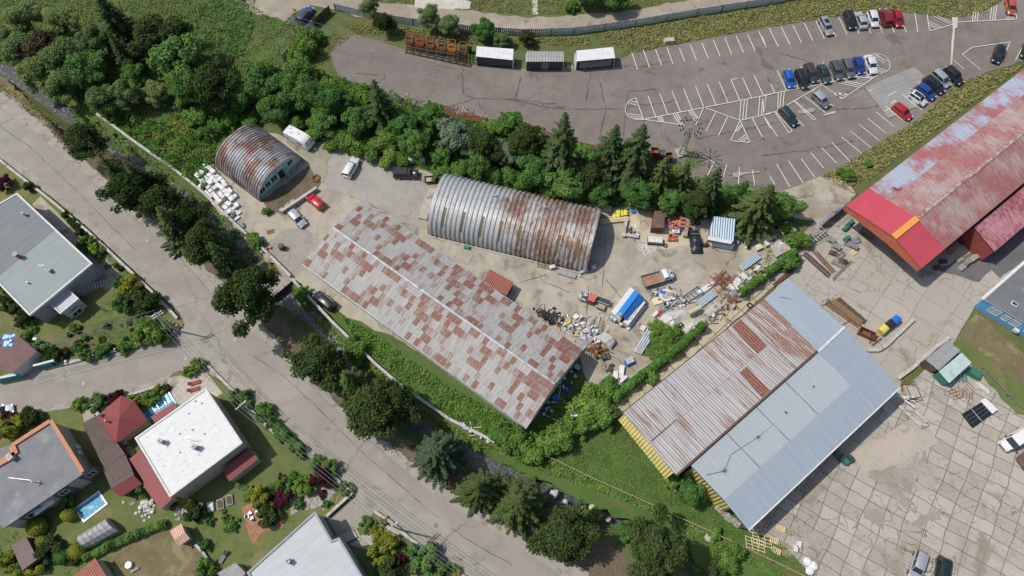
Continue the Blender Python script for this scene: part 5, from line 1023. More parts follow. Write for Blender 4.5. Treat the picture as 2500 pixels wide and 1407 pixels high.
b = MB(); b.box(2.74, 0, .45, .75, .08, 1.3); b.build('bumper', m_black, r); wheels(r, 5.5, 2.0, .36)
# small trailer
r = box_vehicle('small_trailer', 'rusty two-wheeled trailer beside the black off-road vehicle', 'trailer', (1064, 437), (1035, 440), .6)
b = MB(); b.box(0, 0, .45, .52, 1.9, 1.2); b.build('floor', m_conc, r)
for p, q in (((-.95, -.6), (.95, -.6)), ((-.95, .6), (.95, .6)), ((-.95, -.6), (-.95, .6)), ((.95, -.6), (.95, .6))): b = MB(); b.bar((*p, .7), (*q, .7), .05, .4); b.build('side_board', m_rust2, r)
b = MB(); b.bar((.9, 0, .45), (1.9, 0, .4), .07, .07); b.build('drawbar', m_rust, r); wheels(r, 1, 1.35, .28, xs=(0,))
# dark tarpaulin covered car
r = box_vehicle('covered_car', 'car under black tarpaulin between the brick pile and the light blue shed', 'car', (1703, 610), (1696, 565), .9)
b = MB(); rr = random.Random(4); rings = []
for i in range(13):
    x = -2.2+i*.36; z1 = [.7, .95, 1.05, 1.1, 1.35, 1.55, 1.6, 1.58, 1.4, 1.1, 1.0, .9, .6][i]; ring = []
    for k in range(9):
        t = math.pi*k/8; ring.append(Vector((x+rr.uniform(-.05, .05), -math.cos(t)*.95+rr.uniform(-.06, .06), .05+max(0, math.sin(t))**.5*z1*(1+rr.uniform(-.06, .06)))))
    rings.append(ring)
loft(b, rings); b.build('cover', m_tarp, r, smooth=True); b = MB(); b.bar((1.0, -.85, 1.45), (1.05, .85, 1.45), .08, .06); b.build('strap', plain('dull_yellow', (.3, .3, .05), .6), r)
# blue and white fairground kiosk trailer
a, q = G(1505, 775, 1.5), G(1545, 722, 1.5)
r = thing('kiosk_trailer', 'white kiosk trailer with bright blue roof strips and open stepped counter side', 'trailer', ((a.x+q.x)/2+.6, (a.y+q.y)/2-.2, .012), math.atan2(q.y-a.y, q.x-a.x)); mb_ = plain('sky_blue_panel', (.015, .24, .68), .45)
b = MB(); b.box(0, .5, .5, 2.3, 5.6, 1.4); b.box(0, 1.4, .5, 2.45, 5.6, .5, tx=1); b.build('body', m_white, r)
b = MB(); b.face([(-2.85, .85, 2.42), (2.85, .85, 2.42), (2.85, 1.72, 2.52), (-2.85, 1.72, 2.52)]); b.build('roof_panel', m_white, r)
b = MB(); b.slab([(-2.7, -.1, 2.34), (2.9, -.1, 2.34), (2.9, .86, 2.42), (-2.7, .86, 2.42)], .05); b.build('blue_strip', mb_, r)
b = MB(); b.slab([(-2.2, -.2, 2.3), (2.9, -.22, 2.3), (2.9, -1.25, 1.75), (-2.2, -.95, 1.75)], .05); b.build('blue_flap', plain('deep_blue_panel', (.015, .13, .46), .45), r)
b = MB(); b.bar((-2.7, -.13, 2.4), (2.95, -.13, 2.4), .08, .08); b.build('hinge_rail', m_dark, r)
b = MB(); b.box(0, -1.2, .5, 1.4, 5.2, 1.1); b.box(-.4, -1.2, 1.4, 1.52, 2.6, .4); b.build('counter', m_offw, r)
b = MB(); b.box(-2.3, .35, 2.42, 2.46, .8, .6); b.build('plywood_patch', m_wood, r)
b = MB(); b.box(-.3, -2.0, .3, .45, 5.2, .35); b.build('step', m_white, r)
for y in (-.6, .7, 1.3): b = MB(); b.box(-3.05, y, .4, 1.2, .35, .5); b.build('end_locker', m_offw, r)
b = MB(); b.bar((-3.3, .9, 1.5), (-3.3, 1.7, 1.5), .06, .06); b.bar((-3.3, .9, .3), (-3.3, 1.7, .3), .06, .06); b.bar((-3.3, .9, .3), (-3.3, .9, 1.5), .06, .06); b.bar((-3.3, 1.7, .3), (-3.3, 1.7, 1.5), .06, .06); b.build('end_frame', m_grey, r)
# ---------------- vegetation
rng = np.random.default_rng(11)
L_dark = leafmat('dark_leaves', [(.086, .103, .034), (.027, .054, .014), (.052, .088, .024), (.084, .128, .036), (.043, .073, .028)])
L_mid = leafmat('green_leaves', [(.051, .126, .030), (.085, .194, .044), (.135, .270, .059), (.068, .144, .043)])
L_bright = leafmat('bright_leaves', [(.078, .156, .026), (.130, .240, .039), (.195, .312, .058), (.104, .195, .039)])
L_yel = leafmat('yellow_green_leaves', [(.16, .19, .02), (.25, .29, .03), (.34, .34, .05)])
L_silver = leafmat('silver_leaves', [(.12, .17, .11), (.22, .29, .20), (.09, .14, .07), (.32, .38, .29)])
L_willow = leafmat('willow_leaves', [(.103, .160, .052), (.166, .235, .079), (.229, .311, .112)])
L_spruce = leafmat('spruce_needles', [(.031, .054, .022), (.055, .086, .031), (.094, .133, .046), (.044, .070, .031)], .12)
L_blue = leafmat('fir_needles', [(.035, .06, .03), (.055, .09, .045), (.08, .12, .06)], .12)
L_larch = leafmat('light_spruce_needles', [(.050, .077, .024), (.083, .116, .035), (.121, .154, .050)], .15)
L_brown = leafmat('brown_leaves', [(.084, .060, .036), (.120, .090, .054), (.072, .084, .036)])
L_purple = leafmat('purple_leaves', [(.05, .012, .018), (.08, .02, .03), (.04, .015, .018)])
L_ivy = leafmat('ivy_leaves', [(.058, .143, .025), (.100, .218, .037), (.159, .310, .058), (.084, .167, .033)])
L_meadow = leafmat('meadow_blades', [(.093, .139, .039), (.155, .209, .054), (.233, .256, .078), (.265, .240, .109)])
L_dry = leafmat('dry_blades', [(.307, .307, .091), (.432, .361, .144), (.180, .216, .063), (.505, .423, .216)])
L_weed = leafmat('weed_leaves', [(.072, .150, .033), (.117, .234, .052), (.169, .312, .091), (.221, .364, .143)])
m_bark = nmat('bark', (.09, .065, .045), (.14, .105, .08), 4, .95)
def inpoly(x, y, P):
    ins = np.zeros(x.shape, bool); n = len(P)
    for i in range(n):
        x0, y0 = P[i]; x1, y1 = P[(i+1) % n]; c = ((y0 > y) != (y1 > y)) & (x < (x1-x0)*(y-y0)/(y1-y0+1e-12)+x0); ins ^= c
    return ins
def unit(v): return v/np.maximum(np.linalg.norm(v, axis=1, keepdims=True), 1e-9)
def kites(c, d, n, ln, wd, bend=0):
    """one pointed leaf (4 corners) per row: centre c, direction d, normal n"""
    d = unit(d); s = unit(np.cross(n, d)); ln = np.asarray(ln).reshape(-1, 1); wd = np.asarray(wd).reshape(-1, 1)
    a = c-d*ln*.5; b = c+s*wd*.5; e = c+d*ln*.5; f = c-s*wd*.5
    return np.stack([a, b, e, f], 1).reshape(-1, 3)
def trunk(parent, h, r, limbs=6, rad=2.0, seed=0, frac=.75):
    rr = random.Random(seed); b = MB(); P = [Vector((rr.uniform(-.15, .15)*k, rr.uniform(-.15, .15)*k, h*frac*k/4)) for k in range(5)]
    b.tube(P, r, 8, 0, r*.35)
    for k in range(limbs):
        t = rr.uniform(.35, .95); a = rr.uniform(0, 6.28); p = P[min(4, int(t*4))]; e = p+Vector((math.cos(a)*rad*.7, math.sin(a)*rad*.7, h*.22)); b.tube([p, p.lerp(e, .5)+Vector((0, 0, .2)), e], r*.35, 5, 0, r*.1)
    return b.build('trunk', m_bark, parent)
def broad(name, h, rad, n, mat, leaf=.34, lobes=22, seed=0, z0=.18, flat=1.0, asp=.75):
    """broadleaf crown: clumps of leaves spread on many lobes, trunk and limbs inside"""
    n = int(n*1.7); leaf *= .86; lobes = int(lobes*2.2)
    r = np.random.default_rng(seed); root = thing(name, None, None, (0, 0, -500)); trunk(root, h, max(.08, h*.022), 7, rad, seed)
    cz = h*(z0+(1-z0)/2); vz = h*(1-z0)/2; L = []
    for i in range(lobes):
        th = r.uniform(0, 2*np.pi); u = r.uniform(-.75, 1); q = np.sqrt(max(0, 1-u*u))*rad*r.uniform(.3, .98)*(1+.2*np.sin(2*th+seed)+.16*np.sin(5*th+seed*2)); L.append((q*np.cos(th), q*np.sin(th), cz+u*vz*.75, rad*r.uniform(.13, .36)))
    L = np.array(L); k = r.choice(lobes, n, p=L[:, 3]**2/np.sum(L[:, 3]**2)); o = unit(r.normal(size=(n, 3))); o[:, 2] = np.abs(o[:, 2])*r.choice([1, 1, 1, -1], n); rr_ = L[k, 3]*(r.uniform(.25, 1.3, n)**.7)
    c = L[k, :3]+o*rr_[:, None]*np.array([1, 1, .85*flat]); nn = unit(o+r.normal(size=(n, 3))*.55+np.array([0, 0, .35])); d = np.cross(nn, r.normal(size=(n, 3)))
    ln = leaf*r.uniform(.6, 1.4, n); V = kites(c, d, nn, ln, ln*asp)
    quickmesh('crown', V, 4, mat, root); return root
def conifer(name, h, rad, mat, seed=0, levels=24, per=9, droop=.28, dens=1.0, power=.85, open_=0.0):
    r = np.random.default_rng(seed); root = thing(name, None, None, (0, 0, -500)); b = MB(); b.tube([(0, 0, 0), (0, 0, h*.5), (0, 0, h*.98)], h*.016, 7, 0, .03); C_, D_, N_, S_, Wd_ = [], [], [], [], []
    for lv in range(levels):
        t = (lv+r.uniform(0, .7))/levels; z = h*(.06+.92*t); Lb = rad*(1-t)**power*r.uniform(.85, 1.1); npb = max(4, int(per*(1-t*.45)))
        a0 = r.uniform(0, 6.28)
        for j in range(npb):
            a = a0+2*np.pi*j/npb+r.normal()*.13; L1 = Lb*r.uniform(.72, 1.12)
            if r.random() < open_: continue
            dr = np.array([np.cos(a), np.sin(a), 0]); sd = np.array([-np.sin(a), np.cos(a), 0]); m = max(3, int(L1*7*dens))
            s = (np.arange(m)+r.uniform(0, 1, m))/m; zz = z+L1*(.22*(1-t)*0+.1*t)-droop*L1*s**1.4+ .12*L1*s**3
            base = dr[None]*(s*L1)[:, None]; base[:, 2] = zz
            tw = L1*.2*(1.05-s)**.7+.16
            for sg in (-1, 1, 0):
                dd = dr[None]*.8+sd[None]*sg*.85+np.array([0, 0, -.28])+r.normal(size=(m, 3))*.12; dd = unit(dd); cc = base+dd*tw[:, None]*.5
                C_.append(cc); D_.append(dd); N_.append(np.array([0, 0, 1.0])[None]+r.normal(size=(m, 3))*.35); S_.append(tw*1.15); Wd_.append(tw*.36+.06)
            if L1 > 1.2 and lv % 2 == 0: b.tube([(0, 0, z), (dr[0]*L1*.8, dr[1]*L1*.8, z-droop*L1*.6)], .035, 3, 0, .012, False)
    V = kites(np.concatenate(C_), np.concatenate(D_), np.concatenate(N_), np.concatenate(S_), np.concatenate(Wd_)); b.build('trunk', m_bark, root); quickmesh('crown', V, 4, mat, root); return root
PROTO = {}
def proto(k):
    if k in PROTO: return PROTO[k]
    f = {'spruceA': lambda: conifer('spruce_tree', 11, 3.1, L_spruce, 1), 'spruceB': lambda: conifer('spruce_tree', 12, 3.4, L_spruce, 2, 26, 10), 'spruceC': lambda: conifer('spruce_tree', 9, 3.6, L_larch, 3, 18, 12, .35), 'spruceD': lambda: conifer('spruce_tree', 10, 3.2, L_larch, 14, 22, 9, .3),
         'firA': lambda: conifer('fir_tree', 8, 3.6, L_blue, 4, 14, 13, .1, 1.0, .6), 'sparse': lambda: conifer('spruce_tree', 11, 2.6, L_brown, 5, 20, 6, .4, .5, .8, .3),
         'darkA': lambda: broad('lime_tree', 8.5, 3.4, 9000, L_dark, .36, 30, 5), 'darkB': lambda: broad('lime_tree', 8, 3.2, 8000, L_dark, .36, 26, 6), 'darkC': lambda: broad('maple_tree', 9, 3.6, 9500, L_dark, .42, 22, 7),
         'midA': lambda: broad('broadleaf_tree', 7, 3.2, 8000, L_mid, .38, 26, 8), 'midB': lambda: broad('broadleaf_tree', 6, 3.0, 7500, L_mid, .36, 20, 9), 'briA': lambda: broad('leafy_bush', 2.6, 2.4, 4500, L_bright, .34, 22, 10, 0.0), 'briB': lambda: broad('leafy_bush', 2.2, 2.0, 3500, L_ivy, .32, 16, 12, 0.0),
         'silver': lambda: broad('silver_willow', 6, 2.6, 6500, L_silver, .55, 26, 13, asp=.35), 'willA': lambda: broad('willow_bush', 6, 3.0, 8000, L_willow, .42, 22, 15, asp=.4), 'willB': lambda: broad('willow_bush', 5, 2.4, 6500, L_willow, .4, 16, 16, asp=.4), 'brown': lambda: broad('bare_bush', 3.5, 1.8, 3000, L_brown, .26, 14, 17),
         'yel': lambda: broad('golden_shrub', 1.6, 1.1, 1800, L_yel, .22, 12, 18, 0.0), 'pur': lambda: broad('purple_shrub', 1.6, 1.1, 1500, L_purple, .24, 10, 19, 0.0), 'shr': lambda: broad('garden_shrub', 1.5, 1.0, 1500, L_mid, .22, 10, 20, 0.0), 'shd': lambda: broad('garden_shrub', 1.6, 1.0, 1700, L_dark, .22, 12, 21, 0.0),
         'ball': lambda: ballbush('clipped_bush', L_yel, 22), 'balld': lambda: ballbush('clipped_bush', L_mid, 23), 'bri0': lambda: broad('garden_shrub', 1.5, 1.1, 1500, L_bright, .24, 10, 24, 0.0)}[k]
    PROTO[k] = f(); return PROTO[k]
def ballbush(name, mat, seed):
    r = np.random.default_rng(seed); root = thing(name, None, None, (0, 0, -500)); n = 2600; o = unit(r.normal(size=(n, 3))); c = o*r.uniform(.88, 1.02, (n, 1)); c[:, 2] = c[:, 2]*.85+.8; nn = unit(o+r.normal(size=(n, 3))*.4); ln = r.uniform(.1, .2, n)
    b = MB(); b.tube([(0, 0, 0), (0, 0, .6)], .06, 6); b.build('trunk', m_bark, root); quickmesh('crown', kites(c, np.cross(nn, r.normal(size=(n, 3))), nn, ln, ln*.8), 4, mat, root); return root
tr = random.Random(77)
def _fin(o, cat): o['category'] = cat; return o
def tree(k, px, py, s=1.0, label='', cat='tree', group=None, zc=None, z=0.0, sz=None):
    """px,py: where the middle of the crown shows in the photograph"""
    p0 = proto(k); hh = {'spr': 4.5, 'fir': 4, 'dar': 5, 'mid': 3.6, 'sil': 3.3, 'wil': 3, 'bri': 1.1, 'bro': 1.8, 'spa': 5}.get(k[:3], .8)*s if zc is None else zc
    g = G(px, py, hh); return _fin(dup(p0, (g.x, g.y, z), tr.uniform(0, 6.28), label, (s*tr.uniform(.84, 1.18), s*tr.uniform(.84, 1.18), s*(sz or 1)*tr.uniform(.9, 1.08)), group), cat)
# roadside row, from the top left to the bottom right
RW = 'trees along the road'
for k, x, y, s, lb in [
    ('sparse', 128, 312, .8, 'thin brown-green tree, first of the roadside row from the top left'),
    ('darkA', 205, 350, .95, 'round blue-green tree in the roadside row above the grey-green bungalow road'),
    ('sparse', 262, 405, 1.0, 'sparse drooping spruce behind the round blue-green roadside tree'),
    ('darkB', 318, 470, 1.15, 'wide dark lime in the upper roadside row, level with the white foam blocks'),
    ('darkA', 380, 500, 1.0, 'dark lime leaning over the stream, level with the broken white blocks'),
    ('spruceB', 425, 560, 1.05, 'dark spruce over the gravel verge opposite the bungalow chimney'),
    ('darkB', 490, 600, 1.15, 'dark tree beside the gravel verge, second above the bridge'),
    ('spruceA', 545, 640, .95, 'small dark spruce next above the bridge'),
    ('spruceA', 290, 440, .9, 'dark spruce squeezed between the sparse one and the wide dark lime'),
    ('spruceB', 350, 455, .95, 'broad dark spruce on the stream side, just below the wide dark lime'),
    ('darkB', 455, 545, 1.0, 'dark broadleaf tree on the stream side of the gravel verge row'),
    ('spruceA', 520, 600, .85, 'dark pointed spruce on the stream side above the bridge'),
    ('darkB', 960, 985, .9, 'dark tree on the stream side behind the large broadleaf tree'),
    ('darkC', 612, 735, 1.25, 'large round dark tree below the bridge by the road junction'),
    ('darkB', 768, 885, 1.15, 'dark tree over the verge, left of the light green spruce pair'),
    ('spruceC', 850, 935, 1.0, 'lighter green spruce between two dark broadleaf trees by the road'),
    ('darkA', 912, 1000, 1.1, 'large dark broadleaf tree below the lighter green spruce'),
    ('firA', 1060, 1110, 1.2, 'broad bluish fir with fanned branches beside the road'),
    ('spruceC', 1165, 1195, 1.1, 'lighter green spruce right of the broad bluish fir'),
    ('spruceC', 1262, 1230, 1.25, 'large light green spruce, rightmost of the roadside pair'),
    ('darkB', 1375, 1310, 1.1, 'round dark tree on the verge near the bottom edge'),
    ('darkC', 1590, 1350, 1.15, 'grey-green tree with bare twigs cut by the bottom edge')]:
    tree(k, x+6, y-3, s*1.08, lb, 'tree', RW)
# thicket top left
TH = 'trees of the upper left thicket'
for k, x, y, s, lb in [
    ('spruceB', 285, 60, 1.15, 'tall dark spruce at the top edge of the upper left thicket'),
    ('spruceA', 300, 130, .9, 'smaller spruce right below the tall one at the top edge'),
    ('darkC', 390, 95, 1.1, 'broad dark tree right of the tall spruce'),
    ('midA', 440, 150, 1.25, 'dense green tree in the middle of the shadowed strip'),
    ('darkB', 520, 200, 1.2, 'dense dark tree at the lower end of the shadowed strip'),
    ('midB', 470, 215, 1.1, 'leafy tree left of the shadowed strip end'),
    ('willA', 60, 50, 1.1, 'grey-green willow at the top left corner'), ('willA', 155, 60, 1.0, 'grey-green willow between the corner and the spruces'),
    ('willB', 235, 100, 1.1, 'small willow left of the spruce trunks'), ('brown', 110, 125, 2.0, 'brownish dry tree among the willows'),
    ('willA', 60, 130, 1.1, 'willow near the left edge above the rocky ditch'), ('willA', 165, 155, 1.15, 'dark willow right of the brownish dry tree'),
    ('willB', 90, 185, 1.1, 'willow beside the rocky ditch'), ('midB', 205, 170, 1.0, 'leafy tree in the willow thicket'),
    ('willA', 155, 215, .95, 'rounded pale willow above the ditch bend'), ('willB', 250, 240, 1.15, 'rounded pale willow in the front of the thicket'),
    ('willB', 310, 225, 1.1, 'yellowish willow beside the rounded pale one'), ('willB', 375, 225, .9, 'pale willow at the thicket front, right end'),
    ('midB', 230, 190, .8, 'bright tree between the willows and the spruces'), ('midB', 330, 180, .7, 'green tree below the smaller spruce'),
    ('willB', 20, 95, 1.0, 'willow cut by the left edge'), ('willB', 180, 120, 1.0, 'willow in the heart of the thicket')]:
    tree(k, x, y, s*1.15, lb, 'tree', TH)
# green belt between yard and parking lot
GB = 'trees of the belt below the car park'
for k, x, y, s, lb in [
    ('midA', 640, 200, 1.15, 'big green tree above the small arched hut'), ('midB', 700, 215, 1.0, 'green tree above the caravan'), ('midB', 600, 235, .9, 'leafy tree in the shade above the small arched hut'),
    ('midA', 665, 265, .9, 'lower green tree behind the caravan'), ('midB', 760, 235, .9, 'green tree between caravan and the car park corner'), ('midA', 735, 180, .8, 'leafy tree near the car park corner'),
    ('midA', 820, 250, .9, 'leafy tree above the white car in the yard'), ('midB', 790, 300, .8, 'low leafy tree right of the caravan'), ('spruceA', 930, 262, 1.0, 'dark conifer standing alone in the broadleaf belt'),
    ('midB', 870, 300, .85, 'leafy tree left under the lone dark conifer'), ('midA', 985, 310, .85, 'leafy tree right of the lone dark conifer'), ('briA', 940, 345, 1.1, 'bright bush above the boxy black vehicle'),
    ('midB', 1010, 350, .75, 'bright tree above the white bags'), ('silver', 1110, 330, 1.05, 'silvery white-leaved tree above the long arched hall'), ('midA', 1060, 285, .7, 'green tree next above the silvery tree'),
    ('darkB', 1180, 350, .9, 'dark tree right of the silvery tree'), ('silver', 1240, 375, .75, 'smaller grey-leaved tree right of the silvery one'), ('midB', 1160, 400, .85, 'green tree touching the roof of the long arched hall'),
    ('midA', 1250, 310, .7, 'tall narrow green tree by the rusty beams'), ('darkA', 1285, 350, .85, 'dark green tree left of the bare-topped spruce'),
    ('spruceB', 1370, 372, 1.1, 'spruce with bare pale top branches'), ('midB', 1300, 420, .9, 'leafy tree behind the long arched hall ridge'), ('midA', 1380, 450, .9, 'leafy tree over the right part of the long arched hall'),
    ('spruceA', 1492, 372, 1.15, 'tall spruce left of the rusty crates'), ('spruceB', 1548, 392, 1.1, 'tall spruce just right of the first tall one'), ('darkB', 1440, 430, .9, 'dark tree below the tall spruces'),
    ('midB', 1470, 465, .8, 'leafy tree above the right end of the long arched hall'), ('spruceD', 1612, 430, .95, 'spruce below the rusty crates'), ('spruceD', 1665, 435, .9, 'narrow spruce below the pylon island'),
    ('spruceA', 1732, 462, .95, 'spruce above the light blue shed'), ('midA', 1560, 470, .8, 'leafy tree in the shade under the tall spruces'), ('midA', 1640, 490, .7, 'dark green tree above the brick pile'),
    ('darkA', 1700, 500, .75, 'dark tree between the brick pile and the light blue shed'), ('spruceC', 1855, 500, 1.15, 'broad light green spruce at the right end of the belt'), ('midB', 1800, 480, .7, 'low tree left of the broad light green spruce'),
    ('midB', 1910, 510, .85, 'leafy tree at the right end of the belt')]:
    tree(k, x, y, s*(1.3 if k[:3] == 'spr' else 1.08), lb, 'tree', GB)
# smaller bushes filling the belt and along the fences
BG = 'bushes in the green belt'
for x, y, s in [(770, 205, 1.2), (800, 215, 1), (850, 225, 1), (890, 235, 1), (720, 310, 1), (760, 330, .9), (820, 345, 1), (860, 355, 1), (905, 370, 1), (950, 385, .9), (985, 395, .8), (560, 290, 1), (610, 300, .8), (690, 290, 1), (1010, 290, 1), (1040, 300, 1.1), (1030, 330, 1.2), (1080, 380, 1.2), (1080, 420, .9), (1120, 420, 1), (1200, 430, 1), (1240, 430, 1), (1280, 450, 1), (1340, 470, 1), (1400, 490, .9), (1200, 310, 1), (1310, 340, .9), (1420, 470, .9), (1560, 430, 1.1), (1440, 400, 1.1), (1430, 370, 1), (950, 300, 1), (580, 260, 1), (500, 330, 1), (480, 290, 1.2), (530, 310, .9), (440, 250, 1), (720, 245, 1.2), (790, 270, 1.2), (850, 270, 1.2), (1520, 450, 1.1), (1790, 520, .8), (1880, 540, 1), (1920, 560, .9), (1600, 480, 1.0)]:
    tree('briA' if (x+y) % 2 else 'briB', x, y, s, 'leafy green bush in the tangled belt between yard and car park', 'bush', BG)
for k, x, y, s, lb in [('willA', 905, 25, .8, 'loose grey-green bush over the fence, left of the rack pile'), ('darkB', 940, 55, .6, 'dark bush at the fence left of the rack pile'), ('willA', 1050, 45, .8, 'grey-green bush behind the rack pile'), ('willB', 1095, 60, .9, 'smaller grey-green bush behind the rack pile, right one'),
                       ('midB', 1180, 70, .7, 'green sapling above the left white bay'), ('willB', 1225, 95, .7, 'pale bush between the left bays'), ('brown', 1288, 95, .9, 'brown dry bush above the weathered bay'),
                       ('briA', 750, 110, 1.4, 'bright green bush inside the grey corner fence'), ('briB', 770, 90, 1.0, 'smaller bright bush by the rusty gate'), ('briA', 725, 130, .9, 'low bush at the lower end of the corner fence'),
                       ('midA', 1430, -12, .8, 'tree cut by the top edge above the dirt track'), ('midB', 1500, -10, .9, 'second tree cut by the top edge above the dirt track'), ('briB', 1395, 18, .8, 'small bush with yellow flowers by the dirt track'),
                       ('midA', 1325, 1010, .0001, 'x')][:13]:
    tree(k, x, y, s, lb, 'bush')
for x, y, s, k in [(1480, 950, 1.1, 'briB'), (1440, 985, 1.3, 'briA'), (1470, 1010, 1.3, 'briB'), (1420, 1030, 1.2, 'briB'), (1380, 1060, 1.1, 'briA'), (1340, 1085, 1.1, 'briB'), (1300, 1105, 1.2, 'briB'), (1260, 1085, 1.1, 'briA'), (1500, 960, .9, 'briB'), (1220, 1060, .9, 'briB'), (1455, 965, .9, 'briA')]:
    tree(k, x, y, s, 'ivy-covered bush on the boundary between the gabled hall and the meadow', 'bush', 'ivy bushes by the meadow')
for x, y, s in [(1612, 803, .7), (1638, 825, .75), (1622, 845, .8), (1608, 868, .7), (1652, 808, .5), (1640, 848, .7), (1598, 830, .45)]: tree('briA', x, y, s, 'bright green bush by the white gravel heap', 'bush', 'bushes by the gravel heap')
tree('midB', 1690, 1200, .75, 'round green tree against the yellow gable of the workshop hall', 'tree'); tree('briB', 1640, 1170, .8, 'dark bush at the yellow cladding corner', 'bush'); tree('briB', 1590, 920, .8, 'bright bush beside the rusty striped roof gutter', 'bush'); tree('briA', 1950, 590, .9, 'bush beside the metal stairs', 'bush'); tree('briB', 1930, 640, 1.1, 'ivy bush at the upper end of the diagonal wall', 'bush')
tree('briA', 1440, 1265, .8, 'low bush in the stream bed under the picket fence', 'bush'); tree('briB', 1530, 1300, .9, 'small bush beside the dry ditch', 'bush'); tree('briA', 1780, 1360, .9, 'leafy bush below the picket fence near the bottom', 'bush'); tree('shd', 1750, 1385, 1.6, 'dark bush at the bottom edge under the picket fence', 'bush')
tree('briA', 865, 850, .9, 'bush in the grass left of the hall wall', 'bush'); tree('briB', 620, 590, .9, 'bush between the stream and the boundary wall', 'bush'); tree('briB', 1745, 1300, .6, 'low weeds bush by the picket fence', 'bush'); tree('briB', 652, 515, .5, 'weedy bush in front of the arched hut corner', 'bush'); tree('briB', 740, 720, .8, 'bush on the stream bank below the bridge', 'bush')
tree('briA', 2062, 425, .6, 'bushy weeds where the car park meets the concrete apron', 'bush'); tree('briB', 2120, 400, .4, 'bushy weeds on the slope by the red hall', 'bush')
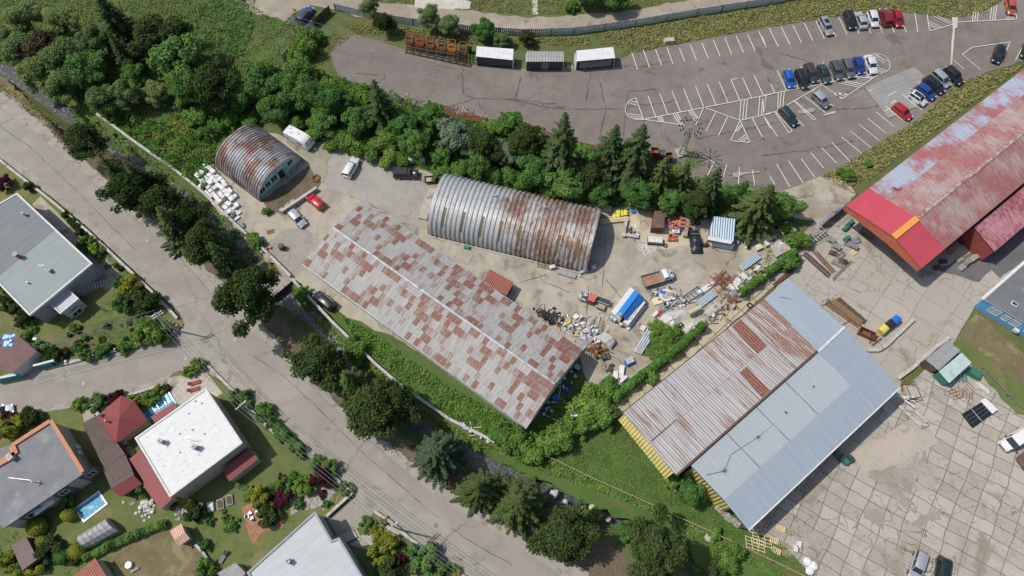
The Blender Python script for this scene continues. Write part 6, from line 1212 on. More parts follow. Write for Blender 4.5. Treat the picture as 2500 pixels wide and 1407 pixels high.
# garden plants
GD = [('yel', 320, 690, 1.6, 'bright yellow-green shrub by the roadside steps'), ('yel', 305, 712, 1.2, 'yellow-green shrub, lower neighbour of the bigger one by the steps'), ('bri0', 205, 590, 1.5, 'green shrub on the shaded side of the bungalow'), ('bri0', 230, 610, 1.2, 'smaller green shrub on the shaded side of the bungalow'), ('shr', 290, 740, 2.0, 'vegetable plot shrub beside the stairs'), ('shd', 355, 735, 2.4, 'large dark shrub along the roadside fence'), ('shd', 330, 720, 1.6, 'dark shrub between stairs and fence'),
      ('bri0', 375, 805, 2.4, 'big leafy potato-green bush by the junction corner'), ('bri0', 345, 815, 1.6, 'leafy bush left of the corner bush'), ('shr', 205, 865, 1.6, 'shrub by the side street fence'), ('shr', 250, 860, 1.4, 'shrub in the row along the side street fence'), ('shr', 300, 850, 1.3, 'loose shrub in the middle of the side street fence'), ('shd', 30, 740, 2.0, 'dark shrub left of the bungalow'), ('shd', 60, 775, 1.6, 'dark shrub below the bungalow corner'), ('shr', 95, 850, 1.6, 'shrub beside the turquoise fence'), ('shd', 130, 870, 1.4, 'dark shrub behind the short turquoise fence'), ('shd', 160, 525, .8, 'small clipped shrub in the bungalow yard'), ('shd', 175, 540, .8, 'second small shrub in the bungalow yard'), ('shd', 187, 552, .8, 'third small shrub in the bungalow yard'), ('pur', 15, 450, 1.5, 'dark red shrub by the roadside wall, left edge'), ('shd', 70, 455, 1.2, 'dark shrub near the bungalow top corner'),
      ('yel', 20, 1045, 2.0, 'large golden shrub in front of the orange parapet house'), ('yel', 5, 1025, 1.3, 'golden shrub at the left edge'), ('pur', 22, 1020, 1.2, 'dark purple shrub behind the white parked car'), ('shd', 73, 1018, 1.6, 'upright dark bush beside the side street'), ('bri0', 190, 985, 1.1, 'bright shrub on the rockery'), ('shr', 238, 990, 1.9, 'feathery green shrub beside the red pavilion'), ('pur', 278, 972, 1.2, 'purple shrub behind the red pavilion'), ('bri0', 365, 968, 1.2, 'green rockery shrub by the pool'), ('yel', 385, 955, .8, 'yellow rockery plant by the pool'), ('bri0', 345, 1205, .0, 'x'),
      ('balld', 0, 0, 0, 'x'), ('ball', 90, 1287, 1.5, 'large round clipped golden bush'), ('ball', 100, 1325, 1.1, 'middle-sized round golden bush below the large one'), ('ball', 190, 1345, 1.3, 'round golden bush beside the greenhouse'), ('balld', 150, 1358, 1.2, 'round dark green bush left of the golden one'), ('balld', 172, 1352, 1.0, 'small round green bush between two clipped ones'), ('shd', 120, 1340, 1.8, 'loose green tree-like shrub among the clipped bushes'), ('bri0', 160, 1290-60, 1.2, 'round yellow-green bush by the pool corner'), ('ball', 168, 1258, 1.1, 'clipped hedge ball at the pool corner'), ('yel', 20, 1370, 1.4, 'yellow shrub at the left edge'), ('shr', 55, 1380, 1.3, 'green shrub under the plum brown shed'),
      ('shr', 340, 1195, 1.5, 'feathery shrub by the maroon lean-to'), ('shd', 473, 1250, 1.8, 'round dark shrub near the stone pile'), ('yel', 630, 1210, 1.6, 'orange-yellow shrub by the red terrace'), ('yel', 645, 1235, 1.0, 'small yellow shrub by the red terrace'), ('bri0', 690, 1180, 1.2, 'green shrub above the gravel bed'), ('bri0', 740, 1190, 1.5, 'green shrub left of the purple one'), ('pur', 780, 1165, 1.6, 'purple tree in the corner garden'), ('bri0', 800, 1142, 1.4, 'bright round shrub on the roadside near the purple tree'), ('bri0', 770, 1130, 1.1, 'bright shrub at the hedge end'), ('bri0', 842, 1195, 1.0, 'green shrub beside the gate pillar'), ('pur', 690, 1215, 1.2, 'dark red shrub above the red terrace'), ('shd', 655, 1262, 1.6, 'dark shrub on the red terrace'), ('bri0', 650, 1000, 1.2, 'bright shrub at the upper hedge end'), ('shr', 600, 965, 1.3, 'shrub by the terrace wall'), ('shr', 570, 960, 1.0, 'small shrub by the terrace wall'),
      ('yel', 930, 1340, 2.0, 'large golden shrub by the pale-roofed bottom house'), ('yel', 955, 1330, 1.4, 'pale golden shrub beside the large one'), ('pur', 965, 1370, 1.2, 'dark red shrub in the bottom garden'), ('shd', 950, 1390, 2.0, 'dark shrub at the bottom edge'), ('shr', 1035, 1375, 2.4, 'big loose green shrub at the bottom edge'), ('shr', 1075, 1392, 2.0, 'loose green shrub right of the big one'), ('shr', 1010, 1350, 1.6, 'green shrub behind the roadside wall'), ('shr', 500, 1335, 1.0, 'shrub beside the board fence'), ('bri0', 495, 1390, 1.4, 'shrub at the bottom lawn edge'), ('shr', 900, 1275, 1.0, 'shrub in the slate garden bed'), ('bri0', 275, 1375, .0, 'x'), ('bri0', 480, 890, 1.2, 'green climbing shrub on the terrace corner'), ('bri0', 460, 905, 1.0, 'green shrub along the terrace edge')]
for k, x, y, s, lb in GD:
    if s > 0: tree(k, x, y, s, lb, 'shrub')
for k_, poly, n_, lb in [(('shr', 'bri0', 'shd'), [(20, 730), (75, 790), (120, 880), (60, 830)], 12, 'small garden shrub left of the turquoise fence'), (('shr', 'bri0', 'shd', 'bri0'), [(120, 880), (170, 800), (330, 770), (420, 790), (400, 825), (240, 862)], 34, 'small plant in the beds of the bungalow garden'),
    (('shr', 'yel', 'shd', 'pur', 'bri0'), [(600, 1205), (700, 1165), (830, 1185), (790, 1250), (700, 1230), (610, 1240)], 26, 'small plant in the flower beds above the red terrace'), (('shr', 'yel', 'shd', 'bri0'), [(205, 1000), (240, 975), (400, 938), (415, 950), (345, 990), (330, 970), (250, 1000)], 22, 'small plant in the rockery along the side street'),
    (('shd', 'bri0', 'shr'), [(560, 940), (620, 985), (700, 1060), (780, 1130), (850, 1195), (835, 1200), (740, 1120), (650, 1040), (590, 985)], 26, 'small shrub along the roadside garden edge'), (('shr', 'yel', 'shd', 'bri0'), [(890, 1300), (930, 1262), (1000, 1320), (1120, 1400), (1020, 1410), (920, 1370)], 24, 'small plant in the front garden of the bottom house'),
    (('shd', 'bri0', 'shr', 'balld'), [(100, 1320), (200, 1340), (240, 1370), (120, 1380), (70, 1350)], 12, 'small shrub among the clipped bushes'), (('shd', 'bri0', 'shr'), [(150, 500), (190, 545), (330, 680), (350, 740), (300, 740), (250, 640), (200, 600)], 18, 'small shrub behind the roadside wall of the bungalow'), (('shr', 'bri0'), [(480, 1255), (590, 1240), (600, 1290), (500, 1300)], 8, 'low plant left of the red terrace')]:
    xs_, ys_ = [p[0] for p in poly], [p[1] for p in poly]; k = 0
    while k < n_:
        x, y = tr.uniform(min(xs_), max(xs_)), tr.uniform(min(ys_), max(ys_))
        if inpoly(np.array([x]), np.array([y]), poly)[0]: tree(tr.choice(k_), x, y, tr.uniform(.35, .95), lb, 'plant', lb.replace('small ', '')+'s'); k += 1
# clipped hedges
def hedge(px, w_, h, mat, label, n=60, name='hedge', leaf=.2, group=None, cat='hedge', wall=False):
    P = GL(px); tot = sum((q-a).length for a, q in zip(P[:-1], P[1:])); V = []; root = wthing(name, label, cat, P[0], group)
    r = np.random.default_rng(int(px[0][0]))
    for a, q in zip(P[:-1], P[1:]):
        L = (q-a).length; m = int(L*n); t = r.uniform(0, 1, m)[:, None]; base = np.array(a)[None]*(1-t)+np.array(q)[None]*t; u = np.array((q-a).normalized()); s = np.array([-u[1], u[0], 0])
        ph = r.uniform(0, np.pi, m); wob = 1+.25*np.sin(t[:, 0]*L*1.9+1)+.15*np.sin(t[:, 0]*L*4.1)
        o = np.cos(ph)[:, None]*s[None]*(w_/2); o[:, 2] = np.sin(ph)**.5*h*wob; c = base+o*r.uniform(.85, 1.08, (m, 1)); nn = unit(np.cos(ph)[:, None]*s[None]+np.array([0, 0, 1])*np.sin(ph)[:, None]+r.normal(size=(m, 3))*.4)
        ln = leaf*r.uniform(.7, 1.4, m); V.append(kites(c-np.array(P[0]), np.cross(nn, r.normal(size=(m, 3))), nn, ln, ln*.8))
    quickmesh('foliage', np.concatenate(V), 4, mat, root); b = MB()
    for a, q in zip(P[:-1], P[1:]): b.bar(a+Vector((0, 0, h*.35)), q+Vector((0, 0, h*.35)), w_*.35, h*.7)
    b.build('stems' if not wall else 'wall', m_brownwood if not wall else m_conc, root); return root
hedge([(215, 1365), (270, 1335), (340, 1305), (410, 1278)], 1.3, 1.3, L_mid, 'long clipped green hedge behind the greenhouse', 420)
hedge([(50, 1402), (120, 1388)], 1.2, 1.3, L_yel, 'low golden hedge at the bottom left', 400)
hedge([(667, 1025), (700, 1062), (742, 1100)], 1.3, 1.5, L_mid, 'row of clipped conifers along the roadside lawn', 420)
hedge([(2, 640+60), (20, 735)], 1.2, 1.4, L_mid, 'short dark hedge left of the bungalow', 300)
hedge([(580, 1185), (640, 1205), (680, 1180), (760, 1165)], .9, .8, L_mid, 'low hedge between the lawn and the flower beds', 200)
hedge([(1500, 975), (1560, 925), (1640, 865), (1712, 800)], 1.5, 1.9, L_ivy, 'lower stretch of the diagonal wall, wholly covered in ivy', 420, 'ivy_wall', .3, cat='wall', wall=True)
hedge([(1800, 725), (1860, 680), (1935, 622)], 1.4, 1.9, L_ivy, 'upper stretch of the diagonal wall, covered in ivy', 420, 'ivy_wall', .3, cat='wall', wall=True)
# ---------------- ground cover
def vnoise(x, y, s, seed):
    r = np.random.default_rng(seed); g = r.random((64, 64)); X = (x*s) % 64; Y = (y*s) % 64; i, j = X.astype(int) % 64, Y.astype(int) % 64; fx, fy = X-X.astype(int), Y-Y.astype(int); fx = fx*fx*(3-2*fx); fy = fy*fy*(3-2*fy); i2, j2 = (i+1) % 64, (j+1) % 64
    return (g[i, j]*(1-fx)+g[i2, j]*fx)*(1-fy)+(g[i, j2]*(1-fx)+g[i2, j2]*fx)*fy
def cover(name, px, mat, dens, hmin, hmax, leaf, seed, thr=.3, ns=.35, label=None, cat='ground cover', holes=(), tilt=.8, aspect=.7):
    P = [(p.x, p.y) for p in GL(px)]; xs = [p[0] for p in P]; ys = [p[1] for p in P]; area = (max(xs)-min(xs))*(max(ys)-min(ys)); r = np.random.default_rng(seed); n = int(area*dens)
    x = r.uniform(min(xs), max(xs), n); y = r.uniform(min(ys), max(ys), n); k = inpoly(x, y, P)
    for hp in holes: k &= ~inpoly(x, y, [(p.x, p.y) for p in GL(hp)])
    nz = .6*vnoise(x, y, ns, seed)+.4*vnoise(x, y, ns*3.1, seed+1); k &= nz > thr*r.uniform(.6, 1.4, n)
    x, y, nz = x[k], y[k], nz[k]; n = len(x); lump = vnoise(x, y, ns*2.2, seed+2); z = gz(x, y)+.03+hmin+(hmax-hmin)*lump**1.5*r.uniform(.4, 1, n); nn = unit(np.stack([r.normal(size=n)*tilt, r.normal(size=n)*tilt, np.ones(n)], 1)); ln = leaf*r.uniform(.6, 1.5, n)
    o = quickmesh(name, kites(np.stack([x, y, z], 1), np.cross(nn, r.normal(size=(n, 3))), nn, ln, ln*aspect), 4, mat)
    return tag(o, label, cat, kind='stuff')
HALLP = [(738, 644), (888, 486), (1424, 854), (1286, 1045)]
cover('undergrowth', [(-60, -60), (640, -60), (620, 15), (690, 60), (720, 20), (740, 60), (700, 140), (640, 240), (520, 330), (500, 400), (430, 430), (350, 375), (240, 290), (130, 232), (60, 185), (-60, 110)], L_meadow, 16, .05, .5, .3, 31, .28, .25, 'mixed meadow and weeds in the upper left', 'meadow')
cover('broad_weeds', [(430, 40), (520, 0), (600, 0), (620, 60), (600, 120), (580, 200), (560, 240), (480, 150), (420, 90)], L_weed, 26, .2, .9, .34, 32, .35, .5, 'broad pale green weeds right of the dark trees', 'weeds')
cover('undergrowth', [(380, 300), (560, 250), (700, 170), (880, 205), (1060, 275), (1330, 335), (1640, 410), (1700, 445), (1920, 480), (1940, 560), (1700, 540), (1450, 500), (1060, 420), (860, 360), (770, 345), (690, 300), (620, 305), (530, 340), (520, 400), (500, 470), (430, 425), (330, 345), (240, 285), (200, 250)], L_ivy, 30, .1, 2.2, .36, 33, .25, .35, 'tangled green undergrowth of the belt below the car park', 'undergrowth')
cover('yellow_weeds', [(360, 330), (450, 290), (540, 310), (520, 380), (490, 400), (420, 390)], leafmat('yellowish_weeds', [(.130, .195, .026), (.208, .260, .039), (.260, .312, .052), (.247, .182, .065)]), 26, .1, .7, .32, 34, .2, .5, 'yellowish weeds left of the small arched hut', 'weeds')
cover('verge_grass', [(835, 60), (900, 60), (1150, 85), (1280, 95), (1400, 92), (1550, 70), (1700, 45), (1880, 15), (2000, -20), (2480, -30), (2400, 30), (2335, 45), (2230, 33), (2140, 27), (1990, 50), (1870, 68), (1680, 103), (1545, 130), (1500, 110), (1400, 112), (1160, 108), (985, 85), (870, 82)], L_dry, 22, .05, .5, .34, 35, .28, .3, 'yellow-green long grass between the grey fence and the car park', 'grass')
cover('slope_grass', [(2005, 432), (2065, 402), (2150, 348), (2240, 292), (2275, 262), (2335, 208), (2400, 182), (2500, 155), (2560, 130), (2560, 150), (2500, 160), (2120, 440), (2060, 460)], L_dry, 26, .05, .5, .34, 36, .25, .4, 'yellow-green grass on the slope beside the red hall', 'grass')
cover('tall_weeds', [(830, 770), (905, 810), (1090, 940), (1285, 1050), (1420, 940), (1500, 960), (1430, 1050), (1330, 1112), (1290, 1120), (1100, 1020), (975, 930), (872, 836)], L_ivy, 34, .1, .7, .3, 37, .12, .5, 'dense green weeds along the lower side of the gabled hall', 'weeds')
cover('meadow_grass', [(1340, 1112), (1430, 1055), (1520, 1010), (1640, 1165), (1700, 1150), (1820, 1295), (1900, 1330), (1960, 1400), (1880, 1362), (1735, 1294), (1540, 1208)], leafmat('lush_meadow', [(.060, .129, .025), (.095, .181, .037), (.147, .241, .051), (.190, .241, .085)]), 34, .02, .28, .22, 38, .15, .4, 'lush meadow grass between picket fence and workshop hall', 'meadow')
cover('bank_weeds', [(1255, 1120), (1335, 1120), (1540, 1216), (1735, 1304), (1990, 1450), (1760, 1440), (1600, 1310), (1480, 1240), (1400, 1205), (1290, 1165), (1180, 1105)], L_ivy, 34, .05, .6, .3, 39, .12, .5, 'green weeds on the bank below the picket fence', 'weeds')
cover('bank_weeds', [(150, 240), (240, 290), (360, 385), (500, 490), (640, 632), (615, 640), (560, 590), (480, 515), (400, 455), (280, 365), (180, 300)], L_ivy, 32, .05, .6, .3, 40, .15, .5, 'weeds on the stream bank below the boundary wall, upper stretch', 'weeds')
cover('bank_weeds', [(715, 700), (770, 752), (820, 810), (875, 862), (975, 950), (1100, 1040), (1260, 1122), (1180, 1110), (1000, 1010), (880, 910), (800, 820), (730, 740)], L_ivy, 34, .05, .7, .3, 41, .1, .5, 'weeds on the stream bank below the boundary wall, lower stretch', 'weeds')
cover('fallen_litter', [(200, 350), (560, 660), (640, 760), (900, 1060), (1250, 1230), (1500, 1340), (1560, 1440), (1420, 1390), (1200, 1270), (900, 1060), (700, 880), (560, 730), (300, 480)], L_brown, 8, .0, .08, .2, 42, .4, .5, 'dry leaf litter and weeds under the roadside trees', 'litter')
cover('dry_grass', [(-40, 140), (0, 180), (60, 235), (130, 300), (150, 345), (60, 270), (0, 225)], L_dry, 22, .0, .35, .28, 43, .3, .5, 'dry straw-coloured grass between ditch and road, upper left', 'grass')
cover('dry_grass', [(810, 80), (900, 90), (980, 110), (870, 82), (815, 120), (770, 180), (720, 160), (790, 100)], L_dry, 30, .0, .45, .28, 44, .15, .5, 'straw-coloured grass round the rounded end of the car park', 'grass')
cover('garden_greens', [(110, 870), (200, 800), (340, 770), (430, 790), (400, 828), (250, 862), (130, 893)], leafmat('vegetable_leaves', [(.05, .10, .02), (.08, .15, .03), (.14, .2, .06), (.13, .12, .05)]), 20, .02, .35, .24, 45, .5, .8, 'vegetable rows in the bungalow garden', 'vegetables')
cover('garden_greens', [(10, 720), (70, 785), (110, 870), (60, 830), (0, 780)], L_mid, 16, .02, .4, .24, 46, .4, .8, 'garden greenery left of the turquoise fence', 'greenery')
cover('lawn_blades', [(600, 1000), (660, 1040), (760, 1140), (740, 1170), (650, 1190), (590, 1110)], leafmat('lawn_blades', [(.06, .09, .025), (.09, .125, .035), (.13, .14, .055)]), 22, .0, .04, .14, 47, .3, .5, 'lawn right of the white-roofed house', 'lawn')
cover('lawn_blades', [(250, 1350), (420, 1275), (540, 1250), (590, 1290), (590, 1380), (480, 1430), (260, 1430)], leafmat('dry_lawn_blades', [(.09, .11, .03), (.13, .14, .05), (.19, .165, .08)]), 20, .0, .04, .14, 48, .35, .4, 'patchy lawn round the peach-roofed hut', 'lawn')
cover('rockery_plants', [(200, 985), (250, 980), (330, 960), (400, 940), (405, 960), (340, 985), (330, 975), (240, 1005), (215, 1020)], leafmat('rockery_mix', [(.05, .09, .03), (.14, .17, .05), (.3, .27, .2), (.08, .12, .04)]), 24, .0, .3, .2, 49, .45, .9, 'mixed rockery plants along the side street', 'plants')
cover('rockery_plants', [(580, 1200), (700, 1170), (830, 1190), (800, 1230), (720, 1260), (700, 1240), (600, 1240)], leafmat('bed_mix', [(.05, .09, .03), (.12, .15, .04), (.12, .05, .04), (.08, .12, .04)]), 16, .0, .3, .2, 50, .5, .9, 'mixed flower bed plants above the red terrace', 'plants')
cover('rockery_plants', [(880, 1285), (930, 1260), (990, 1300), (1130, 1400), (1060, 1420), (980, 1400), (930, 1370), (900, 1320)], leafmat('front_bed_mix', [(.05, .09, .03), (.14, .16, .04), (.10, .05, .04), (.08, .12, .04)]), 14, .0, .3, .22, 51, .45, .9, 'mixed plants in the front garden of the bottom house', 'plants')
cover('top_meadow', [(800, -60), (840, -5), (1010, 12), (1130, 24), (1290, 35), (1420, 36), (1560, 20), (1700, -10), (1760, -60)], L_meadow, 16, .02, .4, .3, 52, .3, .3, 'meadow above the dirt track', 'meadow', holes=([(1012, -20), (1070, -20), (1150, 5), (1147, 22), (1012, 18)],))
cover('joint_weeds', [(1980, 1300), (2100, 1250), (2200, 1330), (2230, 1440), (2000, 1440)], L_meadow, 5, .0, .12, .2, 53, .6, .8, 'weeds in the broken slab joints near the bottom edge', 'weeds')
cover('joint_weeds', [(1600, 440), (1700, 360), (1710, 400), (1690, 420), (1640, 410)], L_bright, 24, .0, .35, .26, 54, .3, .6, 'green weeds around the foot of the pylon', 'weeds')

cover('garden_greens', [(600, 960), (680, 1040), (760, 1110), (850, 1190), (840, 1200), (740, 1120), (650, 1035), (590, 970)], leafmat('hedge_mix', [(.05, .10, .02), (.09, .15, .035), (.13, .17, .05)]), 20, .05, .5, .24, 60, .4, .8, 'greenery along the roadside edge of the gardens', 'greenery')
cover('garden_greens', [(0, 1290), (70, 1300), (130, 1370), (250, 1370), (180, 1400), (60, 1440), (-20, 1440)], L_bright, 14, .05, .5, .24, 61, .45, .7, 'garden greenery among the clipped bushes', 'greenery')
cover('garden_greens', [(150, 500), (250, 590), (330, 670), (340, 720), (280, 760), (200, 790), (300, 700), (200, 600)], L_mid, 18, .05, .6, .26, 62, .35, .7, 'garden greenery between the bungalow and the roadside wall', 'greenery')
cover('garden_greens', [(470, 1260), (600, 1220), (620, 1290), (560, 1300), (500, 1320)], L_meadow, 16, .0, .2, .2, 63, .4, .8, 'low plants and grass left of the red terrace', 'plants')

cover('garden_greens', [(205, 1290), (300, 1255), (400, 1250), (480, 1290), (420, 1330), (300, 1340)], L_meadow, 12, .0, .15, .2, 64, .45, .8, 'grass and low plants round the greenhouse and hedge', 'plants')
cover('garden_greens', [(430, 1270), (590, 1215), (700, 1230), (720, 1280), (600, 1400), (480, 1420), (440, 1340)], leafmat('kitchen_garden', [(.07, .12, .03), (.12, .16, .04), (.16, .15, .06), (.05, .09, .025)]), 10, .0, .3, .24, 65, .55, .9, 'scattered garden plants between the huts and the bottom house', 'plants')
cover('weeds', [(1700, 815), (1760, 770), (1820, 720), (1880, 670), (1950, 600), (1900, 590), (1840, 650), (1760, 730), (1700, 780)], L_ivy, 10, .1, .6, .3, 66, .5, .9, 'weeds growing through the scrap along the ivy wall', 'weeds')
cover('weeds', [(1700, 370), (1640, 375), (1610, 410), (1640, 420), (1690, 425), (1720, 400)], L_bright, 22, .0, .3, .24, 67, .3, .9, 'low weeds on the mast island', 'weeds')
cover('weeds', [(1385, 1080), (1420, 1090), (1550, 1200), (1600, 1230), (1500, 1190)], L_yel, 3, .0, .15, .14, 68, .6, .9, 'yellow flowers in the meadow', 'flowers')
# ---------------- walls, fences, poles, wires
rj = random.Random(21)
def sm(name, label, cat, mats, fn, group=None):
    b = MB(); fn(b); return tag(b.build(name, mats, world=True), label, cat, group)
def along(P, step):
    out = []; 
    for a, q in zip(P[:-1], P[1:]):
        L = (q-a).length; n = max(1, round(L/step))
        for k in range(n): out.append((a.lerp(q, k/n), (q-a)/L, L/n))
    return out
def wallthing(px, label, h=.9, w_=.3, mat=None, cop=None, name='boundary_wall', posts=0, z0=-.3):
    P = GL(px); r = wthing(name, label, 'wall', P[0]); b = MB()
    for a, q in zip(P[:-1], P[1:]): b.bar(a+Vector((0, 0, (h+z0)/2)), q+Vector((0, 0, (h+z0)/2)), w_, h-z0)
    b.build('wall', mat or m_conc, r)
    b = MB()
    for p, u, L in along(P, 2.4): b.bar(p+u*.02+Vector((0, 0, h+.05)), p+u*(L-.03)+Vector((0, 0, h+.05)), w_+.14, .1)
    b.build('coping', cop or m_lconc, r)
    if posts:
        for p, u, L in along(P, posts): b = MB(); b.box(p.x, p.y, 0, h+.8, .28, .28, math.atan2(u.y, u.x)); b.build('post', m_conc, r)
    return r
wallthing([(239, 283), (280, 312), (321, 343), (362, 372), (416, 409), (460, 443), (505, 480), (560, 535), (620, 590), (661, 627), (712, 678)], 'weathered concrete wall above the stream, upper part ending at the bridge', .8)
wallthing([(715, 685), (767, 740), (811, 787), (872, 846), (920, 893), (975, 940), (1019, 971), (1098, 1026), (1180, 1067), (1260, 1110), (1290, 1122)], 'weathered concrete wall above the stream, lower part beside the hall weeds', .8)
wallthing([(690, 522), (735, 492), (776, 464)], 'low concrete wall in front of the small arched hut', .9, .35)
wallthing([(2116, 857), (2143, 857), (2160, 846), (2228, 781)], 'low concrete kerb wall beside the yellow and blue bins', .45, .4)
wallthing([(2189, 926), (2225, 900), (2280, 850), (2315, 825)], 'low concrete kerb wall in front of the two open sheds', .45, .4)
wallthing([(2192, 992), (2248, 1045), (2262, 1035), (2232, 1006)], 'low concrete planter wall at the corner of the workshop hall', .35, .35)
wallthing([(0, 392), (61, 440), (125, 490), (220, 570), (300, 645), (385, 725), (436, 780)], 'low garden wall along the main road beside the bungalow', .5, .3)
wallthing([(438, 800), (432, 815), (341, 843), (235, 872), (150, 893)], 'low garden wall with square posts round the junction corner', .4, .3, posts=4)
wallthing([(810, 1160), (862, 1205), (800, 1262)], 'garden wall with gate pillar beside the paved drive', .8, .3)
wallthing([(917, 1250), (955, 1275), (1000, 1315), (1100, 1385), (1150, 1420)], 'low front garden wall of the pale-roofed bottom house', .7, .3)
wallthing([(505, 890), (560, 945), (612, 1000), (680, 1068)], 'low wall between the sidewalk and the garden of the white-roofed house', .4, .25)
wallthing([(186, 1000), (260, 985), (330, 962), (400, 940)], 'low rockery wall along the side street', .3, .25)
wallthing([(480, 1330), (500, 1350), (530, 1400)], 'short concrete garden wall beside the lawn of the peach-roofed hut', .5, .25)
wallthing([(1430, 1015), (1500, 965)], 'hidden footing', .3) if False else None
def slatfence(px, label, h, step, w_, mats, name='fence', lean=0, rails=2, post=3, th=.04):
    P = GL(px); r = wthing(name, label, 'fence', P[0]); b = MB(); jr = random.Random(len(px))
    for p, u, L in along(P, step):
        n = Vector((-u.y, u.x, 0)); hh = h*jr.uniform(.94, 1.04); b.bar(p+u*w_*.0+Vector((0, 0, hh/2)), p+u*w_+Vector((0, 0, hh/2))+n*jr.uniform(-.02, .02), th, hh)
    b.build('slats', mats[0], r); b = MB()
    for k in range(rails):
        z = h*(.25+.55*k/max(1, rails-1))
        for a, q in zip(P[:-1], P[1:]): n = Vector((-(q-a).y, (q-a).x, 0)).normalized()*.07; b.bar(a+Vector((0, 0, z))+n, q+Vector((0, 0, z))+n, .06, .08)
    b.build('rails', mats[1], r)
    for p, u, L in along(P, post): b = MB(); n = Vector((-u.y, u.x, 0))*-.12; q = p+n; b.box(q.x, q.y, 0, h+.05, .09, .09, math.atan2(u.y, u.x)); b.build('post', mats[1], r)
    return r
m_fence = nmat('grey_sheet_fence', (.36, .40, .46), (.44, .48, .54), 1, .6, c3=(.2, .2, .2), s3=1)
slatfence([(820, 26), (900, 45), (1010, 62), (1150, 80), (1290, 88), (1400, 84), (1550, 64), (1700, 38), (1880, 10), (1990, -12)], 'long curving fence of vertical grey metal sheets between dirt track and car park', 1.9, .42, .34, [m_fence, m_dark], post=6)
slatfence([(694, 150), (768, 66)], 'short grey sheet fence from the thicket to the rusty gate', 1.9, .42, .36, [m_fence, m_dark])
slatfence([(768, 66), (808, 30)], 'rusty brown sheet gate beside the blue estate', 1.9, .42, .41, [m_rust2, m_dark], name='gate')
m_pick = nmat('yellowed_picket', (.50, .40, .20), (.58, .48, .26), 3, .8)
slatfence([(1332, 1115), (1431, 1164), (1540, 1212), (1629, 1253), (1735, 1301), (1880, 1369), (1995, 1425)], 'long yellowish picket fence across the meadow', 1.15, .46, .24, [m_pick, m_wood], name='picket_fence', post=5)
slatfence([(2395, 900), (2455, 965), (2520, 1025)], 'low grey fence along the dry lawn at the right edge', .7, .8, .1, [m_grey, m_grey], post=4)
# bridge rails
for px, lb in (([(612, 668), (664, 628)], 'upper railing of the small bridge'), ([(660, 738), (712, 682)], 'lower railing of the small bridge')):
    P = GL(px); r = wthing('bridge_railing', lb, 'railing', P[0])
    for z in (.5, 1.0): b = MB(); b.bar(P[0]+Vector((0, 0, z)), P[1]+Vector((0, 0, z)), .07, .07); b.build('rail', nmat('pale_yellow_rail', (.5, .45, .28), (.4, .36, .24), 2, .7) if z < .6 else m_conc, r)
    for k in range(4): p = P[0].lerp(P[1], k/3); b = MB(); b.bar(p, p+Vector((0, 0, 1.0)), .08, .08); b.build('post', m_conc, r)
# poles
def pole(base, h, label, arms=2, lean=(0, 0), r0=.16, ang=0):
    p = G(*base); r = wthing('utility_pole', label, 'pole', p); q = p+Vector((lean[0], lean[1], h)); b = MB(); b.tube([p, q], r0, 8, 0, r0*.65); b.build('mast', m_conc, r)
    for k in range(arms):
        z = h-.4-k*.7; c = p+Vector((lean[0], lean[1], 0))*(z/h); d_ = Vector((math.cos(R(ang)), math.sin(R(ang)), 0)); b = MB(); b.bar(c+d_*-1.0+Vector((0, 0, z)), c+d_*1.0+Vector((0, 0, z)), .1, .1); b.build('crossarm', m_grey, r)
        for s in (-.9, -.35, .35, .9): e = c+d_*s+Vector((0, 0, z)); b = MB(); b.cyl(e.x, e.y, z, z+.28, .07, .05, 8); b.build('insulator', m_offw, r)
    return q
def base_of(px, py, h): q = G(px, py, h); return q
def pole_at(px, py, h, label, **k):
    q = G(px, py, h); p = Vector((q.x, q.y, 0)); k.setdefault('ang', 0)
    # pixel of the base from the world point
    P_ = R(90-PITCH); v = p-Vector((0, 0, H)); yy = v.y*math.cos(P_)+v.z*math.sin(P_); zz = -v.y*math.sin(P_)+v.z*math.cos(P_)
    return pole((1250+F*v.x/-zz, 703.5-F*yy/-zz), h, label, **k)
t1 = pole_at(378, 765, 8.5, 'concrete utility pole with crossarms at the junction corner of the bungalow garden', ang=35)
t2 = pole_at(957, 1284, 8.5, 'concrete utility pole in the front garden of the bottom house', ang=40)
t3 = pole_at(586, 988, 7.5, 'concrete utility pole on the lawn behind the white-roofed house', ang=45, arms=1)
t4 = pole((731, 103), 6.5, 'wooden utility pole leaning beside the grey corner fence', ang=60, arms=2, lean=(-.4, .3))
t5 = pole((405, 440), .001, 'x', 0) if False else None
def wires(a, q, label, n=4, sag=.6, sp=.5, r=.028, group=None):
    u = (q-a); u.z = 0; s = Vector((-u.y, u.x, 0)).normalized()
    root = wthing('power_line', label, 'power line', a)
    for k in range(n):
        o = s*(k-(n-1)/2)*sp+Vector((0, 0, .0-.35*(k % 2))); b = MB(); b.tube([a+o+(q-a)*t-Vector((0, 0, sag*4*t*(1-t))) for t in [i/10 for i in range(11)]], r, 4); b.build('wire', wire_m, root)
wire_m = plain('aluminium_wire', (.26, .26, .26), .5, .4)
wires(t1, t3, 'bundle of wires from the junction pole to the lawn pole'); wires(t3, t2, 'bundle of wires from the lawn pole to the bottom garden pole'); wires(t2, G(1180, 1440, 8), 'bundle of wires leaving the bottom garden pole past the bottom edge')
wires(t1, G(-60, 878, 8), 'wires from the junction pole to the left edge over the side street', 3); wires(t1, G(690, 665, 4.5), 'single wire from the junction pole across the road to the gabled hall', 1)
wires(t4, G(1110, 140, 5), 'wires from the wooden pole over the rounded end of the car park', 3, 1.2, .7); wires(t4, G(380, -60, 8), 'wires from the wooden pole to the top edge', 3, 1, .7)
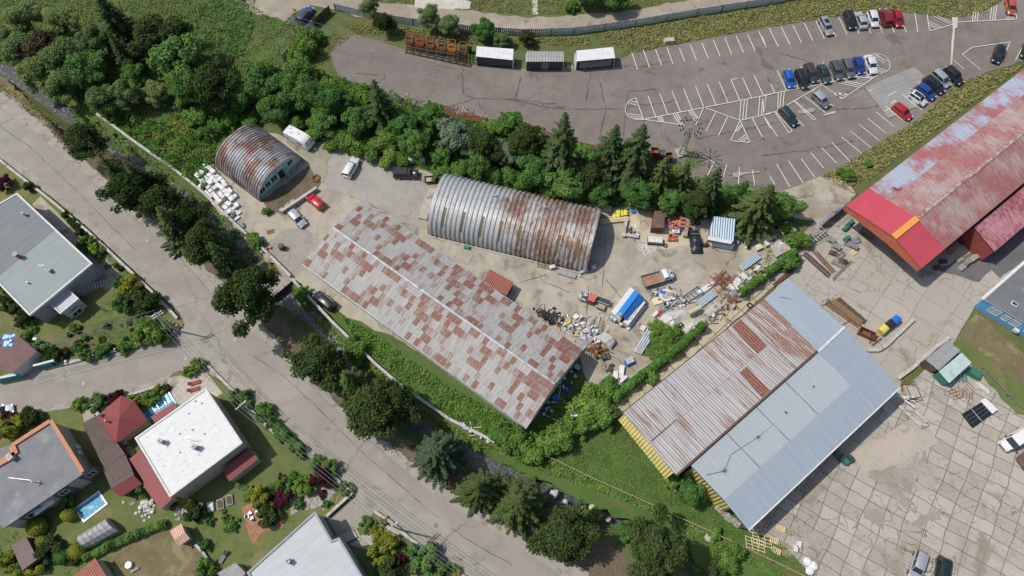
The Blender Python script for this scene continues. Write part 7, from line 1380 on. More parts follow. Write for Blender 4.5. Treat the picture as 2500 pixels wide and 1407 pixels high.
# pylon
pb, ptop = G(1662, 374), G(1689, 300, 7.6); r = wthing('lattice_mast', 'grey lattice power mast on its overgrown island in the car park', 'mast', pb); b = MB(); cn = lambda t, i: pb.lerp(Vector((pb.x, pb.y, 8.2)), t)+Vector((math.cos(R(45+90*i)), math.sin(R(45+90*i)), 0))*(.85*(1-t)+.3*t)
for i in range(4): b.bar(cn(0, i), cn(1, i), .11, .11)
for j in range(8):
    for i in range(4): b.bar(cn(j/8, i), cn((j+1)/8, (i+1) % 4), .05, .05); b.bar(cn((j+1)/8, i), cn((j+1)/8, (i+1) % 4), .05, .05)
b.build('lattice', nmat('mossy_steel', (.30, .33, .27), (.40, .42, .38), 2, .7), r)
tp = Vector((pb.x, pb.y, 8.1)); b = MB()
for a in (20, 80, 140): d_ = Vector((math.cos(R(a)), math.sin(R(a)), 0)); b.bar(tp-d_*2.1, tp+d_*2.1, .1, .1)
b.build('crossarm', m_grey, r)
for a in range(0, 360, 30):
    for k in (1.5, 2.05): p = tp+Vector((math.cos(R(a+20)), math.sin(R(a+20)), 0))*k; b = MB(); b.cyl(p.x, p.y, 7.95, 8.3, .13, .1, 8); b.build('insulator', m_black, r)
b = MB(); b.box(pb.x, pb.y, 0, .4, 1.9, 1.9, .3); b.build('footing', m_conc, r)
wires(tp, G(1880, 452, 3), 'dark cable from the lattice mast down to the concrete apron', 1, .5, r=.04); wires(tp, G(2420, 40, 8), 'faint cables from the lattice mast over the parked cars', 2, 1.0, .8, r=.02)
# manholes and road covers
for k, (x, y, lb) in enumerate([(1064, 1283, 'round manhole cover on the road opposite the bottom garden'), (799, 1048, 'round manhole cover on the road, next after the curve'), (206, 937, 'pale round manhole cover on the side street'), (362, 590, 'faint round cover on the road beside the bungalow'), (575, 830, 'round cover on the road at the junction'), (455, 876, 'round cover on the side street near the terrace')]):
    c = G(x, y); sm('manhole_cover', lb, 'manhole cover', nmat('cast_iron', (.17, .16, .15), (.22, .2, .19), 6, .7) if k < 2 else m_conc, lambda b: b.cyl(c.x, c.y, .0, LZ[0]+.012, .34, .34, 20))
# ---------------- yard goods
# white foam blocks
U, V = rotframe(-47); c0 = G(533, 470)
for i in range(11):
    for j in range(5):
        if rj.random() < .12 or (i < 2 and j < 1) or (i > 8 and j > 3): continue
        c = c0+U*(i-5)*.98+V*(j-2)*.86+Vector((rj.uniform(-.14, .14), rj.uniform(-.14, .14), 0)); lay = 1 if rj.random() < .25 else 0; rz = R(-38+rj.uniform(-9, 9)); lx, ly = rj.choice([(.95, .8), (.85, .7), (1.0, .75)])
        sm('foam_block', 'white wrapped foam block in the heap beside the small arched hut', 'block', m_white if (i+j) % 3 else m_offw, lambda b: b.box(c.x, c.y, 0, .6+.55*lay, lx, ly, rz, 0, tx=.97, ty=.97), 'foam blocks beside the arched hut')
c = G(505, 412); sm('foam_block', 'single white foam block standing apart above the heap', 'block', m_white, lambda b: b.box(c.x, c.y, 0, .9, 1.1, .5, R(-60)))
for i, (x, y) in enumerate([(566, 512), (578, 518), (572, 528), (584, 522), (580, 535), (596, 552), (568, 520)]):
    c = G(x, y); sm('broken_block', 'broken white and black casing piece by the stream wall', 'debris', [m_offw, m_dark][i % 3 == 2], lambda b: b.box(c.x, c.y, 0, .35, rj.uniform(.5, 1.1), rj.uniform(.3, .6), rj.uniform(0, 3)), 'broken casings by the stream wall')
c = G(688, 604, .5); r = wthing('water_tank', 'black ribbed water tank standing by the bridge entrance', 'tank', (c.x, c.y, 0)); b = MB(); b.cyl(c.x, c.y, 0, 1.15, .55, .52, 18); b.build('barrel', m_black, r); b = MB(); b.cyl(c.x, c.y, 1.15, 1.22, .3, .3, 14); b.build('lid', m_dark, r)
c = G(641, 592, .3); sm('plastic_tub', 'round light blue tub at the boundary wall', 'tub', plain('light_blue_tub', (.1, .42, .6), .4), lambda b: (b.cyl(c.x, c.y, 0, .3, .38, .45, 16)))
for x, y in ((644, 600), (650, 606), (659, 604)): c = G(x, y, .2); sm('clay_box', 'terracotta box in the little row by the boundary wall', 'box', nmat('terracotta', (.4, .2, .13), (.45, .25, .17), 3, .8), lambda b: b.box(c.x, c.y, 0, .4, .6, .45, R(-35)), 'terracotta boxes by the wall')
def pallet(b, x, y, z, rz, L=1.2, W_=.8, m=0):
    c, s = math.cos(rz), math.sin(rz); q = lambda a, e: (x+a*c-e*s, y+a*s+e*c)
    for k in range(5): p = q(-L/2+L*k/4*.92+.05, 0); b.box(p[0], p[1], z+.11, z+.135, .13, W_, rz, m)
    for e in (-W_/2+.05, 0, W_/2-.05): p = q(0, e); b.box(p[0], p[1], z, z+.11, L, .09, rz, m)
def pallets(spots, label, group, mats=(m_wood,)):
    for i, (x, y, n, rz) in enumerate(spots):
        for k in range(n): c = G(x, y); sm('pallet', label, 'pallet', mats[i % len(mats)], lambda b: pallet(b, c.x+rj.uniform(-.04, .04), c.y+rj.uniform(-.04, .04), k*.14, R(rz+rj.uniform(-4, 4))), group)
pallets([(661, 567, 1, 20)], 'reddish pallet lying on the paving beside the weeds', None, (m_rust,))
pallets([(1905, 1290, 2, -20), (1925, 1300, 2, -20), (1890, 1320, 1, -15), (1912, 1330, 2, -20), (1895, 1345, 1, -30), (1920, 1350, 1, -10)], 'wooden pallet in the pile under the corner of the blue-grey roof', 'pallets under the blue-grey roof corner', (m_newwood, m_wood))
pallets([(2270, 668, 3, 20), (2285, 655, 4, 10), (2250, 672, 2, 50), (2300, 640, 4, 0), (2330, 605, 6, 37), (2345, 593, 6, 37), (2318, 616, 6, 37)], 'wooden pallet stacked along the dark side of the red hall', 'pallets along the red hall', (m_wood, m_brownwood))
pallets([(2345, 655, 4, 37), (2355, 645, 7, 37), (2370, 635, 7, 37), (2385, 627, 7, 37), (2400, 618, 7, 37), (2412, 610, 7, 37), (2340, 635, 3, 30)], 'grey weathered pallet in the long stack before the red annexe', 'pallets before the annexe', (m_conc, m_wood))
pallets([(1483, 512, 5, -10), (1500, 520, 4, -10), (2083, 617, 2, 40), (2045, 622, 1, 10)], 'pale pallet of boards in the yard clutter', 'pallets in the yard clutter', (m_newwood, m_wood))
for x, y, dx, dy in ((1862, 1325, 1, 0), (1845, 1335, 1, 0)):
    c = G(x, y); sm('timber_frame', 'yellowish timber frame lying by the picket fence', 'frame', m_newwood, lambda b: [b.bar((c.x-1.4, c.y+k*.5, .15), (c.x+1.2, c.y-.8+k*.5, .15), .08, .08) for k in range(4)]+[b.bar((c.x-1.4+k*.85, c.y-.2-k*.25, .22), (c.x-1.4+k*.85, c.y+1.6-k*.25, .22), .08, .06) for k in range(4)], 'timber frames by the picket fence')
for x, y in ((1948, 1330), (1940, 1340)): c = G(x, y); sm('stone_block', 'white stone block beside the pallets', 'block', m_offw, lambda b: b.box(c.x, c.y, 0, .6, .6, .9, R(-15)), 'white blocks by the pallets')
for x, y in ((1970, 1372), (1984, 1382), (1975, 1395)): c = G(x, y); sm('white_sack', 'white sack at the end of the picket fence', 'sack', m_white, lambda b: b.ball((c.x, c.y, .35), .7, 0, .6, 9, 5, .12, rj), 'white sacks at the fence end')
# orange and rusty stillage racks
m_rk = [m_orange, m_rust, m_rust2, nmat('brown_orange_rack', (.32, .12, .05), (.24, .09, .045), 2, .8), nmat('dark_green_rack', (.05, .065, .05), (.09, .08, .05), 2, .8)]
def rack(b, x, y, z, rz, L=1.35, W_=1.0, h=.95, m=0):
    c, s = math.cos(rz), math.sin(rz); q = lambda a, e, zz: Vector((x+a*c-e*s, y+a*s+e*c, z+zz)); X, Y = L/2, W_/2
    for a in (-X, X):
        for e in (-Y, Y): b.bar(q(a, e, 0), q(a, e, h), .09, .09, m)
    for zz in (.08, h-.05):
        for e in (-Y, Y): b.bar(q(-X, e, zz), q(X, e, zz), .08, .1, m)
        for a in (-X, X): b.bar(q(a, -Y, zz), q(a, Y, zz), .08, .1, m)
    for k in (-.33, 0, .33): b.bar(q(k*L*.75, -Y, .12), q(k*L*.75, Y, .12), .1, .04, m)
    b.bar(q(-X, -Y, .45), q(X, -Y, .45), .05, .05, m)
cols = [(1002, 122), (1027, 128), (1052, 134), (1080, 140), (1104, 143), (1131, 148)]
patt = ['31333', '33301', '11301', '44344', '31003', '24233']
for ci, (x, y) in enumerate(cols):
    for dp in range(2):
        for k in range(3):
            c = G(x, y); ox, oy = 0.1, 1.35*dp; mi = int(patt[ci][min(4, k+dp*2)])
            sm('storage_rack', 'steel stillage rack in the stacked rows left of the white bays', 'rack', m_rk[mi], lambda b: rack(b, c.x+ox, c.y+oy+.3, k*.97, R(-8+rj.uniform(-3, 3))), 'stacked stillage racks by the car park')
for k in range(9): c = G(998+k*18, 128+k*4); sm('low_rack', 'low brown grating frame along the front of the stacked racks', 'frame', m_rust2, lambda b: rack(b, c.x, c.y, 0, R(-12), 1.2, .8, .3), 'low frames before the racks')
c = G(1148, 128); sm('machine_part', 'small black metal stand beside the left white bay', 'stand', m_black, lambda b: (b.box(c.x, c.y, 0, 1.3, .7, .7, 0), b.box(c.x, c.y, 1.3, 1.5, .9, .3, 0)))
# rusty open crates by the pylon
for i, (x, y, z) in enumerate([(1590, 394, k*.95) for k in range(4)]+[(1610, 394, k*.95) for k in range(3)]+[(1628, 392, 0), (1628, 392, .95), (1608, 381, 0), (1588, 381, 0)]):
    c = G(x, y)
    def f(b):
        L, W_, h, rz = 1.35, 1.15, .85, R(-3+rj.uniform(-3, 3))
        b.box(c.x, c.y, z+.02, z+.06, L, W_, rz)
        for a, e, lx, ly in ((0, W_/2, L, .08), (0, -W_/2, L, .08), (L/2, 0, .08, W_), (-L/2, 0, .08, W_)): b.box(c.x+a, c.y+e, z+.06, z+h, lx, ly, rz)
    sm('steel_crate', 'rusty open steel crate in the stack beside the lattice mast', 'crate', [m_rust, nmat('brown_red_crate', (.2, .075, .045), (.28, .12, .07), 2, .8)][i % 2], f, 'rusty crates by the mast')
c = G(1610, 394); sm('wire_crate', 'grey wire crate on top of the rusty crates', 'crate', m_grey, lambda b: rack(b, c.x, c.y, 2.85, 0, 1.2, .9, .5))
# beams lying about
def beams(a, q, n, label, mats, w_=.16, gap=.22, z=0, lay=1, name='steel_beam', cat='beam', jit=.15, tub=False, group=None):
    A, Q = G(*a), G(*q); u = (Q-A).normalized(); s = Vector((-u.y, u.x, 0)); r = wthing(name+'_stack', label, cat+' stack', A)
    for k in range(n):
        l = k // max(1, (n//lay)); kk = k % max(1, (n//lay)); o = s*(kk*gap)+Vector((0, 0, z+w_/2+l*w_*1.05)); e0, e1 = u*rj.uniform(-jit, jit), u*rj.uniform(-jit, jit); b = MB()
        if tub: b.tube([A+o+e0, Q+o+e1], w_/2, 7)
        else: b.bar(A+o+e0, Q+o+e1, w_*rj.uniform(.8, 1.1), w_)
        b.build(name, mats[k % len(mats)] if isinstance(mats, (list, tuple)) else mats, r)
    return r
beams((1958, 622), (2020, 678), 9, 'bundle of long dark pipes on the slabs below the metal stairs', [m_rust2, m_dark, nmat('violet_pipe', (.12, .09, .12), (.17, .13, .16), 2, .6)], .2, .24, lay=2, name='pipe', cat='pipe', tub=True)
beams((1985, 618), (2032, 670), 5, 'thinner bundle of brown pipes beside the long dark pipes', [m_rust2, m_rust], .16, .2, name='pipe', cat='pipe', tub=True)
beams((2012, 744), (2092, 800), 4, 'rusty iron beams, outer row by the blue-grey roof', [m_rust2, m_rust], .16, .35, z=.2, name='iron_beam'); beams((2028, 740), (2098, 797), 4, 'orange-brown beams in the middle of the three rows', [nmat('ochre_beam', (.28, .17, .08), (.22, .13, .06), 2, .8)], .22, .26, z=.2, name='iron_beam'); beams((2042, 735), (2106, 790), 4, 'dark grey beams, inner row of the three', [m_dark, m_rust2], .2, .22, z=.2, name='iron_beam')
beams((2005, 748), (2048, 728), 1, 'long support rail under the three rows of beams', m_rust2, .16, name='support'); beams((2055, 795), (2102, 768), 1, 'short support rail under the ends of the beams', m_rust2, .16, name='support')
beams((2035, 685), (2080, 640), 2, 'dark rails on the slabs beside the machine parts', m_dark, .15, .3, name='rail')
beams((1065, 272), (1108, 284), 7, 'flat rusty beams in the verge above the green tree', [m_rust, m_rust2], .18, .26, name='rusty_beam'); beams((1118, 285), (1230, 315), 5, 'long rusty beams along the middle of the car park edge', [m_rust], .18, .3, name='rusty_beam')
beams((1288, 325), (1326, 329), 12, 'wide block of rusty beams at the car park edge beside the tall tree', [m_rust, m_rust2, m_rust], .22, .26, lay=2, name='rusty_beam'); beams((1410, 365), (1462, 376), 7, 'rusty beams left of the tall spruces', [m_rust, m_rust2], .2, .26, name='rusty_beam'); beams((1330, 332), (1400, 352), 4, 'rusty beams behind the bare-topped spruce', [m_rust], .18, .28, name='rusty_beam')
for i in range(26):
    t = rj.random(); x, y = 880+t*330, 210+t*82+rj.uniform(-5, 10); a = rj.uniform(0, 3.1); c = G(x, y); L = rj.uniform(.6, 1.9)
    sm('board', 'weathered board scattered along the lower edge of the car park', 'board', [m_wood, m_conc, m_brownwood][i % 3], lambda b: b.bar(c+Vector((-math.cos(a)*L/2, -math.sin(a)*L/2, .12)), c+Vector((math.cos(a)*L/2, math.sin(a)*L/2, .16)), .14, .06), 'scattered boards by the car park')
c = G(815, 196); sm('board', 'white board lying at the rounded end of the car park', 'board', m_offw, lambda b: b.bar(c+Vector((-1.1, 0, .1)), c+Vector((1.0, .1, .1)), .25, .08))
for x, y, s in ((1633, 103, 1.0), (1300, 60-12, .0)): 
    if s: c = G(x, y); sm('boulder', 'grey boulder in the long grass above the bays', 'rock', m_conc, lambda b: b.box(c.x, c.y, 0, .8, 2.2, 1.2, .1, tx=.85, ty=.8))
c = G(1392, 165); sm('grating', 'small grey grating between the weathered and the white bay', 'grating', m_conc, lambda b: [b.bar((c.x-.5+k*.2, c.y-.5, .08), (c.x-.5+k*.2, c.y+.5, .08), .08, .05) for k in range(6)]+[b.bar((c.x-.55, c.y-.5+k*.5, .05), (c.x+.55, c.y-.5+k*.5, .05), .06, .04) for k in range(3)])
# bins and skip
def bin_(px, label, mat, rz, sz=1.3):
    c = G(px[0], px[1], .7); r = wthing('waste_container', label, 'container', (c.x, c.y, 0)); b = MB(); b.box(c.x, c.y, .12, 1.1, sz, 1.15, R(rz), 0, tx=1.06, ty=1.06); b.build('body', mat, r)
    b = MB(); n = 6; U, V = rotframe(rz); rings = [[c.xy.to_3d()+U*x+V*(math.cos(math.pi*k/n)*.62)+Vector((0, 0, 1.1+math.sin(math.pi*k/n)*.32)) for k in range(n+1)] for x in (-sz*.54, sz*.54)]; loft(b, rings); b.build('lid', mat, r)
    for a in (-.45, .45):
        for e in (-.4, .4): p = c.xy.to_3d()+U*a+V*e; w_ = MB(); w_.tube([p+V*-.05+Vector((0, 0, .1)), p+V*.05+Vector((0, 0, .1))], .1, 8); w_.build('wheel', m_black, r)
bin_((2155, 806), 'yellow waste container, left of the three in a row', m_yellow, 40); bin_((2171, 793), 'black waste container between the yellow and the blue one', m_black, 40); bin_((2185, 783), 'bright blue waste container at the right of the row', m_blue, 40)
c = G(2112, 818); r = wthing('skip', 'rusty open skip beside the yellow container', 'skip', (c.x, c.y, 0)); U, V = rotframe(-28)
b = MB(); b.box(c.x, c.y, .1, .16, 2.4, 1.1, R(-28)); b.build('floor', m_rust, r)
for e in (-.6, .6): b = MB(); b.bar(c+V*e-U*1.3+Vector((0, 0, .6)), c+V*e+U*1.3+Vector((0, 0, .6)), .06, 1.0); b.build('side_panel', m_rust, r)
for e in (-1.27, 1.27): b = MB(); b.bar(c+U*e-V*.57+Vector((0, 0, .6)), c+U*e+V*.57+Vector((0, 0, .6)), .06, 1.0); b.build('end_panel', m_rust, r)
b = MB(); b.bar(c-V*.55+U*.3+Vector((0, 0, 1.05)), c+V*.55+U*.3+Vector((0, 0, 1.05)), .1, .1); b.build('crossbar', m_rust2, r)
beams((2128, 845), (2150, 828), 3, 'short brown boards between the skip and the kerb wall', [m_rust, m_wood], .25, .3, name='board')
# works yard machines
U, V = rotframe(-35)
for i, (x, y, kind) in enumerate([(2038, 606, 't'), (2048, 625, 'r'), (2055, 640, 'c'), (2070, 600, 'r'), (2025, 590, 't'), (2080, 605, 't'), (2065, 585, 'g'), (2085, 590, 'r'), (2030, 620, 'c'), (2040, 645, 'r')]):
    c = G(x, y); lb = {'t': 'grey metal work table', 'r': 'grey steel trestle frame', 'c': 'old machine block', 'g': 'green machine cover'}[kind]+' in the clutter before the red hall'
    if kind == 't': f = lambda b: (b.box(c.x, c.y, .8, .88, 1.5, .9, R(-35)), [b.box(c.x+U.x*a+V.x*e, c.y+U.y*a+V.y*e, 0, .8, .08, .08) for a in (-.6, .6) for e in (-.35, .35)])
    elif kind == 'r': f = lambda b: rack(b, c.x, c.y, 0, R(rj.uniform(-50, 50)), 1.5, .7, .8)
    elif kind == 'c': f = lambda b: (b.box(c.x, c.y, 0, .7, 1.0, .7, R(-30)), b.cyl(c.x, c.y, .7, 1.1, .2, .15, 10), b.box(c.x+.5, c.y-.1, .2, .9, .3, .4, R(-10)))
    else: f = lambda b: b.box(c.x, c.y, 0, .8, 1.4, .6, R(30), tx=.8)
    sm('work_table' if kind == 't' else 'machine_part', lb, 'table' if kind == 't' else 'machine', {'t': m_galv, 'r': m_grey, 'c': m_rust2, 'g': m_green}[kind], f, 'machine clutter before the red hall: '+kind)
for x, y, L in ((2072, 548, 1.6), (2062, 560, 1.2)): c = G(x, y); sm('green_bench', 'dark green metal box under the left eave of the red hall', 'box', m_green, lambda b: b.box(c.x, c.y, 0, .8, L, .6, R(40)), 'green boxes under the red eave')
c = G(2112, 575); sm('rack_frame', 'brown rack frame just inside the opening of the red hall', 'rack', m_rust2, lambda b: rack(b, c.x, c.y, 0, R(-45), 2.2, .8, .9))
a, q = G(1958, 606), G(2004, 566); r = wthing('metal_stairs', 'grey metal staircase leading up to the concrete apron', 'stairs', a); u = (q-a).normalized(); s = Vector((-u.y, u.x, 0))
for sg in (-.5, .5): b = MB(); b.bar(a+s*sg+Vector((0, 0, .15)), q+s*sg+Vector((0, 0, 1.6)), .07, .2); b.build('stringer', m_grey, r); b = MB(); b.bar(a+s*sg+Vector((0, 0, 1.1)), q+s*sg+Vector((0, 0, 2.5)), .05, .05); b.build('handrail', m_grey, r)
for k in range(9): p = a.lerp(q, (k+.5)/9)+Vector((0, 0, .2+1.4*(k+.5)/9)); b = MB(); b.bar(p-s*.48, p+s*.48, .26, .04); b.build('step', m_grey, r)
b = MB(); a, q = G(1998, 560), G(2062, 508); b.bar(a+Vector((0, 0, 1.0)), q+Vector((0, 0, 1.0)), .25, 2.0); tag(b.build('boundary_wall', m_rust2, world=True), 'dark retaining wall between the concrete apron and the red hall', 'wall')
sm('blue_barrier', 'blue rail along the edge of the concrete apron', 'rail', m_blue, lambda b: b.bar(G(1992, 556)+Vector((0, 0, 1.6)), G(2040, 520)+Vector((0, 0, 2.1)), .12, .2))
# black panels and white sheets
P = GL([(2346, 1012), (2394, 983), (2420, 1010), (2371, 1045)]); r = wthing('panel_pallet', 'flat stack of black panels on the slab yard', 'panels', P[0]); b = MB(); b.prism([(p.x, p.y) for p in P], .1, .5); b.build('black_panel', m_dark and plain('black_panels', (.012, .015, .02), .3), r)
for t in (.33, .66, .5): pass
b = MB(); p0_, p1_ = P[0].lerp(P[1], .42), P[3].lerp(P[2], .42); b.bar(p0_+Vector((0, 0, .53)), p1_+Vector((0, 0, .53)), .05, .04); b.build('strap', m_offw, r)
for k in (.25, .5, .75): b = MB(); b.bar(P[0].lerp(P[3], k)+Vector((0, 0, .515)), P[1].lerp(P[2], k)+Vector((0, 0, .515)), .03, .02); b.build('seam', m_grey, r)
sm('sheet_stack', 'white sheet stack leaning over the end of the black panels', 'sheets', m_white, lambda b: b.slab(GL([(2394, 978, .7), (2406, 972, .7), (2436, 1000, .7), (2424, 1010, .7)]), .5))
beams((2382, 938), (2412, 962), 4, 'white profile bars beside the mint-roofed shed', [m_offw], .2, .25, name='profile_bar', lay=2)
for k in range(5): sm('wire_mesh', 'rusty mesh frame in the tangle on the slabs below the mint-roofed shed', 'frame', m_rust, lambda b: (lambda c, a: [b.bar(c+Vector((math.cos(a)*i*.5, math.sin(a)*i*.5, .1)), c+Vector((math.cos(a)*i*.5-math.sin(a)*1.3, math.sin(a)*i*.5+math.cos(a)*1.3, .3)), .05, .05) for i in range(4)]+[b.bar(c, c+Vector((math.cos(a)*1.5, math.sin(a)*1.5, .1)), .05, .05)])(G(2330+k*11, 975-k*4), rj.uniform(0, 3)), 'rusty frames on the slabs')
beams((2355, 935), (2352, 905), 5, 'dark green posts leaning at the mint-roofed shed', [m_green, m_galv], .12, .3, z=.5, name='post'); c = G(2372, 915); sm('green_cover', 'dark green covered box beside the mint-roofed shed', 'box', m_green, lambda b: b.box(c.x, c.y, 0, 1.3, 1.8, 1.2, R(-35), tx=.9))
c = G(2217, 958); r = wthing('rusty_cage', 'rusty red open cage at the corner of the workshop hall', 'cage', c); b = MB(); rack(b, c.x, c.y, 0, R(10), 1.6, 2.6, 1.6); b.build('frame', m_rust, r); b = MB(); b.box(c.x, c.y, .15, .6, 1.3, 2.2, R(10)); b.build('scrap_load', m_conc, r)
for k in range(6): sm('white_profile', 'white metal profile leaning at the workshop hall corner', 'profile', m_white, lambda b: b.bar(G(2186+k*4, 965+k*2)+Vector((0, 0, .1+.1*k)), G(2225, 985+rj.uniform(-25, 20))+Vector((0, 0, 1.0)), .1, .1), 'white profiles at the hall corner')
for i, (x, y) in enumerate([(2040, 1112), (2050, 1120), (2060, 1128), (2070, 1122)]): c = G(x, y); sm('green_crate', 'dark green crate under the right eave of the workshop hall', 'crate', [m_green, m_dark][i % 2], lambda b: b.box(c.x, c.y, 0, 1.1, .9, .8, R(38)), 'green crates under the eave')
pallets([(1755, 1245, 6, -40), (1768, 1255, 5, -40), (1780, 1268, 5, -38), (1795, 1278, 4, -40)], 'grey pallet in the row under the lower left end of the blue-grey roof', 'pallets under the lower roof end', (m_conc, m_lconc))
c = G(2470, 1150); 
r = wthing('market_stand', 'low brown-roofed stand cut by the right edge below the white van', 'stand', G(2495, 1128)); b = MB(); b.slab(GL([(2480, 1118, 1.2), (2510, 1095, 1.2), (2530, 1125, 1.2), (2500, 1145, 1.2)]), .1); b.build('roof', m_rust2, r); b = MB(); p = G(2490, 1128); b.bar(p, p+Vector((0, 0, 1.1)), .1, .1); b.build('post', m_rust2, r)
# --- yard clutter around the arched hall
c = G(1395, 660); U, V = rotframe(-15)
sm('steel_stand', 'long grey steel stand leaning along the front of the arched hall', 'stand', m_grey, lambda b: (rack(b, G(1388, 650).x, G(1388, 650).y, 0, R(-15), 3.4, .9, 1.1), b.bar(G(1358, 665)+Vector((0, 0, .4)), G(1405, 678)+Vector((0, 0, .4)), .7, .06)))
sm('steel_lattice', 'light steel lattice panels lying against the arched hall', 'frame', m_rust2, lambda b: [b.bar(G(1315+k*8, 640+k*1.5)+Vector((0, 0, .3)), G(1312+k*8, 655+k*1.5)+Vector((0, 0, .3)), .06, .06) for k in range(7)]+[b.bar(G(1310, 642+k*5)+Vector((0, 0, .3)), G(1365, 652+k*5)+Vector((0, 0, .3)), .06, .06) for k in range(3)])
for x, y, m, L in ((1348, 655, m_offw, 1.0), (1448, 655, m_offw, .8), (1425, 665, m_galv, 1.4)): c = G(x, y); sm('appliance', 'white casing at the right front corner of the arched hall', 'appliance', m, lambda b: (b.box(c.x, c.y, 0, .7, L, .6, R(20)), b.box(c.x, c.y, .7, .76, L*.6, .4, R(20))), 'white casings at the arched hall corner')
for i in range(9): c = G(1372+i*7, 640+i*2.2); sm('propped_rack', 'dark iron rack propped on the front of the arched hall', 'frame', [m_dark, m_rust2, m_galv][i % 3], lambda b: rack(b, c.x, c.y, 0, R(-15+rj.uniform(-20, 20)), .9, .4, .9), 'iron frames before the arched hall')
beams((1466, 548), (1535, 541), 8, 'stack of fresh yellow planks beside the right end of the arched hall', [m_newwood], .17, .22, lay=2, name='plank', z=.2)
for i in range(10): c = G(1500+(i % 4)*9, 520+(i//4)*5); sm('sack', 'yellow sack in the pile behind the fresh planks', 'sack', plain('yellow_sack', (.62, .60, .05), .5), lambda b: b.ball((c.x, c.y, .25+.25*(i % 2)), .42, 0, .5, 8, 5, .08, rj), 'yellow sacks')
beams((1515, 500), (1540, 520), 4, 'grey profile bars beside the yellow sacks', [m_galv], .14, .2, name='profile_bar')
c = G(1547, 519); sm('blue_sheet', 'small blue sheet behind the sand heap', 'sheet', m_blue, lambda b: b.box(c.x, c.y, 0, .4, .9, .5, R(20), tx=.7))
wallthing([(1521, 582), (1528, 540)], 'low concrete block wall left of the sand', .6, .4, name='block_wall'); wallthing([(1523, 576), (1558, 582)], 'low concrete block wall in front of the debris bay', .5, .4, name='block_wall'); wallthing([(1670, 582), (1678, 540)], 'low wall of planks and concrete right of the brick pile', .8, .5, m_wood, m_wood, name='block_wall')
m_sand = groundmat('sand_heap', (.42, .36, .26), (.48, .42, .31), fine=.3)
def heap(px, rx, ry, h, mat, label, rz=0, cat='heap', name='heap', seed=1, z=0.0):
    c = G(*px); r_ = random.Random(seed); b = MB(); n, m = 18, 7; ph = [r_.uniform(0, 6.28) for _ in range(6)]; g = []
    for j in range(m+1):
        t = j/m; row = []
        for i in range(n):
            a = 2*math.pi*i/n; k = 1+.13*math.sin(3*a+ph[0])+.08*math.sin(5*a+ph[1]); x, y = math.cos(a)*rx*t*k, math.sin(a)*ry*t*k; zz = h*(.5+.5*math.cos(math.pi*t))*(1+.15*math.sin(4*a+ph[2]))
            row.append(Vector((c.x+x*math.cos(rz)-y*math.sin(rz), c.y+x*math.sin(rz)+y*math.cos(rz), z+zz+(.03 if j < m else -.02))))
        g.append(row)
    for j in range(m):
        for i in range(n): b.face([g[j][i], g[j+1][i], g[j+1][(i+1) % n], g[j][(i+1) % n]])
    return tag(b.build(name, mat, smooth=True, world=True), label, cat)
heap((1565, 545), 2.6, 2.2, .7, m_sand, 'low sand heap between the planks and the brown container'); heap((1690, 802), 2.9, 2.0, 1.3, m_gravel, 'heap of pale gravel against the ivy-covered wall', .5, seed=3); heap((1640, 785), 3.0, 1.9, .9, plain('milky_sheeting', (.50, .49, .47), .35), 'milky plastic sheeting spread over a mound beside the gravel', .6, seed=4, name='covered_mound'); heap((1795, 718), 1.9, 1.3, .7, groundmat('grey_grit', (.16, .16, .17), (.22, .22, .23), fine=.3), 'small heap of dark grey grit near the wall', .6, seed=5)
sm('fabric_roll', 'yellowish roll lying on the sheeted mound', 'roll', nmat('roll_cloth', (.42, .42, .24), (.48, .48, .3), 2, .7), lambda b: b.tube([G(1677, 772)+Vector((0, 0, 1.25)), G(1706, 757)+Vector((0, 0, 1.3))], .38, 12))
# bricks with tarpaulin
for i in range(60): c = G(1650+rj.gauss(0, 9), 552+rj.gauss(0, 9)); z = rj.uniform(0, .8); sm('brick', 'orange hollow brick in the pile under the spruces', 'brick', [m_brick, nmat('pale_brick', (.52, .25, .17), (.46, .2, .13), 5, .8)][i % 2], lambda b: b.box(c.x, c.y, z, z+.24, .5, .25, rj.uniform(0, 3)), 'orange bricks in the pile')
for i in range(12): c = G(1652+(i % 4)*7, 540+(i//4)*9); sm('brick_pack', 'neat pack of orange bricks beside the loose pile', 'bricks', m_brick, lambda b: b.box(c.x+.6, c.y, 0, .9, .5, .45, R(-8)), 'packs of orange bricks')
c = G(1655, 560); sm('tarpaulin', 'bright blue tarpaulin under the brick packs', 'tarpaulin', m_blue, lambda b: b.box(c.x, c.y, .0, .35, 1.5, 1.5, .3, tx=.85, ty=.85)); c = G(1650, 565, .8); sm('sign_board', 'white board with an orange-red plate on the brick pile', 'board', [m_white, m_brick], lambda b: (b.box(c.x, c.y, .75, .85, 1.3, .6, R(-5)), b.box(c.x, c.y, .852, .87, .7, .25, R(-5), 1)))
for i in range(10): c = G(1632+(i % 5)*4+rj.uniform(-2, 2), 578+(i//5)*9); sm('roof_tile', 'orange roof tile in the short row beside the white-lidded trough', 'tile', m_brick, lambda b: b.box(c.x, c.y, 0, .5, .35, .6, R(-25)), 'orange roof tiles')
c = G(1598, 592); r = wthing('steel_trough', 'steel trough with a white lid before the brown container', 'trough', c); b = MB(); b.box(c.x, c.y, 0, .8, 2.6, 1.3, R(-6)); b.build('box', m_rust2, r); b = MB(); b.box(c.x, c.y+.1, .8, .9, 2.5, 1.1, R(-6)); b.build('lid', m_offw, r)
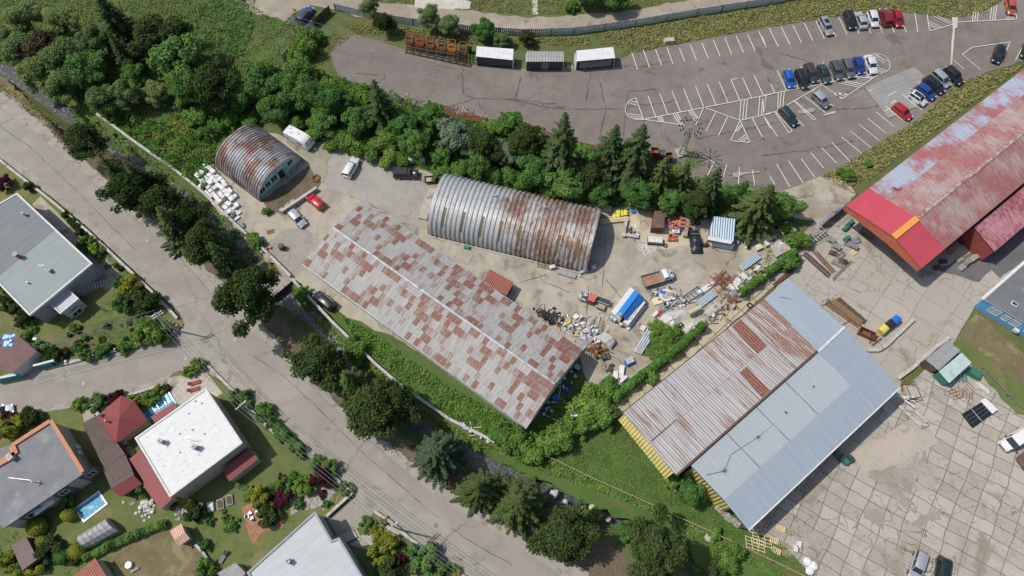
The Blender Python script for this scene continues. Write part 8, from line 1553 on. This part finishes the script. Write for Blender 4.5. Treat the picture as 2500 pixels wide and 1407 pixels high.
def ring(label, px, rad, mat, h=.25, name='tyre', cat='tyre', z=0, group=None):
    c = G(px[0], px[1], z); b = MB(); n = 14
    for k in range(n): a0, a1 = 2*math.pi*k/n, 2*math.pi*(k+1)/n; b.bar(Vector((c.x+math.cos(a0)*rad*.78, c.y+math.sin(a0)*rad*.78, z+h/2)), Vector((c.x+math.cos(a1)*rad*.78, c.y+math.sin(a1)*rad*.78, z+h/2)), rad*.42, h)
    return tag(b.build(name, mat, world=True), label, cat, group)
ring('car tyre leaning beside the white-lidded trough', (1624, 601), .38, m_tyre); ring('black tyre lying on the sheeted mound', (1662, 794), .4, m_tyre, z=.8)
def wframe(px, rz, L, W_, label, group=None, m=m_white):
    c = G(*px); U, V = rotframe(rz); sm('window_frame', label, 'frame', m, lambda b: [b.bar(c+U*s*L/2-V*W_/2+Vector((0, 0, .08)), c+U*s*L/2+V*W_/2+Vector((0, 0, .08)), .1, .08) for s in (-1, 1)]+[b.bar(c+V*s*W_/2-U*L/2+Vector((0, 0, .08)), c+V*s*W_/2+U*L/2+Vector((0, 0, .08)), .1, .08) for s in (-1, 1)]+[b.bar(c-V*W_/2+Vector((0, 0, .08)), c+V*W_/2+Vector((0, 0, .08)), .06, .05)], group)
for p in ((1564, 605, 45, 1.0, .9), (1578, 607, -20, 1.0, .9), (1585, 613, 25, 2.2, .8), (1590, 607, 30, 1.8, .7), (1575, 602, 10, 1, .6)): wframe(p[:2], p[2], p[3], p[4], 'white window frame thrown on the yard below the trough', 'white window frames')
# bags behind jeep
for x, y in ((1004, 392), (1031, 394)): c = G(x, y, .5); r = wthing('bulk_bag', 'white bulk bag beside the ivy thicket, '+('left' if x < 1010 else 'right')+' one of the pair', 'bag', (c.x, c.y, 0)); b = MB(); b.box(c.x, c.y, 0, 1.0, 1.0, .9, R(5), tx=.95); b.ball((c.x, c.y, 1.0), .48, 0, .45, 10, 5, .06, rj); b.build('bag', m_offw, r)
for i in range(9): c = G(845+i*14+rj.uniform(-3, 3), 361+i*4.2); sm('rubble_piece', 'rubble piece lined up under the bushes at the asphalt edge', 'rubble', [m_brick, m_conc, m_wood][i % 3], lambda b: b.box(c.x, c.y, 0, .35, rj.uniform(.4, 1.1), rj.uniform(.3, .6), rj.uniform(-.5, .3)), 'rubble at the asphalt edge')
# scrap heaps at the end of the gabled hall
def scrap(px0, px1, n, mats, label, group, w_=10, zmax=.9, big=1.0, name='scrap_piece'):
    for i in range(n):
        t = rj.random(); c = G(px0[0]+(px1[0]-px0[0])*t+rj.gauss(0, w_), px0[1]+(px1[1]-px0[1])*t+rj.gauss(0, w_*.7)); z = rj.uniform(0, zmax)*rj.random(); k = i % 5; m = mats[rj.randrange(len(mats))]; a = rj.uniform(0, 6.28); L = rj.uniform(.3, 1.1)*big
        def f(b):
            if k in (0, 3): b.box(c.x, c.y, z, z+rj.uniform(.15, .45), L, L*rj.uniform(.3, .8), a, tx=rj.uniform(.7, 1))
            elif k == 1: b.bar(c+Vector((0, 0, z+.1)), c+Vector((math.cos(a)*L*2, math.sin(a)*L*2, z+rj.uniform(.1, .6))), .09, .09)
            elif k == 2: b.tube([c+Vector((0, 0, z+.2)), c+Vector((math.cos(a)*L*.7, math.sin(a)*L*.7, z+.25))], .2*big, 9)
            else: b.ball((c.x, c.y, z+.15), .28*big, 0, .7, 7, 5, .2, rj)
        sm(name, label, 'scrap', m, f, group)
scrap((1318, 760), (1372, 785), 75, [m_rust, m_rust2, m_dark, m_grey, m_conc, m_brownwood, m_tyre], 'rusty or dark scrap piece in the heap by the hall\'s upper corner', 'dark scrap heap by the hall', 8, name='scrap_iron')
scrap((1390, 785), (1450, 830), 190, [m_offw, m_white, m_grey, m_galv, m_lconc, m_conc, m_galv, m_offw], 'white or grey scrap piece in the big heap beside the hall', 'white scrap heap by the hall', 14, 1.1, name='scrap_casing')
scrap((1395, 790), (1420, 810), 8, [m_blue, plain('amber_plastic', (.6, .3, .02), .4), plain('amber_plastic', (.6, .3, .02), .4)], 'orange or blue plastic piece in the big white scrap heap', 'coloured plastic in the scrap heap', 9, 1.2, 1.2, 'plastic_casing')
scrap((1440, 845), (1470, 870), 36, [m_rust, m_rust2, nmat('ochre_rust', (.3, .16, .05), (.22, .11, .04), 2, .8), m_brownwood, m_dark], 'rust brown scrap piece in the heap behind the bent sheets', 'rusty scrap heap at the hall end', 9, 1.0, 1.2, name='rusty_scrap')
scrap((1610, 715), (1660, 745), 100, [m_offw, m_white, m_grey, m_galv, m_wood, m_blue, m_conc, m_rust2], 'mixed scrap piece in the heap around the white bulk bag', 'mixed scrap by the bulk bag', 11, .8, name='mixed_scrap')
scrap((1730, 790), (1860, 650), 120, [m_rust, m_offw, m_galv, m_conc, m_rust2, m_grey], 'mixed scrap piece in the row along the ivy wall', 'scrap row along the ivy wall', 9, .7)
scrap((1545, 560), (1555, 575), 16, [m_offw, m_white, m_conc, m_rust2], 'pale debris piece in the bay of concrete blocks', 'debris in the block bay', 6, .5)
scrap((1800, 575), (1830, 590), 22, [m_conc, m_grey, m_offw, m_rust2], 'grey debris piece right of the light blue shed', 'debris by the light blue shed', 8, .5)
scrap((1120, 1035), (1215, 1085), 22, [m_white, m_offw, m_white, m_blue], 'white litter piece along the stream wall under the hall', 'litter along the stream wall', 4, .3, .8)
scrap((1330, 1010), (1410, 900), 40, [m_dark, m_grey, m_conc, m_black, m_blue, m_offw], 'dark junk piece in the shade of the hall\'s gable end', 'junk behind the gable end', 9, .5)
scrap((1480, 890), (1520, 935), 14, [m_offw, m_white, m_wood, m_dark], 'pale junk piece beside the lower end of the ivy wall', 'junk at the lower ivy wall', 8, .5)
for i, (x, y) in enumerate([(1356, 778), (1346, 786), (1345, 787), (1330, 775), (1363, 770)]): ring('old tyre in the dark scrap heap', (x, y), .42+.1*(i == 1), m_tyre, z=.3, group='tyres in the scrap heap')
c = G(1380, 795); sm('gas_cylinder', 'mint green cylinder lying in the white scrap heap', 'cylinder', m_mint, lambda b: b.tube([c+Vector((-.4, -.2, .6)), c+Vector((.5, .25, .65))], .28, 12))
# corrugated sheet stacks
def sheets(px4, label, mat, n=3, h=.5, bow=0, name='sheet_stack', group=None):
    P = GL(px4); r = wthing(name, label, 'sheets', P[0], group)
    for k in range(n):
        b = MB(); a, q, q2, a2 = [p+Vector((rj.uniform(-.12, .12), rj.uniform(-.12, .12), .1+h*k/n)) for p in P]; m = 8
        for i in range(m):
            t0, t1 = i/m, (i+1)/m; z0, z1 = (.06 if i % 2 else 0)+bow*math.sin(math.pi*t0), (0 if i % 2 else .06)+bow*math.sin(math.pi*t1); A, B2, C2, D2 = a.lerp(a2, t0), q.lerp(q2, t0), q.lerp(q2, t1), a.lerp(a2, t1); b.slab([A+Vector((0, 0, z0)), B2+Vector((0, 0, z0)), C2+Vector((0, 0, z1)), D2+Vector((0, 0, z1))], .03)
        b.build('corrugated_sheet', mat if not isinstance(mat, list) else mat[k % len(mat)], r)
sheets([(1548, 860), (1586, 795), (1606, 803), (1567, 868)], 'long silver corrugated sheets left of the bright bushes', m_galv, 3, .5); beams((1572, 872), (1612, 812), 3, 'brown rails under the long silver sheets', [m_rust2], .15, .2, name='rail')
sheets([(1408, 850), (1437, 820), (1450, 830), (1420, 862)], 'silver corrugated sheets at the end corner of the gabled hall', m_galv, 3, .6); sheets([(1448, 825), (1480, 815), (1502, 838), (1490, 855)], 'bent white corrugated sheets curled over the rusty scrap', m_lconc, 4, .9, .5)
sheets([(1697, 742), (1738, 712), (1750, 722), (1712, 752)], 'pale blue corrugated sheets on the yard by the blue frame', m_ltblue, 3, .5); sheets([(1804, 650), (1845, 622), (1858, 632), (1815, 662)], 'white and blue sheets at the upper end of the scrap row', [m_ltblue, m_white], 3, .6)
sheets([(1716, 765), (1745, 742), (1762, 755), (1730, 778)], 'crumpled white sheets beside the gravel heap', m_lconc, 3, .5, .2); sheets([(1772, 705), (1812, 668), (1824, 680), (1790, 712)], 'white battens and sheets left of the grit heap', m_offw, 3, .5); sheets([(1700, 715), (1737, 690), (1745, 698), (1712, 722)], 'white panel with a frame beside the blue frame', m_white, 2, .6)
sheets([(1730, 588), (1790, 600), (1786, 612), (1728, 600)], 'white crates and panels stacked before the light blue shed', m_white, 3, .9); sheets([(1796, 545), (1815, 560), (1800, 600), (1790, 590)], 'grey sheets leaning on the right side of the light blue shed', m_grey, 3, .9)
c = G(1690, 722); U, V = rotframe(35); r = wthing('blue_rack', 'dark blue steel rack by the pale blue sheets', 'rack', c); b = MB(); rack(b, c.x, c.y, 0, R(35), 3.2, 1.3, .8); b.build('frame', plain('navy_steel', (.02, .07, .18), .5), r)
for i in range(34):
    c = G(1760+rj.gauss(0, 13), 690+rj.gauss(0, 11)); a = R(rj.choice([55, -50, 20])+rj.uniform(-15, 15)); L = rj.uniform(1, 2.6); sm('rusty_bar', 'rusty red bar in the tangled pile by the white sheets', 'bar', [m_rust, nmat('red_oxide', (.25, .07, .045), (.32, .11, .07), 3, .8)][i % 2], lambda b: b.bar(c+Vector((-math.cos(a)*L/2, -math.sin(a)*L/2, rj.uniform(.05, .8))), c+Vector((math.cos(a)*L/2, math.sin(a)*L/2, rj.uniform(.1, 1.0))), .1, .1), 'rusty bars in the tangled pile')
c = G(1625, 722, .6); r = wthing('bulk_bag', 'open round white bulk bag full of rubble in the mixed scrap', 'bag', (c.x, c.y, 0)); b = MB(); b.cyl(c.x, c.y, 0, .9, 1.0, 1.15, 16); b.build('bag', m_offw, r); b = MB(); b.cyl(c.x, c.y, .9, .93, .8, .8, 14); b.build('rubble', m_conc, r)
for x, y, rz in ((1604, 736, 20), (1622, 750, 40), (1633, 745, 30)): c = G(x, y); sm('plywood_sheet', 'plywood or tarred board below the bulk bag', 'board', [m_newwood, m_dark, m_grey][(x+y) % 3], lambda b: b.box(c.x, c.y, .1, .3, 1.6, 1.2, R(rz)), 'boards below the bulk bag')
sm('red_roll', 'roll of red and white sheeting on the dirt beside the kiosk', 'roll', [m_white, m_red], lambda b: (b.tube([G(1594, 775)+Vector((0, 0, .3)), G(1604, 764)+Vector((0, 0, .3))], .32, 10, 0), b.box(G(1610, 765).x, G(1610, 765).y, 0, .25, 1.3, .6, R(50), 1, tx=.8)))
c = G(1567, 800); sm('brick_sack', 'small stack of pinkish bags and bricks below the kiosk', 'bags', [m_brick, m_offw], lambda b: (b.box(c.x-.2, c.y+.4, 0, .4, .7, .5, R(-30), 0), b.box(c.x+.1, c.y-.2, 0, .45, .9, .9, R(-30), 1, tx=.9)))
c = G(1536, 885); r = wthing('crate_stack', 'blue crate with white grid trays at the lower end of the yard', 'crate', c); b = MB(); b.box(c.x, c.y, 0, .7, 1.5, 1.0, R(25)); b.build('crate', m_blue, r)
for k in range(6): b = MB(); q = c+Vector((math.cos(R(25))*(k-2.5)*.22, math.sin(R(25))*(k-2.5)*.22, 0)); b.box(q.x, q.y+.1, .7, .9, .12, .9, R(25)); b.build('tray_bar', m_offw, r)
for x, y, L, rz in ((1517, 905, 1.4, 80), (1502, 918, 1.2, 85)): c = G(x, y); sm('refrigerator', 'white appliance lying on the yard, '+('larger and nearer the blue crate' if x > 1510 else 'smaller and lower one'), 'appliance', [m_white, m_dark], lambda b: (b.box(c.x, c.y, 0, .65, L, .75, R(rz)), b.box(c.x+.1, c.y+.4, .652, .66, .12, .12, 0, 1)))
sm('plank', 'long white board leaning on the ivy wall at its lower end', 'board', m_offw, lambda b: b.bar(G(1500, 945)+Vector((0, 0, .3)), G(1528, 922)+Vector((0, 0, .9)), .5, .06))
c = G(1405, 1010, 1.2); sm('white_sheet', 'crumpled white sheet draped on the ivy bushes', 'sheet', m_white, lambda b: b.slab([c+Vector((-.9, .9, .2)), c+Vector((-.6, -1.4, .0)), c+Vector((.4, -.2, .6)), c+Vector((1.4, .9, .9)), c+Vector((.4, 1.2, .7))], .06))
for i, (x, y, m) in enumerate([(1600-0+250, 607, 0), (1872, 597, 0)]): c = G(x, y); sm('pale_locker', 'pale yellow-white box by the wooden table, '+('left' if i == 0 else 'right')+' one', 'box', nmat('cream_box', (.55, .54, .36), (.6, .59, .44), 2, .6), lambda b: (b.box(c.x, c.y, 0, .8, 1.2, .9, R(25)), b.box(c.x, c.y, .8, .85, .7, .3, R(25))))
sm('wooden_platform', 'weathered square wooden platform with white scraps on it', 'platform', [m_conc, m_offw], lambda b: (b.slab(GL([(1880, 600, .9), (1912, 578, .9), (1932, 608, .9), (1895, 628, .9)]), .12), b.box(G(1903, 600).x, G(1903, 600).y, .78, 1.0, .6, .5, .3, 1), b.box(G(1893, 608).x+.3, G(1893, 608).y, .85, .95, .5, .3, 1.1, 1)))
sm('grey_awning', 'tilted grey-white panel beside the wooden platform', 'panel', m_lconc, lambda b: b.slab(GL([(1860, 572, 1.0), (1880, 558, 1.3), (1892, 580, 1.0), (1872, 594, .8)]), .08))
c = G(1917, 563); r = wthing('metal_trolley', 'white metal frame with a tilted white top beside the metal stairs', 'frame', c); b = MB(); rack(b, c.x-.6, c.y-.3, 0, R(35), 1.8, 1.2, 1.3); b.build('frame', m_offw, r); b = MB(); b.slab(GL([(1912, 545, 1.7), (1922, 540, 1.8), (1946, 562, 1.6), (1936, 570, 1.5)]), .08); b.build('top_panel', m_offw, r)
beams((1890, 700), (1960, 640), 4, 'rusty iron rails under the ivy wall on the works yard side', [m_rust2, m_rust], .18, .35, name='rail', lay=2); beams((1905, 690), (1940, 665), 3, 'short dark rails beside the rusty iron rails', [m_dark, m_rust], .2, .3, name='rail')
ring('dark tyre on the slab strip beside the rusty striped roof', (1830, 747), .5, m_tyre)
c = G(1698, 568); ring('loose tyre behind the tarpaulin-covered car', (1702, 545), .5, m_tyre)
c = G(1722, 600); sm('scooter', 'red and black engine unit left of the white crates', 'machine', [m_red, m_dark], lambda b: (b.box(c.x, c.y, 0, .7, .9, .5, .5, 1), b.box(c.x, c.y+.1, .7, .9, .4, .3, .2, 0), b.tube([c+Vector((-.5, -.2, .3)), c+Vector((-.5, .2, .3))], .3, 10, 1)))
for k in range(6): sm('metal_bar', 'crossed steel bars right of the flatbed truck tail', 'bar', m_grey, lambda b: b.bar(G(1570+rj.uniform(0, 14), 708+rj.uniform(0, 10))+Vector((0, 0, .1)), G(1585+rj.uniform(0, 14), 722+rj.uniform(-10, 10))+Vector((0, 0, .3)), .07, .07), 'steel bars by the truck')
# hut forecourt
b_ = G(772, 430); r = ring('small curved red-brick step wall at the hut forecourt', (771, 437), .85, m_rust, .3, 'brick_ring', 'wall')
for i in range(12): c = G(688+i*3+rj.uniform(-3, 3), 520-i*2.2); sm('stone', 'pile stone along the low wall of the arched hut', 'stone', m_conc, lambda b: b.ball((c.x-.2, c.y+.3, .3), .3, 0, .8, 7, 5, .2, rj), 'stones by the low wall')
# ---------------- garden things
for i, (x, y) in enumerate(((478, 936), (476, 952))):
    c = G(x, y); U, V = rotframe(18); r = wthing('sun_lounger', 'dark red sun lounger on the tiled terrace, '+('upper' if i == 0 else 'lower')+' one', 'lounger', c)
    b = MB(); b.box(c.x+U.x*.2, c.y+U.y*.2, .3, .38, 1.3, .6, R(18)); b.build('seat', m_redr, r); b = MB(); b.bar(c-U*.5+Vector((0, 0, .36)), c-U*1.0+Vector((0, 0, .7)), .6, .07); b.build('backrest', m_redr, r)
    for a in (-.4, .75):
        for e in (-.27, .27): p = c+U*a+V*e; b = MB(); b.bar(p, p+Vector((0, 0, .3)), .05, .05); b.build('leg', m_dark, r)
c = G(318, 1380); r = wthing('round_fountain', 'round white garden basin on the lawn below the peach-roofed hut', 'basin', c); b = MB(); b.cyl(c.x, c.y, 0, .6, .55, .5, 18); b.build('basin', m_offw, r); b = MB(); b.cyl(c.x, c.y, .6, .66, .42, .4, 16); b.build('lid', m_galv, r)
c = G(332, 1392); sm('bench', 'short wooden bench beside the round white basin', 'bench', m_wood, lambda b: (b.bar(c+Vector((-.5, -.3, .4)), c+Vector((.5, .3, .4)), .35, .06), b.box(c.x-.35, c.y-.2, 0, .4, .1, .3, .5), b.box(c.x+.35, c.y+.2, 0, .4, .1, .3, .5)))
for i in range(34): c = G(361+rj.gauss(0, 9), 1238+rj.gauss(0, 9)); sm('stone', 'pale stone in the pile under the maroon lean-to', 'stone', [m_lconc, m_offw][i % 2], lambda b: b.ball((c.x, c.y, rj.uniform(.1, .5)), rj.uniform(.2, .4), 0, .8, 7, 5, .2, rj), 'stones of the pale pile')
for i in range(26): c = G(430+rj.uniform(0, 28), 1250+rj.uniform(-8, 20)); sm('stone', 'grey stone beside the round dark shrub', 'stone', m_conc, lambda b: b.ball((c.x, c.y, .12), rj.uniform(.15, .3), 0, .8, 7, 5, .2, rj), 'grey stones by the round shrub')
for i, (x, y) in enumerate([(342, 1250), (349, 1261), (354, 1271), (366, 1263), (303, 1227)]): c = G(x, y); sm('stepping_stone', 'square stepping stone on the lawn below the stone pile', 'paving slab', m_lconc, lambda b: b.box(c.x, c.y, .01, LZ[0]+.04, .4, .35, R(-30)), 'stepping stones')
for i, (x, y, m, lb) in enumerate([(516, 1238, m_lconc, 'cold frame with pale grey lid, left of the three planters'), (540, 1232, m_conc, 'planter full of greens between the cold frame and the soil planter'), (562, 1222, m_conc, 'stone planter with bare soil, right of the three')]):
    c = G(x, y); r = wthing('planter', lb, 'planter', c); b = MB(); b.box(c.x, c.y, 0, .45, 1.0, 1.5, R(15)); b.build('box', m, r); b = MB(); b.box(c.x, c.y, .45, .5, .8, 1.25, R(15)); b.build('lid' if i == 0 else 'soil', [m_offw, m_mid_ if False else m_brownwood, m_brownwood][i], r)
sm('framed_slab', 'black-framed square cover on a pale slab by the brown gabled shed', 'cover', [m_lconc, m_dark], lambda b: (b.box(G(331, 1232).x, G(331, 1232).y, .02, .12, 1.6, 1.3, R(35)), b.box(G(324, 1230).x, G(324, 1230).y, .125, .2, .8, .5, R(35), 1)))
c = G(418, 1232); r = wthing('covered_quad', 'black and silver covered garden machine under the white roof corner', 'machine', c); b = MB(); b.box(c.x, c.y, 0, .9, 2.0, 1.0, R(25), tx=.8, ty=.8); b.build('cover', m_tarp, r); b = MB(); b.box(c.x+.2, c.y, .9, .98, .9, .5, R(25)); b.build('top', m_grey, r)
c = G(309, 1083); r = wthing('plastic_shed', 'small grey storage box between the pavilion and the white-roofed house', 'box', c); b = MB(); b.box(c.x, c.y, 0, 1.3, 1.1, .9, R(20)); b.build('box', m_grey, r); b = MB(); b.box(c.x, c.y, 1.3, 1.4, 1.2, 1.0, R(20), tx=.6); b.build('lid', m_galv, r)
for i, (x, y) in enumerate([(606, 1262), (612, 1254), (617, 1266), (630, 1250)]):
    c = G(x, y); sm('garden_chair', 'grey garden chair on the red terrace', 'chair', m_grey, lambda b: (b.box(c.x, c.y, .38, .43, .5, .5, i), b.box(c.x-.22*math.cos(i), c.y-.22*math.sin(i), .43, .9, .06, .5, i), [b.box(c.x+a*math.cos(i)-e*math.sin(i), c.y+a*math.sin(i)+e*math.cos(i), 0, .38, .05, .05, i) for a in (-.2, .2) for e in (-.2, .2)]), 'garden chairs on the terrace')
c = G(548, 1362); sm('deck_chair', 'black reclining chair at the bottom lawn beside the board shed', 'chair', m_dark, lambda b: (b.bar(c+Vector((-.5, -.8, .35)), c+Vector((.1, .3, .4)), .6, .06), b.bar(c+Vector((.1, .3, .4)), c+Vector((.4, .9, .8)), .6, .06), b.box(c.x, c.y, 0, .35, .1, .5, 1.0)))
for i in range(9): sm('log_edging', 'pale log laid across the gravel bed', 'log', m_wood, lambda b: b.tube([G(722+i*13, 1205+abs(i-4)*1.5)+Vector((0, 0, .1)), G(732+i*11, 1222+abs(i-4)*2)+Vector((0, 0, .1))], .09, 6), 'logs across the gravel bed')
for i in range(40):
    t = rj.random(); c = G(212+t*190+rj.uniform(-6, 6), 1000-t*48+rj.uniform(-6, 12)); sm('rock', 'pale rockery stone along the side street', 'rock', [m_gravel, m_lconc][i % 2], lambda b: b.ball((c.x, c.y, .1), rj.uniform(.15, .4), 0, .7, 7, 5, .2, rj), 'rockery stones')
for i in range(24): c = G(770+rj.uniform(-20, 25), 1230+rj.uniform(-14, 14)); sm('rock', 'rockery stone beside the gravel bed', 'rock', m_conc, lambda b: b.ball((c.x, c.y, .1), rj.uniform(.15, .32), 0, .7, 7, 5, .2, rj), 'rockery stones by the gravel bed')
for i, (x, y) in enumerate(((100, 788), (109, 796))): ring('white bicycle-sized hoop under the bungalow wall, '+('upper' if i == 0 else 'lower')+' one', (x, y), .45, m_offw, .05, 'garden_hoop', 'hoop')
c = G(95, 833); sm('white_box', 'white box on the turquoise fence corner', 'box', m_white, lambda b: b.box(c.x, c.y, 0, 1.2, .6, .45, R(-10)))
c = G(167, 886); sm('white_ball', 'white globe lamp on the garden wall post', 'lamp', m_white, lambda b: b.ball((c.x, c.y, .7), .28, 0, 1, 12, 8))
for i, (x, y) in enumerate([(1354, 1205), (1420, 1235), (1446, 1240), (1486, 1268), (1380, 1225), (1730, 1312), (1450, 1290)]): c = G(x, y); sm('boulder', 'pale boulder in the stream bed under the picket fence', 'rock', [m_lconc, m_conc][i % 2], lambda b: b.ball((c.x, c.y, -.1 if i < 5 else .2), rj.uniform(.4, .8), 0, .7, 8, 5, .2, rj), 'boulders in the stream bed')
m_bst = [nmat('shade_dark_stone', (.09, .09, .09), (.14, .14, .14), 3, .6), nmat('grey_stone', (.17, .165, .155), (.22, .215, .2), 3, .8)]  # stone colours darkened to carry the shade of the stream bed
for i in range(140):
    k = rj.randrange(len(STREAM)-1); p = STREAM[k].lerp(STREAM[k+1], rj.random()); q = p+Vector((rj.gauss(0, .7), rj.gauss(0, .7), 0)); z = float(gz(np.array([q.x]), np.array([q.y]))[0])
    sm('stream_stone', 'loose grey stone in the bed of the stream', 'stone', m_bst[i % 2], lambda b: b.ball((q.x, q.y, z+.05), rj.uniform(.15, .4), 0, .6, 7, 4, .2, rj), 'stones of the stream bed')
# stream water following the channel
b = MB()
for i, (a, q) in enumerate(zip(STREAM[:-1], STREAM[1:])):
    def nr(k): 
        u = (STREAM[min(k+1, len(STREAM)-1)]-STREAM[max(k-1, 0)]); return Vector((-u.y, u.x, 0)).normalized()*1.25
    b.face([a-nr(i)+Vector((0, 0, -1.38)), q-nr(i+1)+Vector((0, 0, -1.38)), q+nr(i+1)+Vector((0, 0, -1.38)), a+nr(i)+Vector((0, 0, -1.38))])
t = NT('stream_water'); p = t.pos(); n1 = t.noise(p, 2.2, 6, .7, 1.0); tag(b.build('stream', t.out(t.mix(t.step(n1, .52, .68), (.05, .052, .05), (.26, .27, .29)), .25, 0, n1, .5, .1)), kind='structure')  # shade of the bed and blue-grey glints are painted into the water colour
# the tree and shrub patterns themselves are not part of the scene: remove them
for k, p in PROTO.items():
    for q in kids(p): bpy.data.objects.remove(q, do_unlink=True)
    bpy.data.objects.remove(p, do_unlink=True)
